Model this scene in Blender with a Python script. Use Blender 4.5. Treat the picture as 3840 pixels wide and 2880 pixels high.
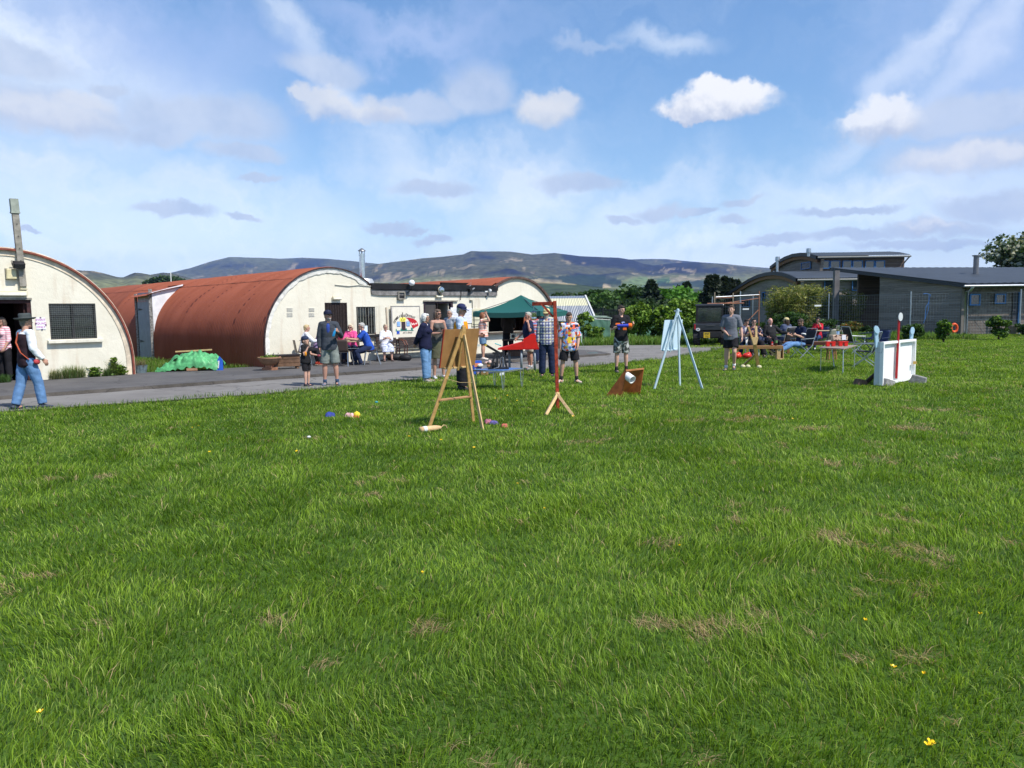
import bpy, bmesh, math, random
import numpy as np
from mathutils import Vector, Matrix, Euler, noise as mnoise
from mathutils.geometry import tessellate_polygon
R = math.radians
random.seed(7); rng = np.random.default_rng(7)
for o in list(bpy.data.objects): bpy.data.objects.remove(o)
S = bpy.context.scene
COL = S.collection
# ------------------------------------------------------------------ camera
W0, H0, FPX, CAMH = 3840.0, 2880.0, 2885.0, 1.65
PITCH = math.atan((1440-1172)/FPX); ROLL = 0.014
_F = Vector((0, math.cos(PITCH), -math.sin(PITCH)))
_R0 = Vector((1, 0, 0)); _U0 = Vector((0, math.sin(PITCH), math.cos(PITCH)))
_RR = _R0*math.cos(ROLL) - _U0*math.sin(ROLL); _UU = _U0*math.cos(ROLL) + _R0*math.sin(ROLL)
cam = bpy.data.cameras.new('camera'); camo = bpy.data.objects.new('camera', cam); COL.objects.link(camo)
cam.sensor_width = 36; cam.lens = FPX/W0*36; cam.clip_start = 0.05; cam.clip_end = 30000
camo.matrix_world = Matrix(((_RR.x, _UU.x, -_F.x, 0), (_RR.y, _UU.y, -_F.y, 0), (_RR.z, _UU.z, -_F.z, CAMH), (0, 0, 0, 1)))
S.camera = camo
# a sight line for a measured point of the survey photograph, and where it meets the ground or a given depth
def ray(x, y): return (_F + _RR*((x-W0/2)/FPX) - _UU*((y-H0/2)/FPX))
def G(x, y, z=0.0):
 d = ray(x, y); k = (z-CAMH)/d.z; return Vector((d.x*k, d.y*k, z))
def AT(x, y, Y):
 d = ray(x, y); k = Y/d.y; return Vector((d.x*k, Y, CAMH+d.z*k))
# ------------------------------------------------------------------ sun
SUN_EL = R(53); _sa = Vector((0.80, -0.60))
_sa.normalize()
SUNV = Vector((_sa.x*math.cos(SUN_EL), _sa.y*math.cos(SUN_EL), math.sin(SUN_EL)))
sun = bpy.data.lights.new('sun', 'SUN'); suno = bpy.data.objects.new('sun', sun); COL.objects.link(suno)
sun.energy = 4.4; sun.angle = R(0.53); sun.color = (1.0, 0.95, 0.87)
suno.rotation_euler = SUNV.to_track_quat('Z', 'Y').to_euler(); suno.location = (20, -20, 40)
# ------------------------------------------------------------------ sky
wd = bpy.data.worlds.new('World'); S.world = wd; wd.use_nodes = True
nt = wd.node_tree; nt.nodes.clear()
def nn(tree, typ, **kw):
 n = tree.nodes.new(typ)
 for k, v in kw.items():
  if k.startswith('i_'):
   key = k[2:]; key = int(key) if key.isdigit() else key.replace('_', ' ')
   n.inputs[key].default_value = v
  else: setattr(n, k, v)
 return n
def mth(tree, op, a, b=None, clamp=False):
 n = tree.nodes.new('ShaderNodeMath'); n.operation = op; n.use_clamp = clamp
 for i, v in enumerate((a, b)):
  if v is None: continue
  if isinstance(v, (int, float)): n.inputs[i].default_value = v
  else: tree.links.new(v, n.inputs[i])
 return n.outputs[0]
def vmth(tree, op, a, b=None):
 n = tree.nodes.new('ShaderNodeVectorMath'); n.operation = op
 for i, v in enumerate((a, b)):
  if v is None: continue
  if isinstance(v, (tuple, list)): n.inputs[i].default_value = v
  else: tree.links.new(v, n.inputs[i])
 return n.outputs['Value'] if op in ('LENGTH', 'DOT_PRODUCT') else n.outputs[0]
def mixc(tree, fac, a, b, mode='MIX'):
 n = tree.nodes.new('ShaderNodeMix'); n.data_type = 'RGBA'; n.blend_type = mode
 for idx, v in ((0, fac), (6, a), (7, b)):
  if isinstance(v, (int, float)): n.inputs[idx].default_value = v
  elif isinstance(v, (tuple, list)): n.inputs[idx].default_value = (*v[:3], 1)
  else: tree.links.new(v, n.inputs[idx])
 return n.outputs[2]
def smooth(tree, v, a, b):   # 0 at a, 1 at b
 n = tree.nodes.new('ShaderNodeMapRange'); n.interpolation_type = 'SMOOTHSTEP'
 tree.links.new(v, n.inputs[0]); n.inputs[1].default_value = a; n.inputs[2].default_value = b
 return n.outputs[0]
def build_sky():
 t = nt; SK = 0.1
 sky = nn(t, 'ShaderNodeTexSky', sky_type='NISHITA', sun_disc=False, sun_elevation=SUN_EL, sun_rotation=math.atan2(_sa.x, _sa.y))
 sky.air_density = 1.0; sky.dust_density = 0.6; sky.ozone_density = 1.5
 tc = nn(t, 'ShaderNodeTexCoord'); d = tc.outputs['Generated']
 sep = nn(t, 'ShaderNodeSeparateXYZ'); t.links.new(d, sep.inputs[0])
 az = mth(t, 'ARCTAN2', sep.outputs[0], sep.outputs[1]); el = mth(t, 'ARCSINE', sep.outputs[2])
 cmb = nn(t, 'ShaderNodeCombineXYZ'); t.links.new(az, cmb.inputs[0]); t.links.new(el, cmb.inputs[1])
 P = cmb.outputs[0]
 cr = nn(t, 'ShaderNodeValToRGB'); t.links.new(mth(t, 'MULTIPLY', el, 1/0.8), cr.inputs[0])
 e = cr.color_ramp.elements; e[0].position = 0.0; e[0].color = (1.0, 1.08, 1.2, 1); e[1].position = 1; e[1].color = (0.8, 0.95, 1.2, 1)
 for p, c in ((0.12, (1.15, 1.28, 1.38, 1)), (0.30, (0.98, 1.20, 1.36, 1)), (0.5, (0.98, 1.24, 1.45, 1))):
  q = cr.color_ramp.elements.new(p); q.color = c
 base = mixc(t, 1.0, sky.outputs[0], cr.outputs[0], 'MULTIPLY')
 n1 = nn(t, 'ShaderNodeTexNoise', i_Scale=11.0, i_Detail=6.0, i_Roughness=0.62); t.links.new(P, n1.inputs['Vector'])
 w1 = vmth(t, 'SUBTRACT', n1.outputs['Color'], (0.5, 0.5, 0.5))
 def warp(k):
  s = nn(t, 'ShaderNodeVectorMath', operation='SCALE'); t.links.new(w1, s.inputs[0]); s.inputs['Scale'].default_value = k
  return vmth(t, 'ADD', P, s.outputs[0])
 Pw = warp(0.06); Pv = warp(0.20)
 def blob(Pc, x, y, rx, ry, lo=1.15, hi=0.35, ang=0.0):
  r = ray(x, y).normalized(); ca, ce = math.atan2(r.x, r.y), math.asin(r.z)
  v = vmth(t, 'SUBTRACT', Pc, (ca, ce, 0))
  if ang:
   ro = nn(t, 'ShaderNodeVectorRotate', rotation_type='Z_AXIS'); t.links.new(v, ro.inputs[0]); ro.inputs['Angle'].default_value = ang; v = ro.outputs[0]
  v = vmth(t, 'MULTIPLY', v, (FPX/rx, FPX/ry, 0))
  return smooth(t, vmth(t, 'LENGTH', v), lo, hi), v
 def union(ms):
  o = ms[0]
  for m in ms[1:]: o = mth(t, 'MAXIMUM', o, m)
  return o
 D = 1.736
 veil = union([blob(Pv, x*D, y*D, rx*D, ry*D, 1.3, 0.1, a)[0] for x, y, rx, ry, a in (
  (60, 150, 330, 180, 0.25), (250, 470, 700, 190, 0.12), (900, 380, 200, 120, 0.7), (1120, 450, 190, 150, -0.6), (1500, 560, 900, 80, 0.0),
  (1330, 480, 250, 90, -0.4), (1950, 430, 500, 110, -0.1))])
 streak = union([blob(warp(0.09), x*D, y*D, rx*D, ry*D, 1.25, 0.0, a)[0] for x, y, rx, ry, a in ((930, 370, 240, 62, 0.66), (1120, 420, 210, 55, -0.62), (720, 170, 260, 42, 0.8), (1400, 440, 190, 30, -0.12), (640, 60, 170, 36, 0.9), (330, 200, 330, 95, 0.35), (1950, 160, 330, 40, -0.85), (2120, 90, 260, 50, -0.8), (1440, 80, 120, 30, 0.1))])
 st = nn(t, 'ShaderNodeMapping', vector_type='POINT'); t.links.new(Pv, st.inputs[0]); st.inputs['Rotation'].default_value = (0, 0, 0.5); st.inputs['Scale'].default_value = (1.4, 6.5, 1)
 n2 = nn(t, 'ShaderNodeTexNoise', i_Scale=2.6, i_Detail=8.0, i_Roughness=0.62); t.links.new(st.outputs[0], n2.inputs['Vector'])
 wisp = smooth(t, n2.outputs[0], 0.38, 0.95)
 veilf = mth(t, 'ADD', mth(t, 'MULTIPLY', veil, mth(t, 'ADD', mth(t, 'MULTIPLY', wisp, 0.5), 0.66)), mth(t, 'MULTIPLY', wisp, 0.25), True)
 low = smooth(t, el, 0.15, 0.0)
 veilf = mth(t, 'MAXIMUM', veilf, mth(t, 'MULTIPLY', low, 0.75), True); veilf = mth(t, 'MAXIMUM', veilf, mth(t, 'MULTIPLY', streak, mth(t, 'ADD', mth(t, 'MULTIPLY', wisp, 0.55), 0.55)), True)
 vcol = mixc(t, smooth(t, el, 0.02, 0.20), (10.2, 11.3, 12.6), (7.1, 7.8, 8.7))
 c = mixc(t, mth(t, 'MULTIPLY', veilf, 0.93), base, vcol)
 lav = union([blob(Pv, x*D, y*D, rx*D, ry*D, 1.3, 0.0, a)[0] for x, y, rx, ry, a in ((2180, 150, 300, 300, 0.0), (330, 60, 380, 120, 0.2), (900, 60, 260, 60, 0.1))])
 c = mixc(t, mth(t, 'MULTIPLY', lav, 0.42), c, (4.9, 5.7, 8.2))
 grey = union([blob(Pw, x*D, y*D, rx*1.1*D, ry*1.15*D, 1.15, 0.55)[0] for x, y, rx, ry in (
  (90, 235, 175, 42), (20, 130, 100, 30), (230, 187, 40, 12), (430, 250, 165, 40), (350, 285, 80, 22), (530, 323, 80, 17), (560, 378, 50, 8), (370, 452, 72, 13), (525, 461, 42, 9),
  (935, 408, 90, 18), (840, 497, 52, 11), (895, 505, 26, 6), (935, 524, 42, 9), (1250, 392, 95, 20), (1030, 190, 80, 50), (700, 145, 90, 28), (900, 230, 110, 30), (1430, 460, 60, 14), (1505, 462, 36, 8),
  (1345, 477, 42, 9), (1590, 481, 38, 10), (1695, 521, 65, 11), (1600, 440, 50, 9), (1820, 459, 110, 9), (2150, 440, 100, 26), (2020, 492, 110, 17), (1840, 513, 95, 12), (1990, 528, 130, 10), (2090, 240, 190, 32),
  (2100, 325, 150, 34), (1640, 535, 50, 5), (1180, 235, 60, 30), (60, 495, 20, 5))])
 lump = smooth(t, n1.outputs[0], 0.30, 0.62)
 gcol = mixc(t, lump, (3.9, 4.8, 6.5), (5.2, 5.9, 7.2))
 c = mixc(t, mth(t, 'MULTIPLY', grey, 0.80), c, gcol)
 n3 = nn(t, 'ShaderNodeTexNoise', i_Scale=34.0, i_Detail=5.0, i_Roughness=0.6); t.links.new(P, n3.inputs['Vector'])
 w3 = vmth(t, 'SUBTRACT', n3.outputs['Color'], (0.5, 0.5, 0.5)); s3 = nn(t, 'ShaderNodeVectorMath', operation='SCALE'); t.links.new(w3, s3.inputs[0]); s3.inputs['Scale'].default_value = 0.035
 s4 = nn(t, 'ShaderNodeVectorMath', operation='SCALE'); t.links.new(w1, s4.inputs[0]); s4.inputs['Scale'].default_value = 0.05
 Pc = vmth(t, 'ADD', vmth(t, 'ADD', P, s3.outputs[0]), s4.outputs[0])
 def cumulus(parts, amt, top=(8.2, 8.2, 8.3), base=(4.6, 5.1, 6.3), lo=1.05, hi=0.62):
  nonlocal c
  ms = []; vy = None
  for x, y, rx, ry in parts:
   m, v = blob(Pc, x*D, y*D, rx*D, ry*D, lo, hi); ms.append(m)
   if vy is None: sp = nn(t, 'ShaderNodeSeparateXYZ'); t.links.new(v, sp.inputs[0]); vy = sp.outputs[1]
  lift = mth(t, 'ADD', vy, mth(t, 'MULTIPLY', mth(t, 'SUBTRACT', n3.outputs[0], 0.5), 2.2)); col = mixc(t, smooth(t, lift, -0.9, 0.35), base, top)
  c = mixc(t, mth(t, 'MULTIPLY', union(ms), amt), c, col)
 cumulus([(1550, 222, 128, 44), (1600, 198, 72, 36), (1535, 182, 58, 30), (1480, 238, 60, 26), (1490, 262, 34, 14)], 0.97)
 cumulus([(1895, 262, 92, 34), (1925, 232, 55, 26), (1850, 258, 46, 20)], 0.80, lo=1.12, hi=.5)
 cumulus([(735, 228, 105, 30), (690, 205, 58, 22), (820, 245, 80, 22), (655, 212, 34, 12)], 0.66, top=(7.2, 7.1, 7.0), base=(4.9, 5.3, 6.4), lo=1.15, hi=.45)
 cumulus([(1178, 232, 78, 36), (1210, 212, 44, 24)], 0.66, top=(7.3, 7.2, 7.1), base=(5.4, 5.8, 6.4), lo=1.15, hi=.45)
 cumulus([(95, 240, 135, 34), (180, 215, 60, 20)], 0.55, top=(7.0, 7.1, 7.4), base=(5.0, 5.4, 6.5), lo=1.15, hi=.4)
 cumulus([(2080, 338, 125, 28), (2160, 322, 80, 24)], 0.6, top=(7.8, 7.7, 7.7), base=(5.6, 6.0, 7.0), lo=1.2, hi=.4)
 cumulus([(2015, 488, 60, 14)], 0.6, lo=1.2, hi=.4); cumulus([(1270, 100, 90, 15), (1230, 92, 40, 12)], 0.2, lo=1.2, hi=.3)
 bg = nn(t, 'ShaderNodeBackground'); bg.inputs['Strength'].default_value = SK
 t.links.new(c, bg.inputs['Color'])
 out = nn(t, 'ShaderNodeOutputWorld'); t.links.new(bg.outputs[0], out.inputs[0])
build_sky()
wd.cycles.sampling_method = 'MANUAL'; wd.cycles.sample_map_resolution = 512
S.view_settings.view_transform = 'Standard'; S.view_settings.look = 'None'
S.view_settings.exposure = 0.38; S.view_settings.gamma = 1.0
S.render.engine = 'CYCLES'; S.render.resolution_x = 1024; S.render.resolution_y = 768
try:
 S.cycles.volume_step_rate = 1; S.cycles.max_bounces = 6; S.cycles.transparent_max_bounces = 24; S.cycles.caustics_reflective = False
 S.cycles.volume_bounces = 0
except Exception: pass
# ------------------------------------------------------------------ helpers
def srgb(r, g, b):
 def f(c):
  c /= 255.0
  return c/12.92 if c <= 0.04045 else ((c+0.055)/1.055)**2.4
 return (f(r), f(g), f(b))
MATS = {}
def bsdf(m): return next(n for n in m.node_tree.nodes if n.type == 'BSDF_PRINCIPLED')
def mat(name, col, rough=0.7, metal=0.0, var=0.12, vs=6.0, bump=0.0, bs=40.0, spec=0.3, alpha=1.0, coords='Object', trans=0.0):
 if name in MATS: return MATS[name]
 m = bpy.data.materials.new(name); m.use_nodes = True; t = m.node_tree; b = bsdf(m)
 b.inputs['Roughness'].default_value = rough; b.inputs['Metallic'].default_value = metal
 b.inputs['Specular IOR Level'].default_value = spec
 tc = nn(t, 'ShaderNodeTexCoord')
 if var > 0:
  n = nn(t, 'ShaderNodeTexNoise', i_Scale=vs, i_Detail=5.0, i_Roughness=0.6); t.links.new(tc.outputs[coords], n.inputs['Vector'])
  c = mixc(t, smooth(t, n.outputs[0], 0.3, 0.7), tuple(x*(1-var) for x in col), tuple(min(1, x*(1+var)) for x in col))
  t.links.new(c, b.inputs['Base Color'])
 else: b.inputs['Base Color'].default_value = (*col, 1)
 if bump > 0:
  n = nn(t, 'ShaderNodeTexNoise', i_Scale=bs, i_Detail=4.0); t.links.new(tc.outputs[coords], n.inputs['Vector'])
  bp = nn(t, 'ShaderNodeBump', i_Strength=bump, i_Distance=0.02); t.links.new(n.outputs[0], bp.inputs['Height']); t.links.new(bp.outputs[0], b.inputs['Normal'])
 if alpha < 1: b.inputs['Alpha'].default_value = alpha
 if trans > 0: b.inputs['Transmission Weight'].default_value = trans
 MATS[name] = m; return m
def tag(o, label=None, cat=None, group=None, kind=None):
 if label: o['label'] = label
 if cat: o['category'] = cat
 if group: o['group'] = group
 if kind: o['kind'] = kind
 return o
def empty(name, loc=(0, 0, 0), rz=0.0, label=None, cat=None, group=None, rx=0.0, ry=0.0):
 o = bpy.data.objects.new(name, None); COL.objects.link(o); o.location = loc; o.rotation_euler = (rx, ry, rz)
 o.empty_display_size = 0.1
 return tag(o, label, cat, group)
def fast_mesh(name, verts, faces_list):
 """verts (N,3); faces_list: list of (M,k) int arrays"""
 me = bpy.data.meshes.new(name); v = np.asarray(verts, dtype=np.float32)
 me.vertices.add(len(v)); me.vertices.foreach_set('co', v.ravel())
 loops = np.concatenate([np.asarray(f, dtype=np.int32).ravel() for f in faces_list])
 counts = np.concatenate([np.full(len(f), np.asarray(f).shape[1], dtype=np.int32) for f in faces_list])
 starts = np.concatenate([[0], np.cumsum(counts)[:-1]]).astype(np.int32)
 me.loops.add(len(loops)); me.loops.foreach_set('vertex_index', loops)
 me.polygons.add(len(counts)); me.polygons.foreach_set('loop_start', starts)
 try: me.polygons.foreach_set('loop_total', counts)
 except Exception: pass
 me.update(calc_edges=True); return me
def link(name, me, m, parent=None, world=False, smooth_=False):
 o = bpy.data.objects.new(name, me); COL.objects.link(o)
 if m is not None:
  for x in (m if isinstance(m, (list, tuple)) else [m]): me.materials.append(x)
 if smooth_: me.polygons.foreach_set('use_smooth', np.ones(len(me.polygons), dtype=bool))
 if parent is not None:
  o.parent = parent
  if world:
   p = parent; M = Matrix.LocRotScale(p.location, p.rotation_euler, p.scale)
   while p.parent:
    p = p.parent; M = Matrix.LocRotScale(p.location, p.rotation_euler, p.scale) @ M
   o.matrix_parent_inverse = M.inverted()
 return o
def frame(d, ref=Vector((0, 0, 1))):
 d = Vector(d).normalized()
 if abs(d.dot(ref)) > 0.98: ref = Vector((0, 1, 0)) if abs(d.y) < 0.9 else Vector((1, 0, 0))
 x = d.cross(ref).normalized(); y = x.cross(d).normalized()
 return x, y, d
class MB:
 def __init__(s): s.v = []; s.f = []; s.mi = []; s.cur = 0
 def add(s, vs, fs):
  b = len(s.v); s.v += [tuple(v) for v in vs]
  for f in fs: s.f.append(tuple(b+i for i in f)); s.mi.append(s.cur)
  return s
 def m(s, i): s.cur = i; return s
 def box(s, c, size, rz=0.0, bev=0.0, M=None, taper=(1, 1)):
  hx, hy, hz = size[0]/2, size[1]/2, size[2]/2; vs = []
  for z in (-1, 1):
   k = taper if z > 0 else (1, 1)
   for x, y in ((-1, -1), (1, -1), (1, 1), (-1, 1)): vs.append(Vector((x*hx*k[0], y*hy*k[1], z*hz)))
  if M is None: M = Matrix.Rotation(rz, 3, 'Z')
  vs = [M @ v + Vector(c) for v in vs]
  return s.add(vs, [(3, 2, 1, 0), (4, 5, 6, 7), (0, 1, 5, 4), (1, 2, 6, 5), (2, 3, 7, 6), (3, 0, 4, 7)])
 def bar(s, a, b, w, h, ref=Vector((0, 0, 1))):
  a, b = Vector(a), Vector(b); x, y, d = frame(b-a, Vector(ref)); vs = []
  for p in (a, b):
   for i, j in ((-1, -1), (1, -1), (1, 1), (-1, 1)): vs.append(p + x*(i*w/2) + y*(j*h/2))
  return s.add(vs, [(3, 2, 1, 0), (4, 5, 6, 7), (0, 1, 5, 4), (1, 2, 6, 5), (2, 3, 7, 6), (3, 0, 4, 7)])
 def tube(s, pts, rad, n=8, cap=True, ref=Vector((0, 0, 1)), asp=1.0):
  pts = [Vector(p) for p in pts]; k = len(pts)
  if isinstance(rad, (int, float)): rad = [rad]*k
  vs = []
  for i, p in enumerate(pts):
   d = (pts[min(i+1, k-1)] - pts[max(i-1, 0)])
   if d.length < 1e-9: d = Vector((0, 0, 1))
   x, y, _ = frame(d, Vector(ref)); r = rad[i]
   rx, ry = r if isinstance(r, tuple) else (r*asp, r)
   for j in range(n):
    a = 2*math.pi*j/n; vs.append(p + x*(math.cos(a)*rx) + y*(math.sin(a)*ry))
  fs = []
  for i in range(k-1):
   for j in range(n): fs.append((i*n+j, i*n+(j+1) % n, (i+1)*n+(j+1) % n, (i+1)*n+j))
  if cap: fs.append(tuple(range(n-1, -1, -1))); fs.append(tuple((k-1)*n+j for j in range(n)))
  return s.add(vs, fs)
 def ell(s, c, r, n=12, k=8, M=None):
  vs = []; fs = []; c = Vector(c); r = (r, r, r) if isinstance(r, (int, float)) else r
  for i in range(k+1):
   ph = math.pi*i/k
   for j in range(n):
    a = 2*math.pi*j/n; v = Vector((math.sin(ph)*math.cos(a)*r[0], math.sin(ph)*math.sin(a)*r[1], -math.cos(ph)*r[2]))
    vs.append(c + (M @ v if M is not None else v))
  for i in range(k):
   for j in range(n): fs.append((i*n+j, i*n+(j+1) % n, (i+1)*n+(j+1) % n, (i+1)*n+j))
  return s.add(vs, fs)
 def lathe(s, prof, c=(0, 0, 0), n=20, cap=True, M=None):
  vs = []; fs = []; c = Vector(c)
  for r, z in prof:
   for j in range(n):
    a = 2*math.pi*j/n; v = Vector((r*math.cos(a), r*math.sin(a), z)); vs.append(c + (M @ v if M is not None else v))
  for i in range(len(prof)-1):
   for j in range(n): fs.append((i*n+j, i*n+(j+1) % n, (i+1)*n+(j+1) % n, (i+1)*n+j))
  if cap: fs.append(tuple(range(n-1, -1, -1))); fs.append(tuple((len(prof)-1)*n+j for j in range(n)))
  return s.add(vs, fs)
 def prism(s, outline, o, ex, ey, ez, th, holes=()):
  """2D outline in (ex,ey) plane at o, extruded th along ez; holes cut through"""
  polys = [[Vector((p[0], p[1], 0)) for p in outline]] + [[Vector((p[0], p[1], 0)) for p in h] for h in holes]
  tris = tessellate_polygon(polys); flat = [p for q in polys for p in q]; N = len(flat)
  o, ex, ey, ez = Vector(o), Vector(ex), Vector(ey), Vector(ez)
  vs = [o + ex*p.x + ey*p.y for p in flat] + [o + ex*p.x + ey*p.y + ez*th for p in flat]
  fs = []
  for t in tris:
   a, b, c = (flat[i] for i in t); cr = (b-a).cross(c-a).z
   t = tuple(t) if cr > 0 else tuple(reversed(t))
   fs.append(tuple(reversed(t))); fs.append(tuple(i+N for i in t))
  k = 0
  for qi, q in enumerate(polys):
   n = len(q); area = sum(q[i].x*q[(i+1) % n].y - q[(i+1) % n].x*q[i].y for i in range(n))
   flip = (area < 0) != (qi > 0)
   for i in range(n):
    a, b = k+i, k+(i+1) % n; f = (a, b, b+N, a+N); fs.append(tuple(reversed(f)) if flip else f)
   k += n
  return s.add(vs, fs)
 def grid(s, fn, nu, nv, closed_u=False):
  vs = [fn(i/(nu-1 if not closed_u else nu), j/(nv-1)) for j in range(nv) for i in range(nu)]; fs = []
  for j in range(nv-1):
   for i in range(nu if closed_u else nu-1): fs.append((j*nu+i, j*nu+(i+1) % nu, (j+1)*nu+(i+1) % nu, (j+1)*nu+i))
  return s.add(vs, fs)
 def mesh(s, name='m'):
  me = bpy.data.meshes.new(name); me.from_pydata(s.v, [], s.f); me.update()
  if any(s.mi): me.polygons.foreach_set('material_index', s.mi)
  return me
 def build(s, name, m, parent=None, world=False, smooth_=False, bevel=0.0, auto=None):
  o = link(name, s.mesh(name), m, parent, world, smooth_)
  if bevel > 0:
   b = o.modifiers.new('bevel', 'BEVEL'); b.width = bevel; b.segments = 2; b.limit_method = 'ANGLE'
  if auto:
   o.data.polygons.foreach_set('use_smooth', np.ones(len(o.data.polygons), dtype=bool)); o.data.set_sharp_from_angle(angle=R(auto))
  return o
def copy_tree(o, parent=None):
 c = o.copy(); COL.objects.link(c); c.parent = parent
 for ch in [x for x in bpy.data.objects if x.parent == o]: copy_tree(ch, c)
 return c
def text_mesh(txt, size, align='CENTER', extrude=0.0, bold=0.0, shear=0.0, ax='CENTER'):
 cu = bpy.data.curves.new('lettering', 'FONT'); cu.body = txt; cu.size = size; cu.extrude = extrude; cu.align_x = align; cu.align_y = ax
 cu.offset = bold; cu.shear = shear; cu.resolution_u = 3
 o = bpy.data.objects.new('lettering', cu); COL.objects.link(o); dg = bpy.context.evaluated_depsgraph_get()
 me = bpy.data.meshes.new_from_object(o.evaluated_get(dg)); bpy.data.objects.remove(o); bpy.data.curves.remove(cu)
 return me
def add_text(mb, txt, size, o, ex, ey, bold=0.0, shear=0.0):
 """flat lettering merged into builder mb, in plane (ex,ey) at o"""
 me = text_mesh(txt, size, bold=bold, shear=shear); o, ex, ey = Vector(o), Vector(ex), Vector(ey)
 mb.add([o + ex*v.co.x + ey*v.co.y for v in me.vertices], [tuple(p.vertices) for p in me.polygons]); bpy.data.meshes.remove(me)
# numpy value noise
def _hash(ix, iy, seed):
 h = (ix.astype(np.int64)*374761393 + iy.astype(np.int64)*668265263 + seed*1442695041) & 0x7fffffff
 h = ((h ^ (h >> 13))*1274126177) & 0x7fffffff
 return ((h ^ (h >> 16)) & 0xffff)/65535.0
def vnoise(x, y, seed=0):
 ix = np.floor(x); iy = np.floor(y); fx = x-ix; fy = y-iy; fx = fx*fx*(3-2*fx); fy = fy*fy*(3-2*fy)
 a = _hash(ix, iy, seed); b = _hash(ix+1, iy, seed); c = _hash(ix, iy+1, seed); d = _hash(ix+1, iy+1, seed)
 return (a*(1-fx)+b*fx)*(1-fy) + (c*(1-fx)+d*fx)*fy
def fbm(x, y, seed=0, oct=4, g=0.5):
 s = 0; a = 1; t = 0
 for i in range(oct): s = s + a*vnoise(x*2**i, y*2**i, seed+i*17); t += a; a *= g
 return s/t
def in_poly(x, y, poly):
 r = np.zeros(len(x), dtype=bool); n = len(poly); j = n-1
 for i in range(n):
  xi, yi = poly[i][0], poly[i][1]; xj, yj = poly[j][0], poly[j][1]
  c = ((yi > y) != (yj > y)) & (x < (xj-xi)*(y-yi)/((yj-yi) if yj != yi else 1e-9)+xi); r ^= c; j = i
 return r
def color_attr(me, cols, name='tint'):
 a = me.color_attributes.new(name, 'FLOAT_COLOR', 'POINT'); c = np.ones((len(me.vertices), 4), dtype=np.float32); c[:, :3] = cols
 a.data.foreach_set('color', c.ravel())
def attr_mat(name, rough=0.8, trans=0.0, spec=0.2, attr='tint', bump=0.0, bs=3.0, mulvar=0.0, vs=4.0):
 m = bpy.data.materials.new(name); m.use_nodes = True; t = m.node_tree; b = bsdf(m)
 b.inputs['Roughness'].default_value = rough; b.inputs['Specular IOR Level'].default_value = spec
 at = nn(t, 'ShaderNodeAttribute', attribute_name=attr); col = at.outputs['Color']
 tc = nn(t, 'ShaderNodeTexCoord')
 if mulvar > 0:
  n = nn(t, 'ShaderNodeTexNoise', i_Scale=vs, i_Detail=6.0); t.links.new(tc.outputs['Object'], n.inputs['Vector'])
  col = mixc(t, smooth(t, n.outputs[0], 0.3, 0.7), mixc(t, 1.0, col, (1-mulvar,)*3, 'MULTIPLY'), mixc(t, 1.0, col, (1+mulvar,)*3, 'MULTIPLY'))
 t.links.new(col, b.inputs['Base Color'])
 if bump > 0:
  n = nn(t, 'ShaderNodeTexNoise', i_Scale=bs, i_Detail=6.0); t.links.new(tc.outputs['Object'], n.inputs['Vector'])
  bp = nn(t, 'ShaderNodeBump', i_Strength=bump, i_Distance=1.0); t.links.new(n.outputs[0], bp.inputs['Height']); t.links.new(bp.outputs[0], b.inputs['Normal'])
 if trans > 0:
  tr = nn(t, 'ShaderNodeBsdfTranslucent'); t.links.new(mixc(t, 1.0, col, (1.25, 1.25, 0.7), 'MULTIPLY'), tr.inputs['Color'])
  mx = nn(t, 'ShaderNodeMixShader'); mx.inputs[0].default_value = trans
  t.links.new(b.outputs[0], mx.inputs[1]); t.links.new(tr.outputs[0], mx.inputs[2])
  out = next(n for n in t.nodes if n.type == 'OUTPUT_MATERIAL'); t.links.new(mx.outputs[0], out.inputs[0])
 MATS[name] = m; return m
# ------------------------------------------------------------------ setting: ground, hills, road, pavement
TH = R(45); UX = Vector((math.cos(TH), math.sin(TH), 0)); VX = Vector((-math.sin(TH), math.cos(TH), 0)); ZX = Vector((0, 0, 1))
WB = Vector((-7.64, 23.7, 0))      # front left foot of the middle hut: the fronts of all huts stand on this line
WA = G(502, 1413)
def wall_hit(x, y, B=WB, n=VX):
 d = ray(x, y); C = Vector((0, 0, CAMH)); k = (B-C).dot(n)/d.dot(n); p = C + d*k
 return (p-B).dot(UX), p.z
def project(x, y, z):
 p = np.stack([x, y, z-CAMH], -1); f = p @ np.array(_F); return W0/2 + FPX*(p @ np.array(_RR))/f, H0/2 - FPX*(p @ np.array(_UU))/f
def sheet(name, pts, z, m, th=0.0, kind='structure'):
 mb = MB()
 if th > 0: mb.prism([(p[0], p[1]) for p in pts], (0, 0, z-th), (1, 0, 0), (0, 1, 0), (0, 0, 1), th)
 else:
  tri = tessellate_polygon([[Vector((p[0], p[1], 0)) for p in pts]]); fs = []
  for t in tri:
   a, b, c = (Vector((pts[i][0], pts[i][1], 0)) for i in t); fs.append(tuple(t) if (b-a).cross(c-a).z > 0 else tuple(reversed(t)))
  mb.add([(p[0], p[1], z) for p in pts], fs)
 return tag(mb.build(name, m), kind=kind)
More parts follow.
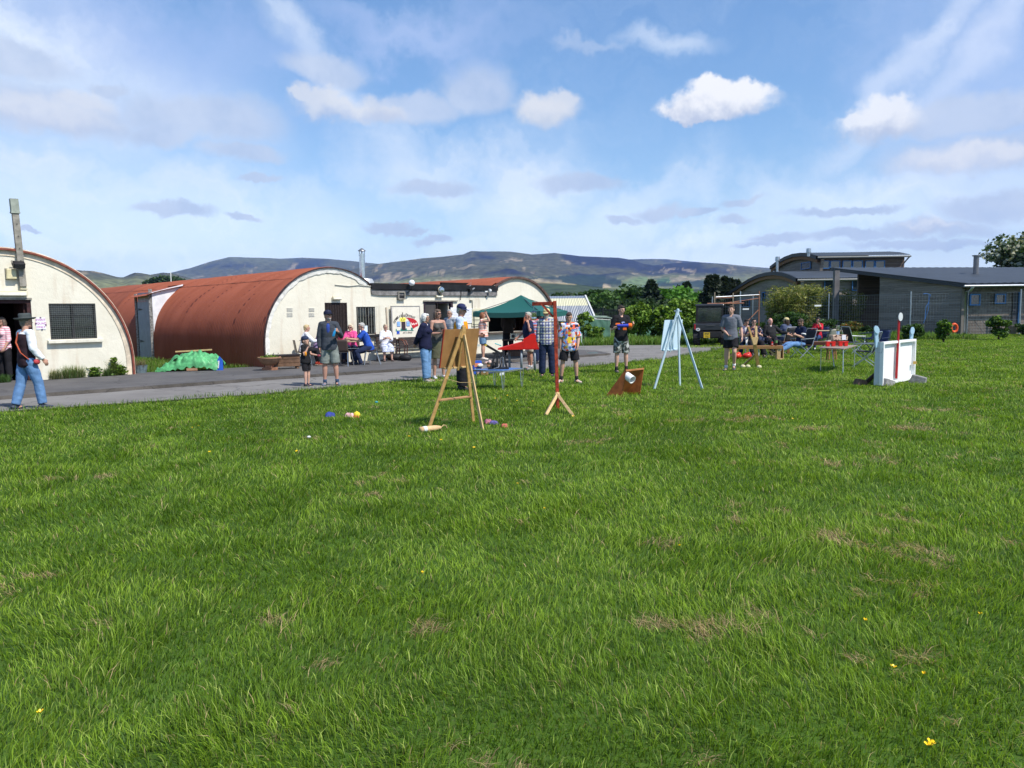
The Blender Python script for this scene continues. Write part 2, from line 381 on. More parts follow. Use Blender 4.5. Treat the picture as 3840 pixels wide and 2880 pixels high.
def ground_mat(name, cols, s1=0.35, s2=3.0, bump=0.5):
 m = bpy.data.materials.new(name); m.use_nodes = True; t = m.node_tree; b = bsdf(m); b.inputs['Roughness'].default_value = 0.95; b.inputs['Specular IOR Level'].default_value = 0.1
 tc = nn(t, 'ShaderNodeTexCoord'); o = tc.outputs['Object']
 a = nn(t, 'ShaderNodeTexNoise', i_Scale=s1, i_Detail=6.0, i_Roughness=0.65); c = nn(t, 'ShaderNodeTexNoise', i_Scale=s2, i_Detail=8.0, i_Roughness=0.7); f = nn(t, 'ShaderNodeTexNoise', i_Scale=s2*14, i_Detail=4.0)
 for n in (a, c, f): t.links.new(o, n.inputs['Vector'])
 col = mixc(t, smooth(t, a.outputs[0], 0.35, 0.65), cols[0], cols[1]); col = mixc(t, smooth(t, c.outputs[0], 0.42, 0.7), col, cols[2])
 col = mixc(t, smooth(t, f.outputs[0], 0.45, 0.75), col, cols[3])
 t.links.new(col, b.inputs['Base Color'])
 bp = nn(t, 'ShaderNodeBump', i_Strength=bump, i_Distance=0.04); t.links.new(c.outputs[0], bp.inputs['Height']); t.links.new(bp.outputs[0], b.inputs['Normal'])
 return m
M_lawn = ground_mat('lawn_soil', [(0.045, 0.095, 0.012), (0.07, 0.14, 0.02), (0.035, 0.07, 0.012), (0.08, 0.12, 0.03)])
M_field = ground_mat('field_grass', [(0.07, 0.14, 0.025), (0.10, 0.17, 0.035), (0.13, 0.17, 0.05), (0.06, 0.11, 0.02)], 0.02, 0.2)
ROAD_NEAR = [Vector((-30, 2, 0)), Vector((-20, 7.2, 0)), Vector((-13.5, 11.2, 0))] + [G(x, y) for x, y in ((0, 1548), (520, 1512), (1000, 1479), (1560, 1425), (1760, 1408), (2180, 1377), (2500, 1346), (2640, 1322), (2750, 1299))]
KERB = [Vector((-26, 3, 0)), Vector((-17, 10.5, 0))] + [G(x, y) for x, y in ((0, 1500), (560, 1460), (1000, 1427), (1560, 1389), (1800, 1369), (2050, 1350), (2290, 1332))]
ROAD_FAR = [G(x, y) for x, y in ((2300, 1296), (2500, 1295), (2700, 1293), (2750, 1296))]
lawn_pts = [(-130, -60), (130, -60), (130, 125), (-130, 125)]
sheet('lawn', lawn_pts, 0.0, M_lawn)
sheet('ground', [(-12000, -6000), (12000, -6000), (12000, 12000), (-12000, 12000)], -0.35, M_field)
def asphalt(name, c0, c1, speck):
 m = bpy.data.materials.new(name); m.use_nodes = True; t = m.node_tree; b = bsdf(m); b.inputs['Roughness'].default_value = 0.92; b.inputs['Specular IOR Level'].default_value = 0.25
 tc = nn(t, 'ShaderNodeTexCoord'); o = tc.outputs['Object']
 a = nn(t, 'ShaderNodeTexNoise', i_Scale=0.6, i_Detail=8.0, i_Roughness=0.7); v = nn(t, 'ShaderNodeTexVoronoi', i_Scale=70.0); c = nn(t, 'ShaderNodeTexNoise', i_Scale=22.0, i_Detail=6.0, i_Roughness=0.8)
 for n in (a, v, c): t.links.new(o, n.inputs['Vector'])
 col = mixc(t, smooth(t, a.outputs[0], 0.35, 0.65), c0, c1)
 col = mixc(t, mth(t, 'MULTIPLY', smooth(t, c.outputs[0], 0.5, 0.72), 0.6), col, speck)
 col = mixc(t, mth(t, 'MULTIPLY', smooth(t, v.outputs['Distance'], 0.35, 0.0), 0.35), col, tuple(x*0.55 for x in c0))
 vc = nn(t, 'ShaderNodeTexVoronoi', feature='DISTANCE_TO_EDGE', i_Scale=0.45); wv = nn(t, 'ShaderNodeTexNoise', i_Scale=1.6, i_Detail=5.0); t.links.new(o, wv.inputs['Vector']); t.links.new(vmth(t, 'ADD', o, wv.outputs['Color']), vc.inputs['Vector']); col = mixc(t, mth(t, 'MULTIPLY', smooth(t, vc.outputs[0], 0.012, 0.004), 0.6), col, tuple(x*0.35 for x in c0)); col = mixc(t, mth(t, 'MULTIPLY', smooth(t, wv.outputs[0], 0.58, 0.68), 0.35), col, tuple(x*0.62 for x in c0))
 t.links.new(col, b.inputs['Base Color'])
 bp = nn(t, 'ShaderNodeBump', i_Strength=0.5, i_Distance=0.008); t.links.new(c.outputs[0], bp.inputs['Height']); t.links.new(bp.outputs[0], b.inputs['Normal'])
 return m
M_road = asphalt('road_asphalt', (0.17, 0.16, 0.15), (0.225, 0.215, 0.20), (0.27, 0.255, 0.235))
M_pave = asphalt('pavement_asphalt', (0.085, 0.083, 0.083), (0.125, 0.12, 0.117), (0.17, 0.165, 0.16))
M_kerb = asphalt('kerb_edge', (0.045, 0.04, 0.033), (0.09, 0.08, 0.07), (0.16, 0.14, 0.12))
road_poly = [(p.x, p.y) for p in ROAD_NEAR] + [(p.x, p.y) for p in reversed(ROAD_FAR)] + [(2.2, 34.5)] + [(WB+UX*12.9).to_tuple()[:2]] + [(p.x, p.y) for p in reversed(KERB)]
road_poly = [(p.x, p.y) for p in ROAD_NEAR] + [(p.x, p.y) for p in reversed(ROAD_FAR)] + [(2.6, 37.0), (1.2, 33.0), (KERB[-1].x-1.5, KERB[-1].y+2)] + [(p.x - 0.3, p.y + 0.3) for p in reversed(KERB)]
sheet('road', road_poly, 0.012, M_road)
wl = [WB + UX*t for t in (13.6, 12.0, 0.0)] + [WA + UX*0.3, WA - UX*12, WA - UX*20]
pave_poly = [(p.x, p.y) for p in KERB] + [(KERB[-1].x-0.3, KERB[-1].y+2.2)] + [(p.x+VX.x*0.5, p.y+VX.y*0.5) for p in wl]
sheet('pavement', pave_poly, 0.075, M_pave, th=0.12)
# crumbling kerb: an uneven dark strip standing against the pavement edge
def kerb():
 mb = MB(); pts = []
 for a, b in zip(KERB[:-1], KERB[1:]):
  n = max(2, int((b-a).length/0.12)); pts += [a.lerp(b, i/n) for i in range(n)]
 for i, p in enumerate(pts[:-1]):
  q = pts[i+1]; d = (q-p).normalized(); nrm = Vector((d.y, -d.x, 0)); w = 0.10+0.07*mnoise.noise(p*1.7)+0.03*mnoise.noise(p*9); w2 = 0.10+0.07*mnoise.noise(q*1.7)+0.03*mnoise.noise(q*9)
  z = 0.079; mb.add([p-nrm*0.05+ZX*z, p+nrm*w*0.35+ZX*z, p+nrm*w+ZX*0.014, q-nrm*0.05+ZX*z, q+nrm*w2*0.35+ZX*z, q+nrm*w2+ZX*0.014], [(0, 1, 4, 3), (1, 2, 5, 4)])
 tag(mb.build('kerb', M_kerb), kind='structure')
kerb()
# soil and gravel strip along the lawn side of the road
def verge_strip():
 mb = MB(); pts = []
 for a, b in zip(ROAD_NEAR[:-1], ROAD_NEAR[1:]):
  n = max(2, int((b-a).length/0.15)); pts += [a.lerp(b, i/n) for i in range(n)]
 for i, p in enumerate(pts[:-1]):
  q = pts[i+1]; d = (q-p).normalized(); nrm = Vector((-d.y, d.x, 0)); w = 0.10+0.12*mnoise.noise(p*0.9); w2 = 0.10+0.12*mnoise.noise(q*0.9)
  mb.add([p-nrm*0.1+ZX*0.02, p+nrm*max(.01, w)+ZX*0.017, q+nrm*max(.01, w2)+ZX*0.017, q-nrm*0.1+ZX*0.02], [(0, 3, 2, 1)])
 tag(mb.build('road_verge', M_kerb), kind='structure')
verge_strip()
# ------------------------------------------------------------------ hills
def hills():
 def prof(pts):
  a = [];
  for x, y in pts:
   r = ray(x, y); a.append((math.atan2(r.x, r.y), r.z/math.hypot(r.x, r.y)))
  a.sort(); return np.array(a)
 ridges = [
  (7600, 3900, prof([(-900, 1040), (300, 1040), (560, 1034), (647, 1018), (718, 1001), (789, 977), (860, 959), (943, 962), (1050, 967), (1133, 963), (1228, 967), (1393, 983), (1464, 990), (1700, 1000), (2200, 985), (2365, 969), (2447, 966), (2500, 968), (2590, 977), (2708, 985), (2803, 995), (2886, 1002), (3100, 1030), (3400, 1010), (3500, 1009), (3613, 1026), (3900, 1035), (4600, 1050)])),
  (5200, 3000, prof([(-900, 1130), (900, 1100), (1200, 1040), (1393, 990), (1464, 980), (1583, 965), (1678, 957), (1737, 950), (1766, 936), (1800, 937), (1914, 938), (1997, 950), (2080, 944), (2175, 956), (2317, 962), (2365, 969), (2411, 984), (2450, 992), (2529, 983), (2620, 981), (2700, 988), (2900, 1015), (3200, 1070), (3600, 1100), (4600, 1130)])),
  (3300, 1500, prof([(-900, 1010), (0, 1015), (200, 1000), (304, 1014), (350, 1016), (387, 1024), (430, 1036), (458, 1042), (480, 1032), (505, 1022), (530, 1024), (564, 1030), (610, 1022), (650, 1025), (720, 1045), (900, 1080), (1300, 1110), (2600, 1130), (4600, 1150)])),
  (1900, 1000, prof([(-900, 1110), (300, 1085), (700, 1085), (1500, 1100), (1800, 1062), (2040, 1055), (2150, 1062), (2300, 1080), (2500, 1088), (2700, 1080), (4600, 1100)]))]
 na, nr = 900, 250
 az = np.linspace(R(-50), R(50), na); rr = 150*np.exp(np.linspace(0, math.log(9200/150), nr))
 A, RR_ = np.meshgrid(az, rr); X = RR_*np.sin(A); Y = RR_*np.cos(A)
 Z = np.full_like(X, -0.3)
 n1 = fbm(X/900, Y/900, 3, 6, 0.55)-0.5; n2 = fbm(X/170, Y/170, 9, 4)-0.5
 for Rk, Wk, p in ridges:
  te = np.interp(A, p[:, 0], p[:, 1]); Hk = np.maximum(te*Rk+CAMH, 0)
  t = np.clip((RR_-(Rk-Wk))/Wk, 0, 1); back = np.clip(1-(RR_-Rk)/(Wk*1.2), 0, 1)
  sp = 0.62*t**1.15 + 0.38*t**3; rel = 4*t*(1-t)
  h = Hk*sp*np.where(RR_ > Rk, back**1.3, 1.0) + rel*Hk*(0.42*n1+0.17*n2)
  Z = np.maximum(Z, np.where(t > 0, h, -0.3))
 idx = np.arange(na*nr).reshape(nr, na); f = np.stack([idx[:-1, :-1], idx[:-1, 1:], idx[1:, 1:], idx[1:, :-1]], -1).reshape(-1, 4)
 me = fast_mesh('hills', np.stack([X, Y, Z], -1).reshape(-1, 3), [f])
 x, y = project(X.ravel(), Y.ravel(), Z.ravel())
 nA = fbm(X.ravel()/420, Y.ravel()/700, 21, 6, 0.62); nB = 0.6*fbm(X.ravel()/120, Y.ravel()/260, 33, 5, 0.62)+0.4*fbm(X.ravel()/38+7, Y.ravel()/110, 73, 4, 0.6); nC = fbm(X.ravel()/1600, Y.ravel()/1600, 5, 3)
 heather_shade = np.array((0.013, 0.014, 0.034)); olive = np.array((0.090, 0.088, 0.040)); pale = np.array((0.32, 0.25, 0.16)); lush = np.array((0.14, 0.18, 0.05))  # dark heather colour also stands in for cloud shade on the slopes
 hgt = np.clip((1172-y)/220, 0, 1.1)
 k1 = np.clip((nA-0.5+0.16-0.25*(hgt-0.5))/0.10, 0, 1)[:, None]*0.72; c = heather_shade*(1-k1)+olive*k1
 k2 = np.clip((nB-0.595+0.10*(0.6-hgt))/0.04, 0, 1)[:, None]*0.62; c = c*(1-k2)+pale*k2
 k3 = np.clip((0.70-hgt+0.7*(nC-0.5))/0.15, 0, 1)[:, None]*0.7; c = c*(1-k3)+(lush*0.75+pale*0.25)*k3
 kd = (np.exp(-((x-900)/230)**2)*np.clip((1000+0.0*x-y)/30, 0, 1))[:, None]*0.6; c = c*(1-kd)+np.array((0.13, 0.14, 0.08))*kd
 def patch(poly, col, amt=1.0, jx=6, jy=2.0, inner=0.0):
  nonlocal c
  m = in_poly(x+(nB-0.5)*jx*2, y+(nA-0.5)*jy*2, poly) & (RR_.ravel() > 600)
  c[m] = c[m]*(1-amt)+np.array(col)*amt
 forest = (0.012, 0.026, 0.018)
 patch([(1850, 1075), (2000, 1058), (2080, 1062), (2170, 1068), (2262, 1079), (2350, 1088), (2700, 1075), (2760, 1190), (1850, 1190)], (0.022, 0.042, 0.022), 0.85)
 patch([(1600, 1050), (1900, 1045), (2010, 1043), (2070, 1045), (2130, 1056), (2190, 1067), (2020, 1062), (1700, 1075)], (0.30, 0.24, 0.14), 0.9)
 patch([(2315, 1090), (2320, 1072), (2345, 1052), (2400, 1036), (2450, 1043), (2512, 1050), (2512, 1062), (2460, 1064), (2345, 1092)], (0.12, 0.17, 0.06), 0.95)
 patch([(2462, 1041), (2512, 1038), (2512, 1057), (2462, 1058)], (0.05, 0.11, 0.045))
 patch([(2512, 1038), (2640, 1036), (2680, 1045), (2512, 1055)], (0.28, 0.23, 0.14), 0.9)
 patch([(2460, 1060), (2512, 1058), (2650, 1048), (2760, 1045), (2760, 1078), (2460, 1075)], forest, 0.9, 10, 3)
 patch([(1930, 1046), (2048, 1038), (2128, 1034), (2248, 1029), (2300, 1045), (2342, 1052), (2330, 1062), (2262, 1069), (2262, 1078), (2200, 1076), (2130, 1058), (2060, 1047)], forest, 0.95, 4, 1.5)
 patch([(2263, 1068), (2310, 1069), (2318, 1079), (2263, 1079)], (0.32, 0.25, 0.15), 1.0, 2, 1)
 color_attr(me, c)
 m = attr_mat('hill_cover', 0.95, 0, 0.05, mulvar=0.38, vs=0.026, bump=0.0)
 tag(link('hills', me, m, smooth_=True), kind='structure')
hills()
# ------------------------------------------------------------------ grass blades (one uncountable mass)
M_grass = attr_mat('grass_blades', 0.55, 0.42, 0.35)
def blades(name, P, h, w, lean, lang, base, cols, curl=0.5, tip=0.12):
 n = len(P); fa = rng.uniform(0, 2*np.pi, n); sx, sy = np.cos(fa), np.sin(fa)
 lx, ly = np.cos(lang)*lean, np.sin(lang)*lean
 V = np.zeros((n, 5, 3), dtype=np.float32); hw = w/2
 V[:, 0] = np.stack([P[:, 0]-sx*hw, P[:, 1]-sy*hw, base], -1); V[:, 1] = np.stack([P[:, 0]+sx*hw, P[:, 1]+sy*hw, base], -1)
 mz = h*0.55; ml = 0.38
 V[:, 2] = np.stack([P[:, 0]+lx*h*ml+sx*hw*0.8, P[:, 1]+ly*h*ml+sy*hw*0.8, base+mz], -1); V[:, 3] = np.stack([P[:, 0]+lx*h*ml-sx*hw*0.8, P[:, 1]+ly*h*ml-sy*hw*0.8, base+mz], -1)
 tz = h*np.clip(1.0-curl*lean*0.45, 0.4, 1)
 V[:, 4] = np.stack([P[:, 0]+lx*h, P[:, 1]+ly*h, base+tz], -1)
 i = np.arange(n)*5; q = np.stack([i, i+1, i+2, i+3], -1); t = np.stack([i+3, i+2, i+4], -1)
 me = fast_mesh(name, V.reshape(-1, 3), [q, t])
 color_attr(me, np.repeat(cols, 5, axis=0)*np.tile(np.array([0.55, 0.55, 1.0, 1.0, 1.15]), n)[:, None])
 return me
def grass_field():
 poly = [(p.x, p.y) for p in ROAD_NEAR] + [(60, 36), (60, -5), (-30, -5)]
 far = [(p.x, p.y) for p in ROAD_FAR]
 N = 860000; u = rng.uniform(0, 1, N); d0, d1 = 2.1, 46.0; e = 0.78
 d = (d0**e+u*(d1**e-d0**e))**(1/e); a = rng.uniform(-0.74, 0.74, N); x = d*a; y = d*np.ones(N)+rng.uniform(-.3, .3, N)
 m = in_poly(x, y, poly) | (in_poly(x, y, [(7.5, 33.6), (14, 32), (40, 30), (60, 60), (10, 60)]))
 m &= ~((x > 25.2) & (y > 44.6)); x, y, d = x[m], y[m], d[m]; n = len(x)
 big = 0.55*fbm(x*0.9, y*0.9, 4, 4)+0.45*fbm(x*3.1, y*3.1, 44, 3); sm = fbm(x*2.6, y*2.6, 14, 3); ang = fbm(x*0.8+9, y*0.8, 77, 3)*2*np.pi*2.4+rng.normal(0, 1.2, n)
 tall = np.clip((sm-0.45)/0.25, 0, 1)
 h = (0.032+0.034*tall+0.028*big)*rng.uniform(0.55, 1.35, n)*np.where(d > 18, 1.1, 1.0); w = 0.0034*np.maximum(d/3.2, 1)**0.66*rng.uniform(0.7, 1.35, n)
 lean = np.clip(rng.normal(0.62, 0.32, n), 0.05, 1.5)
 c = np.zeros((n, 3)); g1 = np.array((0.150, 0.260, 0.014)); g2 = np.array((0.270, 0.410, 0.032)); g3 = np.array((0.060, 0.135, 0.010)); yel = np.array((0.44, 0.54, 0.12)); straw = np.array((0.62, 0.46, 0.24))
 pat = fbm(x*0.28+5, y*0.28, 63, 3); k = np.clip((big-0.34)/0.30+1.3*(pat-0.5)+rng.normal(0, 0.22, n), 0, 1)[:, None]; c = g1*(1-k)+g2*k
 k = (rng.uniform(0, 1, n) < 0.22)[:, None]; c = np.where(k, g3, c)
 k = (rng.uniform(0, 1, n) < 0.07)[:, None]; c = np.where(k, yel, c)
 dn = fbm(x*2.3+40, y*2.3, 55, 3); dn2 = fbm(x*0.35, y*0.35+3, 91, 2)
 dn3 = fbm(x*7.5+4, y*7.5, 56, 2); thr = 0.808-0.05*np.clip(a[m]/0.6, -0.5, 1)-0.06*(dn2-0.5)
 dead = (((0.6*dn+0.4*dn3) > thr-0.09)|(dn3 > 0.895-0.03*np.clip(a[m]/.6, -.5, 1)))&(rng.uniform(0, 1, n) < 0.85); c[dead] = straw*rng.uniform(0.45, 1.05, (dead.sum(), 1)); h[dead] *= 0.85; lean[dead] = rng.uniform(1.0, 2.0, dead.sum())
 k = rng.uniform(0, 1, n) < 0.02; c[k] = straw*0.9
 c *= rng.uniform(0.66, 1.30, (n, 1))
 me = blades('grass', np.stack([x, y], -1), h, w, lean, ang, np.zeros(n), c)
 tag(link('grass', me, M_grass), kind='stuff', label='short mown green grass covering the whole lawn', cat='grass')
grass_field()
def tufts(name, label, pts, n_each, hr, spread, width, cols, cat='grass', kind='stuff', base=0.0, group=None, lean=0.45):
 P = [];
 for p in pts: P.append(np.stack([p[0]+rng.normal(0, spread, n_each), p[1]+rng.normal(0, spread, n_each)], -1))
 P = np.concatenate(P); n = len(P); h = rng.uniform(hr[0], hr[1], n); c = np.array(cols)[rng.integers(0, len(cols), n)]*rng.uniform(0.7, 1.3, (n, 1))
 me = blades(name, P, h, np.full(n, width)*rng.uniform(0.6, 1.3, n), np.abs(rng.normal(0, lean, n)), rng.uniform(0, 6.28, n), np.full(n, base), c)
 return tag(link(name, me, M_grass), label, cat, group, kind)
GR = [(0.10, 0.21, 0.02), (0.16, 0.29, 0.035), (0.06, 0.13, 0.015), (0.24, 0.30, 0.07)]
def fringe():
 pts = []
 for a, b in zip(ROAD_NEAR[2:-1], ROAD_NEAR[3:]):
  n = int((b-a).length/0.10)
  for i in range(n):
   p = a.lerp(b, i/n); k = mnoise.noise(p*0.8); pts.append((p.x+0.02+0.34*k, p.y-0.02-0.34*k))
 tufts('edge_grass', 'ragged longer grass fringing the road edge', pts, 9, (0.05, 0.14), 0.05, 0.012, GR)
 q = []
 for i in range(1500):
  t = random.random(); x = -1+t*24; base = 37.4+0.02*(x-5)**2*0.1; y = base+abs(random.gauss(0, 3.5));
  if x > 8: y = max(y, 36.5)
  if (x-1.2) < 0 and y < 38: continue
  q.append((x, y))
 tufts('verge_grass', 'long rough grass on the verge behind the road', q, 22, (0.10, 0.42), 0.16, 0.03, GR)
 b0 = WA; q = []
 for i in range(420):
  s = random.uniform(0.1, 9); t = random.uniform(0.05, 1)
  p = WA + UX*(0.2+t*(0.3+3.3)) + VX*s
  tt, ss = (p-WB).dot(UX), (p-WB).dot(VX)
  if tt > -0.12 or ss < 0.35: continue
  q.append((p.x, p.y))
 tufts('bank_grass', 'grass patch on the strip between the two left huts', q, 26, (0.06, 0.22), 0.12, 0.014, GR)
fringe()
# ------------------------------------------------------------------ haze: a closed box of even pale air round everything
def haze():
 mb = MB(); mb.box((0, 3500, 399), (23000, 14000, 800.6)); m = bpy.data.materials.new('air'); m.use_nodes = True; t = m.node_tree; t.nodes.clear()
 v = nn(t, 'ShaderNodeVolumePrincipled'); v.inputs['Density'].default_value = 0.000062; v.inputs['Color'].default_value = (0.36, 0.56, 1.0, 1); v.inputs['Anisotropy'].default_value = 0.0
 out = nn(t, 'ShaderNodeOutputMaterial'); t.links.new(v.outputs[0], out.inputs['Volume'])
 o = mb.build('haze', m); o.display_type = 'WIRE'
 tag(o, 'thin pale blue air fading the far hills', 'haze', kind='stuff')
haze()
# ------------------------------------------------------------------ the huts
def wallmat():
 m = bpy.data.materials.new('cream_render'); m.use_nodes = True; t = m.node_tree; b = bsdf(m); b.inputs['Roughness'].default_value = 0.85; b.inputs['Specular IOR Level'].default_value = 0.2
 tc = nn(t, 'ShaderNodeTexCoord'); o = tc.outputs['Object']
 a = nn(t, 'ShaderNodeTexNoise', i_Scale=0.9, i_Detail=6.0, i_Roughness=0.6); c = nn(t, 'ShaderNodeTexNoise', i_Scale=5.0, i_Detail=8.0, i_Roughness=0.7)
 mp = nn(t, 'ShaderNodeMapping', vector_type='POINT'); mp.inputs['Scale'].default_value = (3.0, 3.0, 0.45); t.links.new(o, mp.inputs[0])
 st = nn(t, 'ShaderNodeTexNoise', i_Scale=1.4, i_Detail=6.0); t.links.new(mp.outputs[0], st.inputs['Vector'])
 for n in (a, c): t.links.new(o, n.inputs['Vector'])
 col = mixc(t, smooth(t, a.outputs[0], 0.3, 0.7), (0.69, 0.65, 0.53), (0.76, 0.72, 0.60))
 col = mixc(t, mth(t, 'MULTIPLY', smooth(t, st.outputs[0], 0.53, 0.74), 0.7), col, (0.58, 0.48, 0.36))
 col = mixc(t, mth(t, 'MULTIPLY', smooth(t, c.outputs[0], 0.60, 0.72), 0.3), col, (0.52, 0.47, 0.40))
 t.links.new(col, b.inputs['Base Color'])
 bp = nn(t, 'ShaderNodeBump', i_Strength=0.5, i_Distance=0.03); t.links.new(c.outputs[0], bp.inputs['Height']); t.links.new(bp.outputs[0], b.inputs['Normal'])
 return m
def roofmat():
 m = bpy.data.materials.new('red_oxide_roof'); m.use_nodes = True; t = m.node_tree; b = bsdf(m); b.inputs['Roughness'].default_value = 0.62; b.inputs['Specular IOR Level'].default_value = 0.35
 tc = nn(t, 'ShaderNodeTexCoord'); o = tc.outputs['Object']
 mp = nn(t, 'ShaderNodeMapping', vector_type='POINT'); mp.inputs['Rotation'].default_value = (0, 0, -TH); mp.inputs['Scale'].default_value = (0.4, 2.6, 0.5); t.links.new(o, mp.inputs[0])
 a = nn(t, 'ShaderNodeTexNoise', i_Scale=1.0, i_Detail=7.0, i_Roughness=0.65); t.links.new(mp.outputs[0], a.inputs['Vector'])
 c = nn(t, 'ShaderNodeTexNoise', i_Scale=7.0, i_Detail=6.0, i_Roughness=0.7); t.links.new(o, c.inputs['Vector'])
 col = mixc(t, smooth(t, a.outputs[0], 0.3, 0.7), (0.265, 0.072, 0.034), (0.335, 0.100, 0.052))
 col = mixc(t, mth(t, 'MULTIPLY', smooth(t, c.outputs[0], 0.60, 0.78), 0.35), col, (0.34, 0.12, 0.085))
 mp2 = nn(t, 'ShaderNodeMapping', vector_type='POINT'); mp2.inputs['Rotation'].default_value = (0, 0, -TH); mp2.inputs['Scale'].default_value = (0.22, 7.0, 0.22); t.links.new(o, mp2.inputs[0]); e_ = nn(t, 'ShaderNodeTexNoise', i_Scale=1.0, i_Detail=3.0, i_Roughness=0.5); t.links.new(mp2.outputs[0], e_.inputs['Vector'])
 col = mixc(t, mth(t, 'MULTIPLY', smooth(t, e_.outputs[0], 0.655, 0.70), 0.75), col, (0.075, 0.016, 0.012)); col = mixc(t, mth(t, 'MULTIPLY', smooth(t, e_.outputs[0], 0.34, 0.28), 0.4), col, (0.38, 0.13, 0.09))
 t.links.new(col, b.inputs['Base Color'])
 return m
M_wall = wallmat(); M_roof = roofmat()
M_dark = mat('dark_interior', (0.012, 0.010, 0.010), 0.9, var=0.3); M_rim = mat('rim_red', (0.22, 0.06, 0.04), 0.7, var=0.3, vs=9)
M_white = mat('white_paint', (0.78, 0.78, 0.76), 0.6, var=0.06); M_black = mat('black_paint', (0.018, 0.017, 0.018), 0.5, var=0.3); M_oldwood = mat('old_black_wood', (0.020, 0.013, 0.012), 0.75, var=0.5, vs=20, bump=0.3, bs=60)
M_greymetal = mat('grey_metal', (0.32, 0.33, 0.34), 0.4, 0.7, var=0.15); M_steel = mat('bright_steel', (0.62, 0.62, 0.62), 0.22, 1.0, var=0.08)
M_glass = mat('dark_glass', (0.02, 0.025, 0.025), 0.08, var=0.2, spec=0.8); M_conc = mat('rough_concrete', (0.20, 0.19, 0.185), 0.9, var=0.35, vs=5, bump=0.8, bs=12)
M_crm = mat('cream_plastic', (0.66, 0.60, 0.42), 0.5, var=0.08); M_postwood = mat('weathered_post', (0.27, 0.25, 0.21), 0.85, var=0.25, vs=8, bump=0.4); M_paper = mat('paper', (0.78, 0.79, 0.84), 0.8, var=0.02)
M_maroon = mat('dark_maroon', (0.045, 0.018, 0.018), 0.7, var=0.4, vs=9)
def P3(B, t, s, z): return B + UX*t + VX*s + ZX*z
def arch_pts(Rr, z0, n=36, t0=0.0, zb=0.0):
 pts = [(t0, zb)];
 for i in range(n+1):
  a = math.pi*(1-i/n); pts.append((t0+Rr+Rr*math.cos(a), z0+Rr*math.sin(a)))
 pts.append((t0+2*Rr, zb)); return pts
def hut_roof(B, Rr, z0, length, parent, cut=None, overhang=0.07, pitch=0.12, amp=0.014, ns=4, near=14.0, trim=0):
 """corrugated barrel: ribs run round the arch"""
 arc = [(0.0, 0.02), (0.0, z0*0.5)] + arch_pts(Rr, z0, 40)[1:-1] + [(2*Rr, z0*0.5), (2*Rr, 0.02)]
 arc = np.array(arc); nrm = np.zeros_like(arc)
 d = np.gradient(arc, axis=0); nrm[:, 0] = -d[:, 1]; nrm[:, 1] = d[:, 0]; nrm /= np.linalg.norm(nrm, axis=1)[:, None]
 s1 = np.arange(-overhang, min(length, near), pitch/ns); s = np.concatenate([s1, np.arange(s1[-1]+pitch/2, length, pitch/2)]); k = len(arc)
 off = amp*np.cos(2*np.pi*s/pitch)
 dent = (fbm(np.repeat(s, k)*0.8, np.tile(np.arange(k), len(s))*0.25, 8, 3)-0.5).reshape(len(s), k)*0.035
 lap = np.zeros(k); lap[:14] = 0.0; lap[14:29] = 0.016
 o = off[:, None]+dent+lap[None, :]
 T = arc[None, :, 0]+nrm[None, :, 0]*o; Z = arc[None, :, 1]+nrm[None, :, 1]*o; Sx = np.repeat(s[:, None], k, 1)
 V = np.array(B)[None, None]+T[..., None]*np.array(UX)+Sx[..., None]*np.array(VX)+Z[..., None]*np.array(ZX)
 idx = np.arange(len(s)*k).reshape(len(s), k); f = np.stack([idx[:-1, :-1], idx[:-1, 1:], idx[1:, 1:], idx[1:, :-1]], -1).reshape(-1, 4)
 fc_s = Sx[:-1, :-1].ravel(); fi = np.tile(np.arange(k-1), len(s)-1); zz = Z[:-1, :-1].ravel(); tt = T[:-1, :-1].ravel(); keep = np.ones(len(f), dtype=bool)
 if cut:
  (s0, s1_), zc = cut; keep &= ~((fc_s > s0)&(fc_s < s1_)&(fi < 20)&(zz < zc))
 if trim: keep &= ~((fc_s < 0.16)&(zz < 2.74)&((tt-Rr)*trim > 0))
 f = f[keep]
 me = fast_mesh('roof', V.reshape(-1, 3), [f]); o_ = link('roof', me, M_roof, parent, True, True)
 return o_
def hut_rim(B, Rr, z0, parent, m, w=0.07, s0=-0.08, s1=0.0, inner=0.0, zb=0.02, name='roof_rim', side=0, zc=2.6):
 mb = MB(); a = arch_pts(Rr+w*0.35, z0, 60, -w*0.35, zb); b = arch_pts(Rr-inner-w, z0, 60, inner+w, zb); vs = []
 if side: k_ = [i for i, p in enumerate(a) if not ((p[0]-Rr)*side > 0 and p[1] < zc)]; a = [a[i] for i in k_]; b = [b[i] for i in k_]
 n = len(a)
 for s in (s0, s1):
  for q in (a, b): vs += [P3(B, t, s, z) for t, z in q]
 fs = []
 for i in range(n-1): fs += [(i, i+1, n+i+1, n+i), (2*n+i, 3*n+i, 3*n+i+1, 2*n+i+1), (i, 2*n+i, 2*n+i+1, i+1), (n+i, n+i+1, 3*n+i+1, 3*n+i)]
 mb.add(vs, fs); return mb.build(name, m, parent, True)
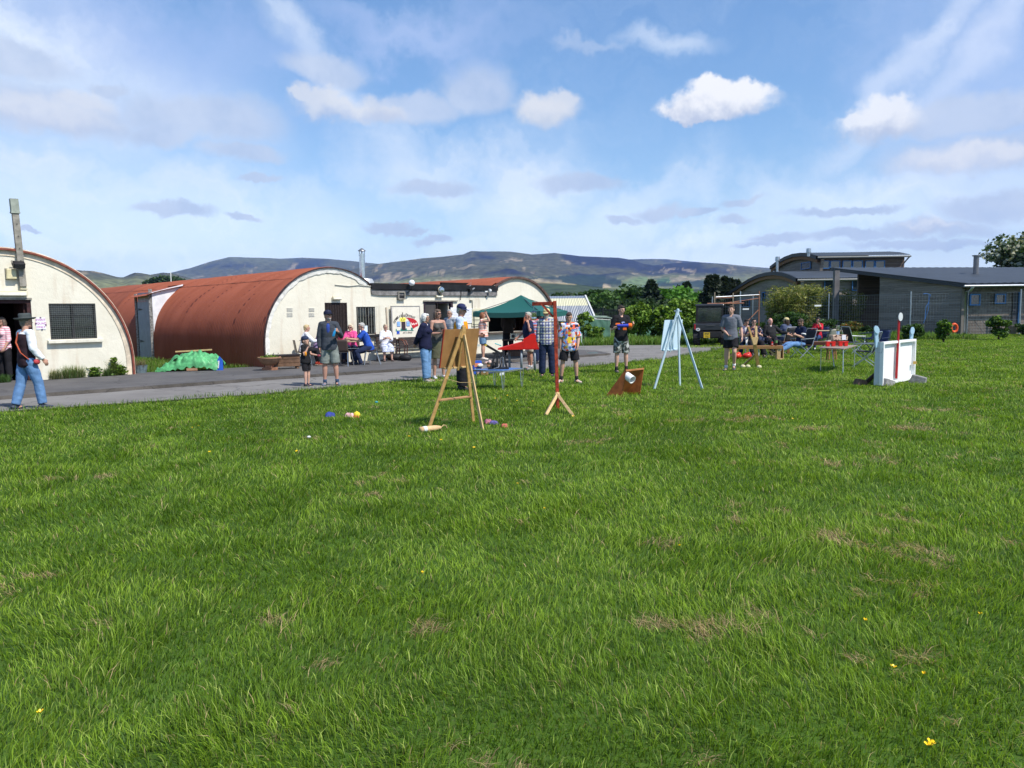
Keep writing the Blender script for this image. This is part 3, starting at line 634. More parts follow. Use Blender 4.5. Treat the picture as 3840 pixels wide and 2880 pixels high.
def win_part(B, parent, t0, z0, t1, z1, nx, ny, bars=0, mesh=0, s=-0.01, depth=0.10, mframe=None, sill=None):
 mf = mframe or M_black; mb = MB(); fw = 0.045
 def rr(a0, b0, a1, b1, th=0.03, dz=0.0): mb.prism([(a0, b0), (a1, b0), (a1, b1), (a0, b1)], P3(B, 0, s+dz, 0), UX, ZX, VX, th)
 rr(t0, z0, t1, z0+fw); rr(t0, z1-fw, t1, z1); rr(t0, z0+fw, t0+fw, z1-fw); rr(t1-fw, z0+fw, t1, z1-fw)
 for i in range(1, nx):
  x = t0+(t1-t0)*i/nx; w = 0.03 if i == nx//2 else 0.016; rr(x-w, z0+fw, x+w, z1-fw, 0.03, 0.003)
 for j in range(1, ny):
  y = z0+(z1-z0)*j/ny; rr(t0+fw, y-0.012, t1-fw, y+0.012, 0.026, 0.006)
 w = mb.build('window', mf, parent, True)
 g = MB(); g.prism([(t0+0.01, z0+0.01), (t1-0.01, z0+0.01), (t1-0.01, z1-0.01), (t0+0.01, z1-0.01)], P3(B, 0, s+depth*0.6, 0), UX, ZX, VX, 0.01)
 def sub(o):
  o.parent = w; o.matrix_parent_inverse = Matrix.Identity(4); return o
 sub(g.build('pane', M_glass, None))
 if bars:
  bb = MB()
  for i in range(bars):
   x = t0+(t1-t0)*(i+0.5)/bars; bb.tube([P3(B, x, s-0.015, z0+0.02), P3(B, x, s-0.015, z1-0.02)], 0.006, 5)
  sub(bb.build('bars', mat('pale_bars', (0.42, 0.40, 0.33), 0.6), None))
 if mesh:
  bb = MB(); n = 22
  for i in range(n):
   x = t0+(t1-t0)*(i+0.5)/n; bb.bar(P3(B, x, s-0.012, z0), P3(B, x, s-0.012, z1), 0.004, 0.002)
  for j in range(18):
   y = z0+(z1-z0)*(j+0.5)/18; bb.bar(P3(B, t0, s-0.014, y), P3(B, t1, s-0.014, y), 0.002, 0.004)
  sub(bb.build('wire_guard', mat('guard_wire', (0.16, 0.17, 0.16), 0.6), None))
 if sill:
  q = MB(); q.prism([(t0-0.09, z0-0.10), (t1+0.12, z0-0.10), (t1+0.12, z0-0.015), (t0-0.09, z0-0.015)], P3(B, 0, -0.12, 0), UX, ZX, VX, 0.14); sub(q.build('sill', sill, None, bevel=0.008))
 PM = Matrix.Translation(parent.location)
 for ch in [o for o in bpy.data.objects if o.parent == w]: ch.matrix_parent_inverse = Matrix.Identity(4);
 return w
def tube_light(B, name, label, t, z, w, h, s=-0.07, m=None, cat='light', base=None):
 e = empty(name, P3(B, t, s, z), TH, label, cat)
 mb = MB(); mb.box((0, 0.0, 0), (w, 0.07, h)); mb.build('housing', m or M_crm, e, bevel=0.012)
 mb = MB(); mb.box((0, -0.048, -h*0.12), (w*0.92, 0.025, h*0.55)); mb.build('diffuser', mat('diffuser', (0.75, 0.73, 0.62), 0.35), e, bevel=0.01)
 mb = MB(); mb.box((0, 0.045, 0), (w*0.5, 0.03, h*0.6)); mb.build('bracket', M_greymetal, e); return e
# ---- the left hut, cut by the frame edge
RL, ZL = 3.02, 0.40
BL = WA - UX*(2*RL)
def WLx(x, y): t, z = wall_hit(x, y, WA); return t+2*RL, z
def left_hut():
 e = empty('curved_roof_hut', BL + UX*RL, 0, 'weathered cream hut with a red rim, cut by the left edge of the photo', 'hut')
 (ta, za), (tb, zb) = WLx(191, 1274), WLx(357, 1138); door_r = WLx(124, 1250)[0]; door_l = door_r-1.45; dz = WLx(60, 1124)[1]
 mb = MB(); out = arch_pts(RL-0.04, ZL, 44, 0.04)
 mb.prism(out, P3(BL, 0, 0, 0), UX, ZX, VX, 0.24, holes=[[(ta, za), (tb, za), (tb, zb), (ta, zb)], [(door_l, 0.001), (door_r, 0.001), (door_r, dz), (door_l, dz)]])
 mb.build('front_wall', M_wall, e, True)
 hut_roof(BL, RL, ZL, 12, e, pitch=0.12, near=2); hut_rim(BL, RL, ZL, e, M_rim, 0.035, -0.10, -0.02)
 hut_rim(BL, RL, ZL, e, mat('flaking_render', (0.70, 0.60, 0.46), 0.9, var=0.25, vs=3, bump=0.6, bs=14), 0.13, -0.022, 0.02, 0.04, name='edge_band')
 win_part(BL, e, ta+.003, za+.003, tb-.003, zb-.003, 2, 3, mesh=1, s=0.03, sill=mat('cream_sill', (0.72, 0.68, 0.56), 0.8, var=0.15, vs=8))
 d = MB()
 d.prism([(door_l, 0.01), (door_l+0.09, 0.01), (door_l+0.09, dz-0.09), (door_r-0.09, dz-0.09), (door_r-0.09, 0.01), (door_r, 0.01), (door_r, dz-.002), (door_l, dz-.002)], P3(BL, 0, 0.03, 0), UX, ZX, VX, 0.12)
 d.build('door_frame', M_maroon, e, True)
 d = MB(); d.prism([(door_l-0.1, dz-0.001), (door_r+0.02, dz-0.001), (door_r+0.02, dz+0.05), (door_l-0.1, dz+0.04)], P3(BL, 0, -0.03, 0), UX, ZX, VX, 0.05); d.build('lintel', M_postwood, e, True)
 d = MB(); d.box(P3(BL, door_r-0.12, 0.65, dz/2), (0.05, 1.0, dz-0.1), TH); d.build('door', M_maroon, e, True)
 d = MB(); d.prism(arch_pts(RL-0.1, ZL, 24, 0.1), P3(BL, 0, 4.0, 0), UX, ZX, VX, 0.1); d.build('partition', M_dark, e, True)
 p0 = AT(68, 1085, P3(BL, *(WLx(75, 1080)[0], 0, 0)).y-0.06);
 bt, bz = WLx(83, 1075); tt_, tz = WLx(48, 750)
 po = empty('wooden_post', P3(BL, bt, -0.09, bz), 0, 'tall weathered wooden post fixed to the wall of the left hut', 'post')
 a = P3(BL, bt, -0.09, bz); b = P3(BL, tt_, -0.09, tz); mb = MB(); mb.bar(a, b, 0.15, 0.10, VX); mb.build('shaft', M_postwood, po, True, bevel=0.008)
 mb = MB(); dd = (b-a).normalized(); mb.bar(b-dd*0.30, b+dd*0.02, 0.18, 0.13, VX); mb.bar(b-dd*0.34, b-dd*0.30, 0.20, 0.15, VX); mb.build('capping', mat('verdigris_wood', (0.30, 0.33, 0.28), 0.8, var=0.2), po, True)
 for k in range(5): MB().tube([a.lerp(b, 0.3+k*0.14)-VX*0.05, a.lerp(b, 0.3+k*0.14)-VX*0.065], 0.012, 6).build('bolt', M_black, po, True)
 t, z = WLx(62, 995); fl = empty('floodlight', P3(BL, t, -0.20, z), TH, 'black floodlight clamped to the wooden post on the left hut', 'light')
 mb = MB(); mb.box((0, -0.02, 0), (0.26, 0.16, 0.15), M=Matrix.Rotation(0.5, 3, 'X')); mb.build('lamp_body', M_black, fl, bevel=0.02)
 mb = MB(); mb.box((0, -0.105, -0.045), (0.22, 0.01, 0.11), M=Matrix.Rotation(0.5, 3, 'X')); mb.build('lens', M_glass, fl)
 mb = MB(); mb.tube([(-.14, 0, 0), (-.14, .08, .10), (.14, .08, .10), (.14, 0, 0)], 0.01, 6); mb.build('bracket', M_black, fl)
 t, z = WLx(39, 1028); bx = empty('wall_lamp', P3(BL, t, -0.07, z), TH, 'square yellowed wall lamp between post and door of the left hut', 'light')
 mb = MB(); mb.box((0, 0, 0), (0.22, 0.13, 0.26), taper=(.92, .9)); mb.build('shade', mat('yellowed', (0.62, 0.55, 0.33), 0.4), bx, bevel=0.02); mb = MB(); mb.box((0, 0.062, 0), (0.24, 0.02, 0.28)); mb.build('back_plate', M_postwood, bx)
 t, z = WLx(85, 1067); jb = empty('junction_box', P3(BL, t, -0.06, z), TH, 'small cream electrical box at the foot of the wooden post', 'electrical box')
 mb = MB(); mb.box((0, 0, 0), (0.12, 0.08, 0.20)); mb.build('case', M_crm, jb, bevel=0.01); MB().tube([(0, 0, 0.1), (0, 0, 0.42)], 0.012, 6).build('conduit', M_crm, jb); MB().box((0, 0, -.115), (.16, .10, .03)).build('base_plate', M_crm, jb)
 t, z = WLx(44, 1101); tube_light(BL, 'door_light', 'long cream strip light over the doorway of the left hut', t, z, 0.66, 0.13, -0.06)
 c0, c1 = WLx(133, 1191), WLx(172, 1235); t, z = (c0[0]+c1[0])/2, (c0[1]+c1[1])/2; w, h = (c1[0]-c0[0]), (c0[1]-c1[1])
 sg = empty('paper_notice', P3(BL, t, -0.012, z), TH, 'white paper notice reading event squad only beside the left doorway', 'notice')
 mb = MB(); mb.box((0, 0, 0), (w, 0.004, h)); mb.build('sheet', M_paper, sg)
 for q, zz in (('EVENT', .30), ('SQUAD', 0.0), ('ONLY', -.30)): mb = MB(); add_text(mb, q, 0.075, (0, -0.005, zz*h), (1, 0, 0), (0, 0, 1), 0.001); mb.build('lettering', mat('pink_ink', (0.50, 0.10, 0.36), 0.7, var=0), sg)
 for (x, zz) in ((0, h*.49), (-w*.52, 0.0), (w*.52, -.04), (.02, -h*.5)):
  mb = MB(); mb.box((x, -0.006, zz), (0.035, 0.004, 0.03)); mb.build('tape', mat('purple_tape', (0.10, 0.05, 0.11), 0.5), sg)
 return e
left_hut()
# ---- the middle hut
RM, ZM = 2.46, 0.74
def WM(x, y): return wall_hit(x, y, WB)
def middle_hut():
 e = empty('curved_roof_hut', WB + UX*RM, 0, 'large cream hut with a long red corrugated roof, behind the seated group', 'hut')
 l, b = WM(1218, 1380)[0], 0.001; r, tp = WM(1301, 1135); l = WM(1217, 1135)[0]; w0, w1 = WM(1339, 1255), WM(1426, 1150)
 mb = MB(); mb.prism(arch_pts(RM-0.05, ZM, 48, 0.05), WB, UX, ZX, VX, 0.24, holes=[[(l, b), (r, b), (r, tp), (l, tp)], [(w0[0], w0[1]), (w1[0], w0[1]), (w1[0], w1[1]), (w0[0], w1[1])]])
 mb.build('front_wall', M_wall, e, True)
 hut_roof(WB, RM, ZM, 33, e, cut=((8.9, 10.6), 2.88), trim=1);
 hut_rim(WB, RM, ZM, e, mat('rim_black', (0.05, 0.03, 0.03), 0.7, var=0.5, vs=9), 0.03, -0.085, -0.03, side=1, zc=2.72)
 mb = MB(); n = 120; A = [p for p in arch_pts(RM-0.03, ZM, n, 0.03, 0.05) if p[0] < RM or p[1] > 2.70]; vs = []; fs = []
 for i, (t, z) in enumerate(A):
  w = 0.15+0.06*mnoise.noise(Vector((i*0.23, 1, 0)))+0.03*mnoise.noise(Vector((i*0.9, 4, 0))); c = Vector((RM, ZM)); d = (Vector((t, max(z, ZM)))-c).normalized() if z >= ZM else Vector((1 if t > RM else -1, 0))
  q = Vector((t, z)) - d*w; dep = 0.05+0.02*mnoise.noise(Vector((i*0.4, 9, 0)))
  vs += [P3(WB, t, -0.002, z), P3(WB, t, -dep, z), P3(WB, q.x, -dep*0.6, q.y), P3(WB, q.x, 0.002, q.y)]
 for i in range(len(A)-1):
  for j in range(3): fs.append((i*4+j, (i+1)*4+j, (i+1)*4+j+1, i*4+j+1))
 mb.add(vs, fs); mb.build('edge_band', mat('white_band', (0.74, 0.72, 0.66), 0.85, var=0.15, vs=4, bump=0.6, bs=16), e, True)
 d = MB(); d.box(P3(WB, (l+r)/2, 0.06, tp/2), (r-l-0.10, 0.06, tp-0.08), TH)
 for i in range(7): d.box(P3(WB, l+0.09+(r-l-0.18)*(i+.5)/7, 0.025, tp/2), ((r-l-0.2)/7-0.012, 0.02, tp-0.1), TH)
 dr = d.build('door', M_oldwood, e, True)
 d = MB(); d.prism([(l, 0.01), (l+0.05, 0.01), (l+0.05, tp-0.05), (r-0.05, tp-0.05), (r-0.05, 0.01), (r, 0.01), (r, tp), (l, tp)], P3(WB, 0, 0.01, 0), UX, ZX, VX, 0.12); d.build('door_frame', M_oldwood, e, True)
 win_part(WB, e, w0[0]+.003, w0[1]+.003, w1[0]-.003, w1[1]-.003, 2, 3, bars=9, s=0.02, sill=M_black)
 pp = MB(); a, b_ = WM(1349, 1246), WM(1377, 1221); pp.prism([(a[0], a[1]), (b_[0], a[1]), (b_[0], b_[1]), (a[0], b_[1])], P3(WB, 0, -0.012, 0), UX, ZX, VX, 0.006)
 tag(pp.build('paper_poster', mat('poster_paper', (0.62, 0.72, 0.82), 0.7, var=0.25, vs=14)), 'small pale blue poster in the barred window', 'poster')
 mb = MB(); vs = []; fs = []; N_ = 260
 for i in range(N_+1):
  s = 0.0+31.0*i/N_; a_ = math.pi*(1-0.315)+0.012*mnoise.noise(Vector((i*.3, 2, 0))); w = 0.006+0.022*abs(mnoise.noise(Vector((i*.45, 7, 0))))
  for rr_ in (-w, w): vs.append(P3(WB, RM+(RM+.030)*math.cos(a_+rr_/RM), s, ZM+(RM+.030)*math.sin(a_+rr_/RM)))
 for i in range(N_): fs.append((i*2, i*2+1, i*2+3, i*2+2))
 mb.add(vs, fs); mb.build('lap_shadow', mat('seam_shadow', (.06, .018, .014), .8, var=.4), e, True)  # ragged dark strip painted as the shadow along the sheet lap
 s0, s1 = 8.9, 10.6
 mb = MB(); mb.box(P3(WB, 0.01, (s0+s1)/2-0.10, 1.16), (0.05, s1-s0-0.32, 2.24), TH); mb.build('side_door', mat('pale_grey_door', (0.33, 0.38, 0.42), 0.6, var=0.12, vs=4), e, True)
 for z in (0.72, 1.98): MB().prism([(-s1+0.36, z-0.05), (-s1+0.36, z+0.05), (-s1+0.85, z+0.0)], P3(WB, -0.03, 0, 0), -VX, ZX, UX, 0.01).build('hinge', M_black, e, True)
 mb = MB(); mb.box(P3(WB, 0.03, (s0+s1)/2-0.10, 2.46), (0.05, s1-s0-0.35, 0.34), TH); mb.build('fanlight_board', mat('pale_board', (0.42, 0.44, 0.45), 0.7, var=0.2, vs=5), e, True)
 mf_ = mat('peeling_frame', (0.30, 0.29, 0.27), 0.85, var=0.6, vs=18); MB().bar(P3(WB, -0.01, s0+0.03, 0), P3(WB, -0.01, s0+0.03, 2.75), 0.10, 0.10).build('door_post', mf_, e, True); MB().bar(P3(WB, 0.0, s1-0.07, 0), P3(WB, 0.0, s1-0.07, 2.6), 0.08, 0.08).build('door_post', mf_, e, True)
 ck = [(0.02, 0.0), (0.02, 2.62), (1.25, 2.95)] + [(t, z) for t, z in reversed(arch_pts(RM-0.03, ZM, 40, 0.03)) if 0.02 < t < 1.25 and z > ZM]
 mb = MB(); mb.prism(ck, P3(WB, 0, s0-0.05, 0), UX, ZX, VX, 0.06); mb.build('cheek_wall', mat('white_cheek', (0.72, 0.73, 0.76), 0.8, var=0.12, vs=3), e, True)
 mb = MB()
 def flap(u, v):
  s = s0-0.18+(s1-s0+0.3)*u; t = -0.22+1.85*v; return P3(WB, t, s, 2.50+0.46*v**0.75+0.012*math.cos(u*75)-0.06*u*(1-v))
 mb.grid(flap, 60, 8); mb.build('porch_flap', M_roof, e, True, smooth_=True)
 for x in (1086, 1168):
  for y in (1161, 1180):
   t, z = WM(x, y); mb = MB()
   for i in range(4): mb.box(P3(WB, t, -0.008, z-0.05+0.032*i), (0.20, 0.018, 0.016), TH)
   mb.build('air_vent', mat('vent_white', (0.62, 0.60, 0.54), 0.8), e, True)
 t, z = WM(1260, 1118); tube_light(WB, 'door_light', 'cream strip light above the dark plank door', t, z, 0.34, 0.11, -0.06)
 a, b = WM(1255, 1068), WM(1392, 1074); cb = MB(); cb.tube([P3(WB, a[0], -0.02, a[1]), P3(WB, a[0]+0.5, -0.025, a[1]-0.035), P3(WB, a[0]+0.9, -0.02, a[1]+0.0), P3(WB, b[0], -0.02, b[1])], 0.016, 6)
 tag(cb.build('cable_conduit', mat('grey_conduit', (0.5, 0.49, 0.43), 0.6)), 'thin pale conduit running along the arch to the flat roof', 'conduit')
middle_hut()
TL, TR_ = WM(1391, 1080)[0], WM(1861, 1090)[0]
RR3, ZR3 = 2.44, 0.64; T3 = WM(1940, 1060)[0]; B3 = WB + UX*(T3-RR3)
def right_hut():
 e = empty('curved_roof_hut', B3+UX*RR3, 0, 'cream hut with rounded red roof rising behind the green gazebo', 'hut')
 def q(x, y): t, z = WM(x, y); return t-(T3-RR3), z
 h0, h1 = q(1832, 1246), q(2000, 1160); d0 = q(2022, 1300)[0]; d1 = q(2060, 1300)[0]
 mb = MB(); mb.prism(arch_pts(RR3-0.05, ZR3, 44, 0.05), B3, UX, ZX, VX, 0.24, holes=[[(h0[0], h0[1]), (h1[0], h0[1]), (h1[0], h1[1]), (h0[0], h1[1])]])
 mb.build('front_wall', M_wall, e, True)
 hut_roof(B3, RR3, ZR3, 22, e, near=3, trim=-1); hut_rim(B3, RR3, ZR3, e, mat('rim_brown', (0.10, 0.06, 0.05), 0.7, var=0.5, vs=9), 0.06, -0.10, -0.03, side=-1, zc=2.70)
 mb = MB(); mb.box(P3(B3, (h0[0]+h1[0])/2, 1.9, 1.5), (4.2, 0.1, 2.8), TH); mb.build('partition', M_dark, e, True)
 mb = MB(); mb.box(P3(B3, (h0[0]+h1[0])/2, 0.02, h0[1]-0.03), (h1[0]-h0[0]+0.2, 0.42, 0.05), TH); mb.build('counter', mat('brown_counter', (0.11, 0.08, 0.06), 0.5), e, True)
 mb = MB(); x = h0[0]; mb.prism([(x-0.9, h0[1]+0.25), (x-0.02, h0[1]+0.25), (x-0.02, h1[1]+0.05), (x-0.9, h1[1]+0.05)], P3(B3, 0, -0.03, 0), UX, ZX, VX, 0.03)
 for k in range(4): mb.box(P3(B3, x-0.46, -0.04, h0[1]+0.35+0.17*k), (0.8, 0.02, 0.02), TH)
 mb.build('shutter', mat('cream_shutter', (0.60, 0.57, 0.42), 0.7, var=0.1), e, True)
 mb = MB(); mb.prism([(0, 0), (0.5, 0), (0.46, 0.35), (0.3, 0.55), (0.04, 0.55)], P3(B3, h1[0]-0.75, -0.16, h1[1]-0.62), UX, ZX, VX, 0.02)
 m = bpy.data.materials.new('orange_stripes'); m.use_nodes = True; t = m.node_tree; b = bsdf(m); tc = nn(t, 'ShaderNodeTexCoord'); w = nn(t, 'ShaderNodeTexWave', i_Scale=9.0, bands_direction='X'); t.links.new(tc.outputs['Object'], w.inputs['Vector'])
 t.links.new(mixc(t, smooth(t, w.outputs['Fac'], 0.45, 0.55), (0.55, 0.13, 0.03), (0.05, 0.03, 0.03)), b.inputs['Base Color'])
 tag(mb.build('striped_cloth', m), 'orange and black striped cloth hanging at the serving hatch', 'cloth')
right_hut()
def link_building():
 e = empty('flat_roofed_link', P3(WB, (TL+TR_)/2, 0, 0), 0, 'low flat roofed cream building with black felt edge between the two huts', 'building')
 c = (TL+TR_)/2; zt = 2.36
 dl, dtop = WM(1588, 1131); dr = WM(1697, 1131)[0]; a0 = 4.62 if TL < 3 else TL+0.3
 t_in0 = 2*RM-0.02; t_in1 = T3-RR3+0.03
 mb = MB(); mb.prism([(t_in0-0.72, 0.0), (t_in1+0.6, 0.0), (t_in1+0.6, zt), (t_in0-0.72, zt)], P3(WB, 0, 0.004, 0), UX, ZX, VX, 0.22, holes=[[(dl, 0.001), (dr, 0.001), (dr, dtop), (dl, dtop)]])
 mb.build('front_wall', M_wall, e, True)
 zf = WM(1620, 1087)[1]; mb = MB(); mb.prism([(TL, zt-0.02), (TL-0.02, zf), (TR_, zf), (TR_, zt-0.04), (TL+0.3, zt-0.05)], P3(WB, 0, -0.055, 0), UX, ZX, VX, 0.30); mb.build('concrete_lintel', M_conc, e, True)
 mb = MB(); mb.box(P3(WB, c, 3.0, zf+0.10), (TR_-TL+0.02, 6.2, 0.20), TH); mb.build('felt_roof', mat('black_felt', (0.012, 0.011, 0.012), 0.55, var=0.4, vs=3, bump=0.3, bs=8), e, True)
 mb = MB(); w = dr-dl
 mb.prism([(dl, 0.01), (dl+0.06, 0.01), (dl+0.06, dtop-0.06), (dr-0.10, dtop-0.06), (dr-0.10, 0.01), (dr, 0.01), (dr, dtop), (dl, dtop)], P3(WB, 0, -0.02, 0), UX, ZX, VX, 0.14); mb.build('door_frame', mat('purple_black', (0.035, 0.02, 0.03), 0.6, var=0.3), e, True)
 mb = MB(); mb.box(P3(WB, dl+0.06+w*0.19, 0.05, dtop/2), (w*0.38, 0.05, dtop-0.12), TH); mb.build('door', mat('dark_grey_door', (0.07, 0.062, 0.058), 0.5, var=0.2, vs=3), e, True)
 mb = MB(); mb.box(P3(WB, dl+0.07+w*0.40, 0.02, dtop/2), (0.03, 0.08, dtop-0.12), TH); mb.build('door_post', M_oldwood, e, True)
 mb = MB(); mb.box(P3(WB, dr-0.17, 0.5, dtop/2), (0.05, 0.9, dtop-0.12), TH); mb.build('door', mat('pale_inner_door', (0.36, 0.33, 0.27), 0.6), e, True)
 mb = MB(); mb.prism([(dl-0.03, dtop+0.003), (dr+0.22, dtop+0.003), (dr+0.24, dtop+0.045), (dl, dtop+0.05)], P3(WB, 0, -0.06, 0), UX, ZX, VX, 0.10); mb.build('lintel', M_postwood, e, True)
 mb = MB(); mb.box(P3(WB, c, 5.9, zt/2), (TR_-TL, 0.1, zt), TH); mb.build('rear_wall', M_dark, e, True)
 t = WM(1430, 1050)[0]; f = empty('chimney_flue', P3(WB, t+0.05, 1.2, zf+0.2), 0, 'silver metal flue with pointed cowl on a round pale base', 'chimney')
 mb = MB(); mb.lathe([(0.40, 0), (0.40, 0.03), (0.385, 0.12), (0.34, 0.19), (0.33, 0.205)], n=32); mb.build('base', mat('pale_galvanised', (0.60, 0.60, 0.58), 0.45, 0.5, var=0.12, vs=7), f, smooth_=False, auto=40)
 mb = MB(); mb.lathe([(0.10, 0.2), (0.10, 1.0), (0.112, 1.0), (0.112, 1.09), (0.095, 1.09)], n=24); mb.build('pipe', M_steel, f, auto=35)
 mb = MB(); mb.lathe([(0.145, 1.185), (0.14, 1.2), (0.02, 1.29), (0.0, 1.295)], n=24); mb.build('cowl', M_greymetal, f, auto=35)
 for k in range(4): a = k*math.pi/2+.3; MB().bar((.085*math.cos(a), .085*math.sin(a), 1.08), (.085*math.cos(a), .085*math.sin(a), 1.2), .022, .01).build('cowl_strut', M_greymetal, f)
 t, z = WM(1526, 1062); g = empty('globe_lamp', P3(WB, t, -0.28, z-0.0), TH, 'round white globe lamp on a black bracket at the roof edge', 'light')
 mb = MB(); mb.ell((0, 0, 0), 0.108, 24, 14); mb.build('globe', mat('opal_globe', (0.82, 0.82, 0.82), 0.3, var=0), g, smooth_=True)
 mb = MB(); mb.tube([(0, 0, -0.10), (0, 0.02, -0.20), (-0.02, 0.12, -0.30), (-0.06, 0.22, -0.36)], 0.014, 6); mb.tube([(0, 0, -.13), (0, 0, -.09)], .035, 10); mb.build('bracket', M_black, g)
 t, z = WM(1501, 1107); v = empty('vent_box', P3(WB, t, -0.10, z), TH, 'small square dark vent box in a pale frame under the globe lamp', 'vent')
 mb = MB(); o = 0.155; i_ = 0.115; mb.prism([(-o, -o), (o, -o), (o, o*.8), (-o, o*.8)], (0, 0, 0), (1, 0, 0), (0, 0, 1), (0, 1, 0), 0.10, holes=[[(-i_, -i_), (i_, -i_), (i_, i_*.75), (-i_, i_*.75)]]); mb.build('frame', M_postwood, v)
 mb = MB(); mb.box((0, 0.06, -.01), (.24, .02, .22)); mb.build('grille', M_black, v)
 t, z = WM(1645, 1088); g = empty('bulkhead_lamp', P3(WB, t, -0.14, z), TH, 'round glass floodlamp on the concrete lintel above the double door', 'light')
 mb = MB(); mb.lathe([(0.115, 0), (0.12, 0.03), (0.10, 0.06), (0.0, 0.07)], M=Matrix.Rotation(math.pi/2, 3, 'X'), n=22); mb.build('reflector', M_steel, g, auto=40); mb = MB(); mb.ell((0, .02, 0), (.128, .05, .128), 22, 8); mb.tube([(0, .02, -.1), (.03, .05, -.17)], .02, 6); mb.build('bezel', M_crm, g, smooth_=True)
 t, z = WM(1644, 1112); tube_light(WB, 'emergency_light', 'small yellow strip light directly over the double door', t, z, 0.32, 0.08, -0.05)
 t, z = WM(1755, 1087); g = empty('wall_camera', P3(WB, t, -0.12, z), TH, 'black camera and aerial fittings on the concrete lintel', 'camera')
 mb = MB(); mb.box((0, 0, 0), (0.14, 0.14, 0.08)); mb.tube([(-.07, .02, .02), (-.14, 0, .06)], .015, 6); mb.box((-.03, 0, -.07), (.06, .08, .06)); mb.build('camera_body', M_black, g, bevel=0.01)
 mb = MB(); mb.box((0.13, -0.02, 0.03), (0.16, 0.07, 0.05), M=Matrix.Rotation(-.5, 3, 'Y')); mb.build('lens_arm', M_greymetal, g, bevel=0.01)
 mb = MB(); mb.tube([(-.06, 0, .14), (.02, 0, .15), (.05, 0, .18), (.05, 0, .30)], .008, 6); mb.build('aerial', M_greymetal, g)
 t, z = WM(1823, 1089); g = empty('security_camera', P3(WB, t, -0.06, z), TH, 'white dome security camera at the right end of the lintel', 'camera')
 mb = MB(); mb.box((-.04, 0, .02), (0.18, 0.05, 0.20)); mb.build('housing', M_white, g, bevel=0.01); mb = MB(); mb.lathe([(.055, .05), (.06, 0), (.05, -.04), (.02, -.07)], c=(.05, -.12, -.02), n=16); mb.bar((0.05, 0, .04), (0.05, -.12, .04), .04, .03); mb.build('dome', M_white, g, auto=40)
 mb = MB(); mb.ell((.05, -.16, -.03), (.028, .02, .028), 10, 6); mb.build('lens', M_black, g)
 t, z = WM(1723, 1078); tt2, z2 = WM(1723, 1125); cb = MB(); ta = WM(1400, 1072)
 cb.tube([P3(WB, TL+0.03, -0.075, zf+.01)]+[P3(WB, TL+0.03+(t-TL-0.1)*k/8, -0.08, zf+0.01-0.03*math.sin(math.pi*((k*0.37) % 1))) for k in range(1, 9)]+[P3(WB, t, -0.08, z-0.06), P3(WB, t+.01, -0.08, z-.2), P3(WB, t+.01, -0.03, z2)], 0.013, 6)
 tag(cb.build('cable', M_black), 'black cable sagging along the edge of the felt roof', 'cable')
 t, z = WM(1764, 1127); cb = MB(); cb.box(P3(WB, t, -.03, z), (.12, .05, .03), TH); cb.tube([P3(WB, t-.1, -.02, z+.22), P3(WB, t-.06, -.02, z+.05), P3(WB, t, -.03, z)], .005, 5); cb.tube([P3(WB, t+.08, -.02, z), P3(WB, t+.09, -.02, z-.95)], .012, 6)
 tag(cb.build('cable', mat('conduit_dark', (.1, .1, .08), .6)), 'thin drop cable with small box right of the double door', 'cable')
 for k, (x0, y0, x1, y1, lab, nm) in enumerate(((1690, 1153, 1730, 1215, 'white paper poster beside the door, behind the capped man', 'paper_poster'), (1733, 1156, 1774, 1212, 'white printed poster left of the gazebo corner', 'paper_poster'))):
  a, b = WM(x0, y1), WM(x1, y0); po = empty(nm, P3(WB, (a[0]+b[0])/2, -0.02, (a[1]+b[1])/2), TH, lab, 'poster'); w, h = b[0]-a[0], b[1]-a[1]
  mb = MB(); mb.box((0, 0, 0), (w, 0.006, h)); mb.build('sheet', M_paper, po); mb = MB(); rr = random.Random(k)
  for i in range(9):
   ww = w*rr.uniform(.3, .75); mb.box((rr.uniform(-.08, .08)*w, -.005, h*(.40-.1*i)), (ww, .002, .012))
  mb.build('print', mat('faint_print', (.50, .50, .55), .8), po)
link_building()
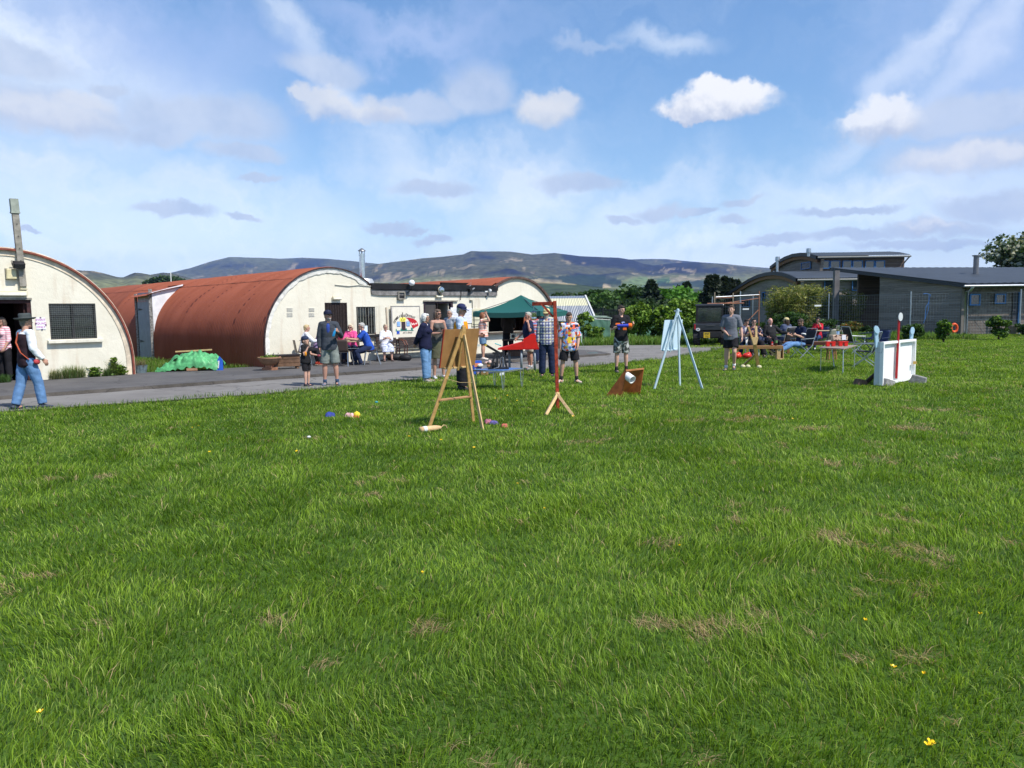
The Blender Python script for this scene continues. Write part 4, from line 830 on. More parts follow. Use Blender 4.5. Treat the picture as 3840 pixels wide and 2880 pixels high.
# ---- painted sign board leaning on the wall
def sign():
 a, b = WM(1462, 1270), WM(1566, 1146); t0, t1 = a[0], WM(1568, 1200)[0]; zb, ztp = WM(1500, 1270)[1]-0.0, WM(1500, 1147)[1]
 e = empty('painted_sign', P3(WB, (t0+t1)/2, -0.10, zb), TH, 'large cream painted sign board of the district shed with hut picture and red flag', 'sign', rx=0.0)
 w, h = t1-t0, ztp-zb; w2 = w/2; Y = -0.02
 mb = MB(); mb.box((0, 0, h/2), (w, 0.03, h)); mb.build('board', mat('sign_cream', (0.74, 0.69, 0.58), 0.6, var=0.06), e)
 mb = MB(); fr = .022
 mb.box((0, -.004, h-fr/2), (w, .05, fr)); mb.box((-w2+fr, -.004, h/2-fr), (fr*2, .05, h-fr*2.1)); mb.box((w2-fr*.6, -.004, h/2-fr), (fr, .05, h-fr*2.1)); mb.build('frame', mat('sign_frame', (0.33, 0.31, 0.30), 0.6, var=.2), e)
 def flat(name, polys, m, y=Y):
  mb = MB()
  for i, p in enumerate(polys): mb.prism(p, (0, y, 0), (1, 0, 0), (0, 0, 1), (0, 1, 0), 0.002)
  return mb.build(name, m, e)
 def C(x, y): return ((x-480)/620*w*0.98, h*(1-(y-150)/760))
 green = mat('sign_green', (0.03, 0.25, 0.20), .6, var=.1); blue = mat('sign_blue', (0.03, 0.10, 0.42), .6, var=.1); lb = mat('sign_lightblue', (0.35, 0.58, 0.85), .6, var=0); red = mat('sign_red', (0.48, 0.02, 0.03), .6, var=.15); yl = mat('sign_yellow', (0.85, 0.75, 0.12), .6, var=.05); dk = mat('sign_dark', (0.045, 0.03, 0.035), .6, var=.1)
 def rect(x0, y0, x1, y1): a, b = C(x0, y0), C(x1, y1); return [(a[0], b[1]), (b[0], b[1]), (b[0], a[1]), (a[0], a[1])]
 circ = [C(408+72*math.cos(k*math.pi/10), 462-64*math.sin(k*math.pi/10)) for k in range(20)]
 flat('yellow_disc', [circ[::-1]], yl, Y-.001)
 arc = []
 for k in range(25): a = math.pi*(1-k/24); arc.append(C(420+175*math.cos(a), 600-195*math.sin(a)))
 arc2 = []
 for k in range(25): a = math.pi*(k/24); arc2.append(C(420+168*math.cos(a), 600-188*math.sin(a)))
 flat('hut_outline', [(arc+arc2)[::-1]], mat('sign_outline', (.82, .80, .74), .6, var=0), Y-.002)
 flat('painted_door', [rect(378, 515, 465, 716)], dk, Y-.004); flat('door_plate', [rect(372, 462, 444, 490)], dk, Y-.0035); flat('door_plate_face', [rect(386, 466, 430, 486)], yl, Y-.005)
 flat('painted_window', [rect(280, 515, 350, 625)], blue, Y-.004); flat('painted_window', [rect(488, 515, 558, 625)], blue, Y-.004)
 for x in (280, 488):
  fl = []
  for i in range(2):
   for j in range(2): fl.append(rect(x+8+i*30, 523+j*50, x+32+i*30, 565+j*50))
  flat('painted_pane', fl, lb, Y-.0065)
 flat('painted_hedge', [rect(250, 716, 640, 728), rect(358, 672, 382, 716), rect(468, 672, 492, 716), rect(585, 660, 622, 716), rect(252, 680, 270, 716)], green, Y-.0075)
 q = [C(*p) for p in ((470, 418), (560, 430), (640, 450), (700, 490), (740, 560), (752, 620), (700, 640), (625, 690), (605, 620), (575, 540), (520, 455))]
 flat('painted_flag', [q[::-1]], red, Y-.004)
 q = [C(*p) for p in ((585, 530), (625, 570), (650, 545), (668, 580), (700, 540), (728, 565), (712, 590), (690, 570), (668, 606), (645, 580), (628, 605), (596, 590))]
 flat('flag_flash', [q[::-1]], mat('sign_pink', (.85, .62, .58), .6, var=0), Y-.0065)
 flat('painted_mast', [[C(398, 440), C(410, 440), C(412, 300), C(400, 300)]], dk, Y-.0085)
 mb = MB();
 def arctext(s, cx, cy, r, a0, a1, size, asp):
  n = len(s)
  for i, ch in enumerate(s):
   a = a0+(a1-a0)*i/(n-1); p = C(cx+r*math.cos(a), cy-r*asp*math.sin(a)); tn = Vector((math.sin(a), 0, -math.cos(a)*asp*.9)).normalized(); up = Vector((math.cos(a), 0, math.sin(a)))
   up = Vector((-tn.z, 0, tn.x)); add_text(mb, ch, size, (p[0], Y-.009, p[1]), tn, up, .002)
 k = h/1.2
 arctext('COMRIE', 420, 610, 208, math.pi*0.875, math.pi*0.56, 0.125*k, 1.12)
 arctext('&', 420, 610, 0, 0, 1, 0.1, 1) if False else add_text(mb, '&', .125*k, (C(440, 378)[0], Y-.009, C(440, 378)[1]), (1, 0, 0), (0, 0, 1), .002)
 for i, (ch, x, y, sz) in enumerate((('D', 492, 368, .15), ('I', 524, 380, .13), ('S', 550, 388, .12), ('T', 580, 398, .11), ('R', 608, 405, .10), ('I', 630, 412, .09), ('C', 650, 420, .085), ('T', 672, 428, .08))):
  p = C(x, y); add_text(mb, ch, sz*k, (p[0], Y-.009, p[1]), Vector((1, 0, -.25)).normalized(), Vector((.25, 0, 1)).normalized(), .002)
 p = C(500, 768); add_text(mb, "en's shed", .115*k, (p[0], Y-.009, p[1]), (1, 0, 0), (0, 0, 1), .0, .25)
 mb.build('lettering', dk, e)
 mb = MB(); p = C(300, 768); add_text(mb, 'M', .15*k, (p[0], Y-.009, p[1]), (1, 0, 0), (0, 0, 1), .010); mb.build('big_initial', mat('sign_royal', (.02, .08, .55), .6, var=0), e)
 mb = MB(); mb.bar((-w2-.09, .07, -.12), (-w2-.13, .08, h-.05), .05, .035); mb.build('prop_board', mat('raw_board', (.50, .42, .32), .8), e)
sign()
# ------------------------------------------------------------------ the timber houses on the right
def cladding(name, c0, c1, c2, step=0.14, shingle=False):
 m = bpy.data.materials.new(name); m.use_nodes = True; t = m.node_tree; b = bsdf(m); b.inputs['Roughness'].default_value = 0.85; b.inputs['Specular IOR Level'].default_value = 0.2
 tc = nn(t, 'ShaderNodeTexCoord'); o = tc.outputs['Object']; sp = nn(t, 'ShaderNodeSeparateXYZ'); t.links.new(o, sp.inputs[0])
 row = mth(t, 'FLOOR', mth(t, 'DIVIDE', sp.outputs[2], step)); fr = mth(t, 'FRACT', mth(t, 'DIVIDE', sp.outputs[2], step))
 sx = mth(t, 'ADD', sp.outputs[0], sp.outputs[1]); col_i = mth(t, 'FLOOR', mth(t, 'DIVIDE', mth(t, 'ADD', sx, mth(t, 'MULTIPLY', row, 0.37 if shingle else 1.7)), 0.22 if shingle else 3.2))
 cb = nn(t, 'ShaderNodeCombineXYZ'); t.links.new(row, cb.inputs[0]); t.links.new(col_i, cb.inputs[1])
 wn = nn(t, 'ShaderNodeTexWhiteNoise'); t.links.new(cb.outputs[0], wn.inputs['Vector'])
 mp = nn(t, 'ShaderNodeMapping', vector_type='POINT'); mp.inputs['Scale'].default_value = (0.6, 0.6, 14) if not shingle else (3, 3, 3); t.links.new(o, mp.inputs[0])
 n = nn(t, 'ShaderNodeTexNoise', i_Scale=2.0, i_Detail=7.0, i_Roughness=0.7); t.links.new(mp.outputs[0], n.inputs['Vector'])
 col = mixc(t, wn.outputs['Value'], c0, c1); col = mixc(t, mth(t, 'MULTIPLY', smooth(t, n.outputs[0], 0.45, 0.75), 0.8), col, c2)
 gap = smooth(t, fr, 0.10, 0.02); col = mixc(t, mth(t, 'MULTIPLY', gap, 0.8), col, tuple(x*0.25 for x in c0)); t.links.new(col, b.inputs['Base Color'])
 hh = mth(t, 'SUBTRACT', mth(t, 'MULTIPLY', fr, -1.0), mth(t, 'MULTIPLY', gap, 1.5))
 bp = nn(t, 'ShaderNodeBump', i_Strength=0.7, i_Distance=0.02); t.links.new(hh, bp.inputs['Height']); t.links.new(bp.outputs[0], b.inputs['Normal']); return m
M_clad = cladding('grey_larch_boards', (0.19, 0.155, 0.125), (0.29, 0.245, 0.205), (0.40, 0.34, 0.28))
M_shing = cladding('grey_shingles', (0.145, 0.120, 0.102), (0.225, 0.19, 0.165), (0.32, 0.28, 0.24), 0.16, True)
M_cladw = cladding('warm_larch_boards', (0.13, 0.09, 0.07), (0.20, 0.145, 0.11), (0.26, 0.20, 0.15))
M_dkroof = mat('slate_blue_sheet_roof', (0.052, 0.062, 0.074), 0.55, 0.0, var=0.12, vs=0.8); M_blue = mat('blue_window_frame', (0.05, 0.17, 0.40), 0.5, var=0.1); M_brd = mat('barge_board', (0.22, 0.105, 0.04), 0.7, var=0.2); M_edge = mat('roof_edge', (0.018, 0.024, 0.035), 0.5, var=.2); M_zinc = mat('zinc_pipe', (0.45, 0.47, 0.50), 0.35, 0.8, var=0.1)
def hwin(e, o, ex, w, h, split=1, th=0.08):
 """window in plane (ex, up): frame > pane, o = bottom-left"""
 ex = Vector(ex); nrm = ex.cross(ZX)*-1
 mb = MB(); f = 0.07; hs = []
 for i in range(split): x0 = f+(w-f)*i/split; x1 = (w-f)*(i+1)/split; hs.append([(x0, f), (x1, f), (x1, h-f), (x0, h-f)])
 mb.prism([(0, 0), (w, 0), (w, h), (0, h)], o, ex, ZX, ex.cross(ZX), th, holes=hs); wn = mb.build('window', M_blue, e, True)
 g = MB(); g.prism([(f/2, f/2), (w-f/2, f/2), (w-f/2, h-f/2), (f/2, h-f/2)], Vector(o)-ex.cross(ZX)*(-th*0.35), ex, ZX, ex.cross(ZX), 0.01); p = g.build('pane', mat('window_glass', (0.035, 0.045, 0.055), 0.05, var=0.3, vs=1.5, spec=0.9), None); p.parent = wn
 return wn
def corr_sheet(mb, fn, nu, nv): mb.grid(fn, nu, nv)
def near_house():
 e = empty('timber_house', (26.0, 45, 0), 0, 'long grey timber house with sloping sheet roof and round chimney at the right edge', 'house')
 Yn, Yf = 45.0, 54.2; X0 = 26.2
 zr = lambda y: 2.98+(y-45.0)*0.105
 mb = MB(); mb.prism([(Yn, 0), (Yf, 0), (Yf, zr(Yf)-.02), (Yn, zr(Yn)-.02)], (X0-0.35, 0, 0), (0, 1, 0), (0, 0, 1), (1, 0, 0), 0.2)
 mb = MB(); A = AT(3603, 1249, 45.0); Bp = AT(3294, 1240, 54.0); d = Vector((Bp.x-A.x, Bp.y-A.y, 0)); L = d.length; d.normalize()
 n_ = Vector((d.y, -d.x, 0)); n_ = n_ if n_.x > 0 else -n_; A0 = Vector((A.x, A.y, 0))
 mb.prism([(0, 0), (L, 0), (L, zr(Yf)), (0, zr(Yn))], A0, d, ZX, n_, 0.2); mb.build('side_wall', M_clad, e, True)
 mb = MB(); mb.prism([(0, 0), (14, 0), (14, 2.95), (0, 2.98)], (A.x, A.y+0.0, 0), (1, 0, 0), ZX, (0, 1, 0), 0.2)
 mb.build('front_wall', M_shing, e, True)
 P0 = AT(3112, 1006, 60.5); P1 = AT(3622, 1066, 44.3); q = [P0, P1, Vector((P1.x+14, 44.3, P1.z+0.02)), Vector((P0.x+19, 61, P0.z-0.2))]
 mb = MB(); N = 220
 def rf(u, v):
  a = q[0].lerp(q[3], u); b = q[1].lerp(q[2], u); p = b.lerp(a, v); return p+ZX*(0.06+0.012*math.cos(u*N*0.9))
 mb.grid(rf, N*3, 3); mb.build('roof', M_dkroof, e, True, smooth_=True)
 mb = MB()
 vs = [q[0]+ZX*.05, q[1]+ZX*.05, q[2]+ZX*.05, q[3]+ZX*.05]; lo = [p-ZX*.24 for p in vs]; mb.add(vs+lo, [(0, 1, 5, 4), (1, 2, 6, 5), (4, 5, 6, 7), (3, 0, 4, 7)]); mb.build('roof_edge', M_edge, e, True)
 mb = MB(); mb.tube([(A.x-.4, 44.15, P1.z-.10), (A.x+13.5, 44.2, P1.z-.12)], 0.06, 8); mb.build('gutter', M_zinc, e, True)
 mb = MB(); x = A.x+0.12; mb.tube([(x, 44.16, P1.z-.12), (x, 44.45, P1.z-.4), (x, 44.9, 2.5), (x, 44.9, 0.25), (x-.02, 44.75, .05)], 0.075, 10); mb.build('downpipe', M_zinc, e, True, smooth_=True)
 mb = MB(); mb.box((A.x-.02, 44.92, 1.45), (.16, .14, 2.9)); mb.build('corner_board', mat('pale_corner', (0.17, .15, .13), .8), e, True)
 for xa, xb, ya, yb in ((3634, 3676, 1102, 1146), (3729, 3771, 1101, 1140)):
  a = AT(xa, yb, 44.85); b = AT(xb, ya, 44.85); hwin(e, (a.x, a.y, a.z), (1, 0, 0), b.x-a.x, b.z-a.z)
 a = AT(3798, 1222, 44.85); b = AT(3822, 1098, 44.85); mb = MB(); mb.box(((a.x+b.x)/2, 44.93, (a.z+b.z)/2), (b.x-a.x, .1, b.z-a.z)); mb.build('door', mat('dark_door', (.05, .05, .06), .5), e, True)
 mb = MB(); mb.box((b.x+.03, 44.87, (a.z+b.z)/2), (.09, .14, b.z-a.z+.1)); mb.build('door_frame', M_blue, e, True)
 mb = MB(); mb.box((a.x+1.0, 44.5, a.z*0.5+.02), (2.6, .9, max(.1, a.z))); mb.build('step', mat('old_step', (.2, .16, .11), .9), e, True)
 mb = MB(); a = AT(3226, 1150, 60.0); b = AT(3294, 1150, 60.0); mb.box(((a.x+b.x)/2, 60.1, 2.3), (b.x-a.x+0.4, .2, 4.6)); mb.build('porch_wall', M_cladw, e, True)
 a = AT(3132, 1210, 57.5); b = AT(3132, 1020, 57.5); mb = MB(); mb.box((a.x, 57.5, b.z/2+.05), (.36, .36, b.z+.1)); mb.build('porch_post', mat('grey_post', (.16, .15, .15), .8, var=.2, vs=2), e, True)
 mb = MB(); p = AT(3658, 1050, 52); r = AT(3661, 958, 52)
 mb.lathe([(.17, 0), (.17, r.z-p.z)], c=(p.x, 52, p.z), n=16); mb.lathe([(.26, r.z-p.z-.05), (.26, r.z-p.z+.02)], c=(p.x, 52, p.z), n=16); mb.build('chimney', mat('grey_flue', (.2, .19, .2), .35, .6), e, True, auto=40)
 mb = MB(); mb.lathe([(.30, -.15), (.20, .15)], c=(p.x, 52, p.z), n=16); mb.build('chimney_collar', mat('rust_collar', (.35, .08, .05), .7), e, True, auto=40)
 rp = MB(); pts = [AT(3472, 1102, 45.2), AT(3485, 1101, 45.2), AT(3499, 1105, 45.2), AT(3492, 1135, 45.2), AT(3482, 1150, 45.2), AT(3478, 1198, 45.2)]
 pts = [p_-Vector((.15*(p_.y > 0), 0, 0)) for p_ in pts]; rp.tube(pts, .02, 6); rp.tube([AT(3484, 1103, 45.2), AT(3482, 1160, 45.2), AT(3463, 1212, 45.2)], .015, 6)
 tag(rp.build('rope', mat('blue_rope', (.05, .17, .42), .7)), 'blue rope hanging against the grey boarded side wall', 'rope')
 b_ = AT(3578, 1236, 43.8); ry = MB(); ry.grid(lambda u, v: Vector((b_.x+(.17+.06*math.cos(v*2*math.pi))*math.cos(u*2*math.pi), b_.y+.075*math.sin(v*2*math.pi), .42+(.17+.06*math.cos(v*2*math.pi))*1.3*math.sin(u*2*math.pi))), 24, 11, True)
 tag(ry.build('life_ring', mat('orange_plastic', (.75, .10, .025), .4), smooth_=True), 'orange ring propped against the foot of the timber house', 'ring')
near_house()
def far_house():
 e = empty('timber_house', (26, 75, 0), 0, 'big timber house with two curved roofs and blue windows behind the bushes', 'house')
 K = 70/54.0
 def X_at(px): return (px-W0/2)/FPX
 X = 26.0
 def prof(pts):
  r = []
  for x, y in pts:
   d = ray(x, y); k = X/d.x; r.append((d.y*k, CAMH+d.z*k))
  return r
 low = prof([(2719, 1106), (2741, 1094), (2775, 1070), (2810, 1048), (2845, 1032), (2875, 1024), (2905, 1021), (2935, 1024), (2965, 1034), (2989, 1046)])
 wall = [(y, z-.25) for y, z in low]; poly = [(wall[0][0]-1.2, 0)]+[(wall[0][0]-1.2, wall[0][1]+.3)]+wall[1:]+[(wall[-1][0]+.1, 0)]
 poly = [(wall[0][0]-2.0, 0)] + [(wall[0][0]-2.0, wall[0][1]+.55)] + wall[2:] + [(wall[-1][0]+.3, 0)]
 mb = MB(); mb.prism(poly, (X+.35, 0, 0), (0, 1, 0), ZX, (1, 0, 0), .3); mb.build('gable_wall', M_clad, e, True)
 def curved_roof(pr, x0, x1, name, th=.28, edge=M_edge):
  mb = MB(); n = len(pr); N = int((x1-x0)/.13)
  def f(u, v):
   i = v*(n-1); k = min(int(i), n-2); a, b = pr[k], pr[k+1]; w = i-k
   return Vector((x0+(x1-x0)*u, a[0]+(b[0]-a[0])*w, a[1]+(b[1]-a[1])*w+.05+.02*math.cos(u*N*math.pi)))
  mb.grid(f, N, (n-1)*3+1); r = mb.build('roof', M_dkroof, e, True, smooth_=True)
  mb = MB(); vs = []; fs = []
  for y, z in pr: vs += [(x0-.12, y, z+.07), (x0-.12, y, z-th), (x0+.25, y, z-th), (x0+.25, y, z+.0)]
  for i in range(n-1):
   for j in range(4): fs.append((i*4+j, i*4+(j+1) % 4, (i+1)*4+(j+1) % 4, (i+1)*4+j))
  mb.add(vs, fs); o = mb.build('barge_edge', edge, None); o.parent = r
  mb = MB(); vs = []; fs = []
  for y, z in pr: vs += [(x0+.02, y, z-th), (x0+.02, y, z-th-.34), (x0+.14, y, z-th-.34), (x0+.14, y, z-th)]
  for i in range(n-1):
   for j in range(4): fs.append((i*4+j, i*4+(j+1) % 4, (i+1)*4+(j+1) % 4, (i+1)*4+j))
  mb.add(vs, fs); o = mb.build('barge_board', M_brd, None); o.parent = r; r['kind'] = 'part'; del r['kind']
  pm = r.matrix_parent_inverse.copy()
  return r
 curved_roof(low, X, X+22, 'roof')
 yE, zE = low[-1]
 mb = MB(); mb.prism([(0, 0), (21, 0), (21, zE-.1), (0, zE-.1)], (X+.6, yE+.6, 0), (1, 0, 0), ZX, (0, 1, 0), .2); mb.build('front_wall', M_clad, e, True)
 mb = MB(); mb.tube([(X, yE-.12, zE-.12), (X+22, yE-.12, zE-.12)], .1, 8); mb.build('gutter', mat('pale_gutter', (.22, .22, .20), .6), e, True)
 X2 = 30.2
 def prof2(pts):
  r = []
  for x, y in pts:
   d = ray(x, y); k = X2/d.x; r.append((d.y*k, CAMH+d.z*k))
  return r
 up = prof2([(2890, 1001), (2915, 982), (2945, 965), (2975, 954), (3005, 950), (3035, 953), (3065, 962)])
 mb = MB(); z0 = 4.9; mb.prism([(up[0][0]-.4, z0)]+[(y, z-.3) for y, z in up]+[(up[-1][0]+.5, z0)], (X2+.4, 0, 0), (0, 1, 0), ZX, (1, 0, 0), .3); mb.build('upper_gable', M_clad, e, True)
 yU, zU = up[-1]; xe = X_at(3395)*yU; d = ray(3414, 963); xr = d.x*yU/d.y
 curved_roof(up, X2, xr, 'roof')
 mb = MB(); mb.prism([(0, z0), (xe-X2-.7, z0), (xe-X2-.7, zU-.1), (0, zU-.1)], (X2+.7, yU+.6, 0), (1, 0, 0), ZX, (0, 1, 0), .2); mb.build('upper_wall', M_cladw, e, True)
 mb = MB(); mb.tube([(X2, yU-.1, zU-.1), (xr, yU-.1, zU-.1)], .09, 8); mb.build('gutter', mat('pale_gutter', (.22, .22, .20), .6), e, True)
 mb = MB(); mb.tube([(xr-.15, yU-.1, zU-.15), (xr-.6, yU+.3, zU-.9), (xr-.65, yU+.4, z0+.3)], .07, 8); mb.build('downpipe', mat('dark_pipe', (.12, .12, .13), .4), e, True)
 yw = yU+.55
 for xa, xb in ((3071, 3110), (3112, 3150), (3158, 3194), (3196, 3235), (3243, 3279), (3281, 3318)):
  a = AT(xa, 1008, yw); b = AT(xb, 977, yw); hwin(e, (a.x, yw, a.z), (1, 0, 0), b.x-a.x, b.z-a.z)
 for xa, xb, ya, yb in ((3004, 3040, 980, 1012),):
  d0 = ray(xa, yb); d1 = ray(xb, ya); k0, k1 = (X2+.28)/d0.x, (X2+.28)/d1.x; hwin(e, (X2+.33, d0.y*k0, CAMH+d0.z*k0), (0, -1, 0), d0.y*k0-d1.y*k1, d1.z*k1-d0.z*k0)
 for xa, xb, ya, yb in ((2781, 2811, 1122, 1151), (2857, 2869, 1095, 1150)):
  d0 = ray(xa, yb); d1 = ray(xb, ya); k0, k1 = (X+.25)/d0.x, (X+.25)/d1.x; hwin(e, (X+.28, d0.y*k0, CAMH+d0.z*k0), (0, -1, 0), d0.y*k0-d1.y*k1, d1.z*k1-d0.z*k0)
 for xa in (3092, 3196, 3222):
  a = AT(xa, 1090, yE+.3); w = hwin(e, (a.x, yE+.42, a.z), (1, 0, 0), 1.0 if xa != 3196 else 1.3, 1.1)
 for px, yb, yt, dd in ((2915, 1014, 965, 80.0), (3032, 950, 934, 77.0)):
  a, b = AT(px, yb, dd), AT(px+1, yt, dd); mb = MB(); mb.lathe([(.14, a.z-.3), (.14, b.z)], c=(a.x, dd, 0), n=14); mb.lathe([(.24, b.z-.35), (.24, b.z-.25), (.22, b.z), (.22, b.z+.06)], c=(a.x, dd, 0), n=14); mb.build('chimney', M_zinc, e, True, auto=40)
far_house()
# ------------------------------------------------------------------ foliage
M_leaf = attr_mat('foliage_leaves', 0.55, 0.28, 0.3); M_bark = mat('tree_bark', (0.075, 0.058, 0.045), 0.9, var=0.35, vs=6, bump=0.5, bs=12)
def leaf_mesh(name, C, size, cols, asp=1.7, droop=0.0, up=0.3):
 n = len(C); a = rng.normal(size=(n, 3)); a[:, 2] = a[:, 2]*0.6-droop; a /= np.linalg.norm(a, axis=1)[:, None]
 b = rng.normal(size=(n, 3)); b -= (b*a).sum(1)[:, None]*a; b /= np.linalg.norm(b, axis=1)[:, None]
 L = (size*asp)[:, None]*a*0.5; Wd = size[:, None]*b*0.5; cr = np.cross(a, b)*size[:, None]*0.12
 V = np.stack([C-L, C+Wd+cr, C+L, C-Wd+cr], 1).reshape(-1, 3); i = np.arange(n)*4
 me = fast_mesh(name, V, [np.stack([i, i+1, i+2, i+3], -1)]); color_attr(me, np.repeat(cols, 4, axis=0)); return me
def crown_pts(n, c, r, clumps=18, seed=0, flat=0.0, csize=0.42, shell=0.5):
 g = np.random.default_rng(seed); r = np.array(r, float); d = g.normal(size=(clumps, 3)); d /= np.linalg.norm(d, axis=1)[:, None]
 cc = d*(g.uniform(0.35, 0.95, clumps)**0.6)[:, None]*r*0.78; cs = g.uniform(0.6, 1.15, clumps)*csize
 k = g.integers(0, clumps, n); v = g.normal(size=(n, 3)); v /= np.linalg.norm(v, axis=1)[:, None]; rad = g.uniform(0, 1, n)**shell
 P = cc[k]+v*(rad*cs[k])[:, None]*r*np.array([1, 1, 0.8]); ck = g.uniform(0.72, 1.28, clumps)[k]
 return P+np.array(c), ck*(0.85+0.3*g.uniform(0, 1, n))
def tree(name, label, cat, base, h, r, cols, n=2200, leaf=0.22, trunk=0.3, group=None, seed=1, trunk_r=None, clumps=20, zlow=0.3, csize=0.42, asp=1.5):
 e = empty(name, base, 0, label, cat, group); g = random.Random(seed); tr = trunk_r or 0.035*h
 cz = h*(zlow+1)/2; rz = h*(1-zlow)/2
 P, k = crown_pts(n, (0, 0, cz), (r, r*0.9, rz), clumps, seed, csize=csize); cols = np.array(cols); gg = np.random.default_rng(seed)
 c = cols[gg.integers(0, len(cols), n)]*k[:, None]; P[:, 2] = np.maximum(P[:, 2], 0.03)
 link('crown', leaf_mesh('crown', P, gg.uniform(0.6, 1.3, n)*leaf, c, asp), M_leaf, e)
 mb = MB(); lean = Vector((g.uniform(-.1, .1)*r, g.uniform(-.1, .1)*r, cz)); mb.tube([(0, 0, -0.1), lean*0.45, lean*0.8, lean], [tr, tr*0.75, tr*0.5, tr*0.2], 8)
 for i in range(7):
  a = g.uniform(0, 6.28); s = g.uniform(0.25, .8); p0 = lean*s; p1 = p0+Vector((math.cos(a)*r*.6, math.sin(a)*r*.6, g.uniform(.15, .45)*rz*1.4)); mb.tube([p0, p0.lerp(p1, .5)+ZX*.05*h, p1], [tr*.4, tr*.25, tr*.08], 5)
 mb.build('trunk', M_bark, e, smooth_=True); return e
def conifer(name, label, base, h, r, cols, n=2600, group=None, seed=1, bare=0.08, leaf=0.3, gap=0.0):
 e = empty(name, base, 0, label, 'tree', group); g = np.random.default_rng(seed); tiers = int(h*1.5)+6
 t = g.integers(0, tiers, n); z = bare*h+(h*(1-bare))*(t+0.15+g.uniform(0, .75, n))/(tiers+0.6); fr = 1-(z-bare*h)/(h*(1-bare)); tierr = g.uniform(.7, 1.15, tiers)[t]
 nb = 9; bi = g.integers(0, nb, n); ba = bi*2*np.pi/nb+t*0.9+g.normal(0, .14, n); bl = (0.75+0.35*np.sin(bi*3.1+t*2.3)); rad = g.uniform(0.08, 1, n)**0.7*r*(fr**0.85)*tierr*bl+0.05
 P = np.stack([np.cos(ba)*rad, np.sin(ba)*rad, z-rad*0.22+0.10*h*0.04], -1); cols = np.array(cols); c = cols[g.integers(0, len(cols), n)]*g.uniform(.7, 1.3, (n, 1))
 link('crown', leaf_mesh('crown', P, g.uniform(.6, 1.3, n)*leaf, c, 1.9, 0.25), M_leaf, e)
 mb = MB(); mb.tube([(0, 0, -.2), (0, 0, h*.6), (0, 0, h*.99)], [h*.022, h*.012, .02], 7); mb.build('trunk', M_bark, e, smooth_=True); return e
DK = [(0.030, 0.062, 0.018), (0.048, 0.092, 0.024), (0.040, 0.075, 0.026)]; MID = [(0.045, 0.095, 0.018), (0.06, 0.125, 0.022), (0.035, 0.075, 0.016)]; BR = [(0.075, 0.19, 0.018), (0.10, 0.24, 0.03), (0.055, 0.14, 0.015)]; CON = [(0.020, 0.034, 0.020), (0.030, 0.046, 0.024), (0.038, 0.050, 0.030)]
SPR = [(0.17, 0.28, 0.03), (0.11, 0.20, 0.022), (0.24, 0.36, 0.055), (0.06, 0.13, 0.016)]
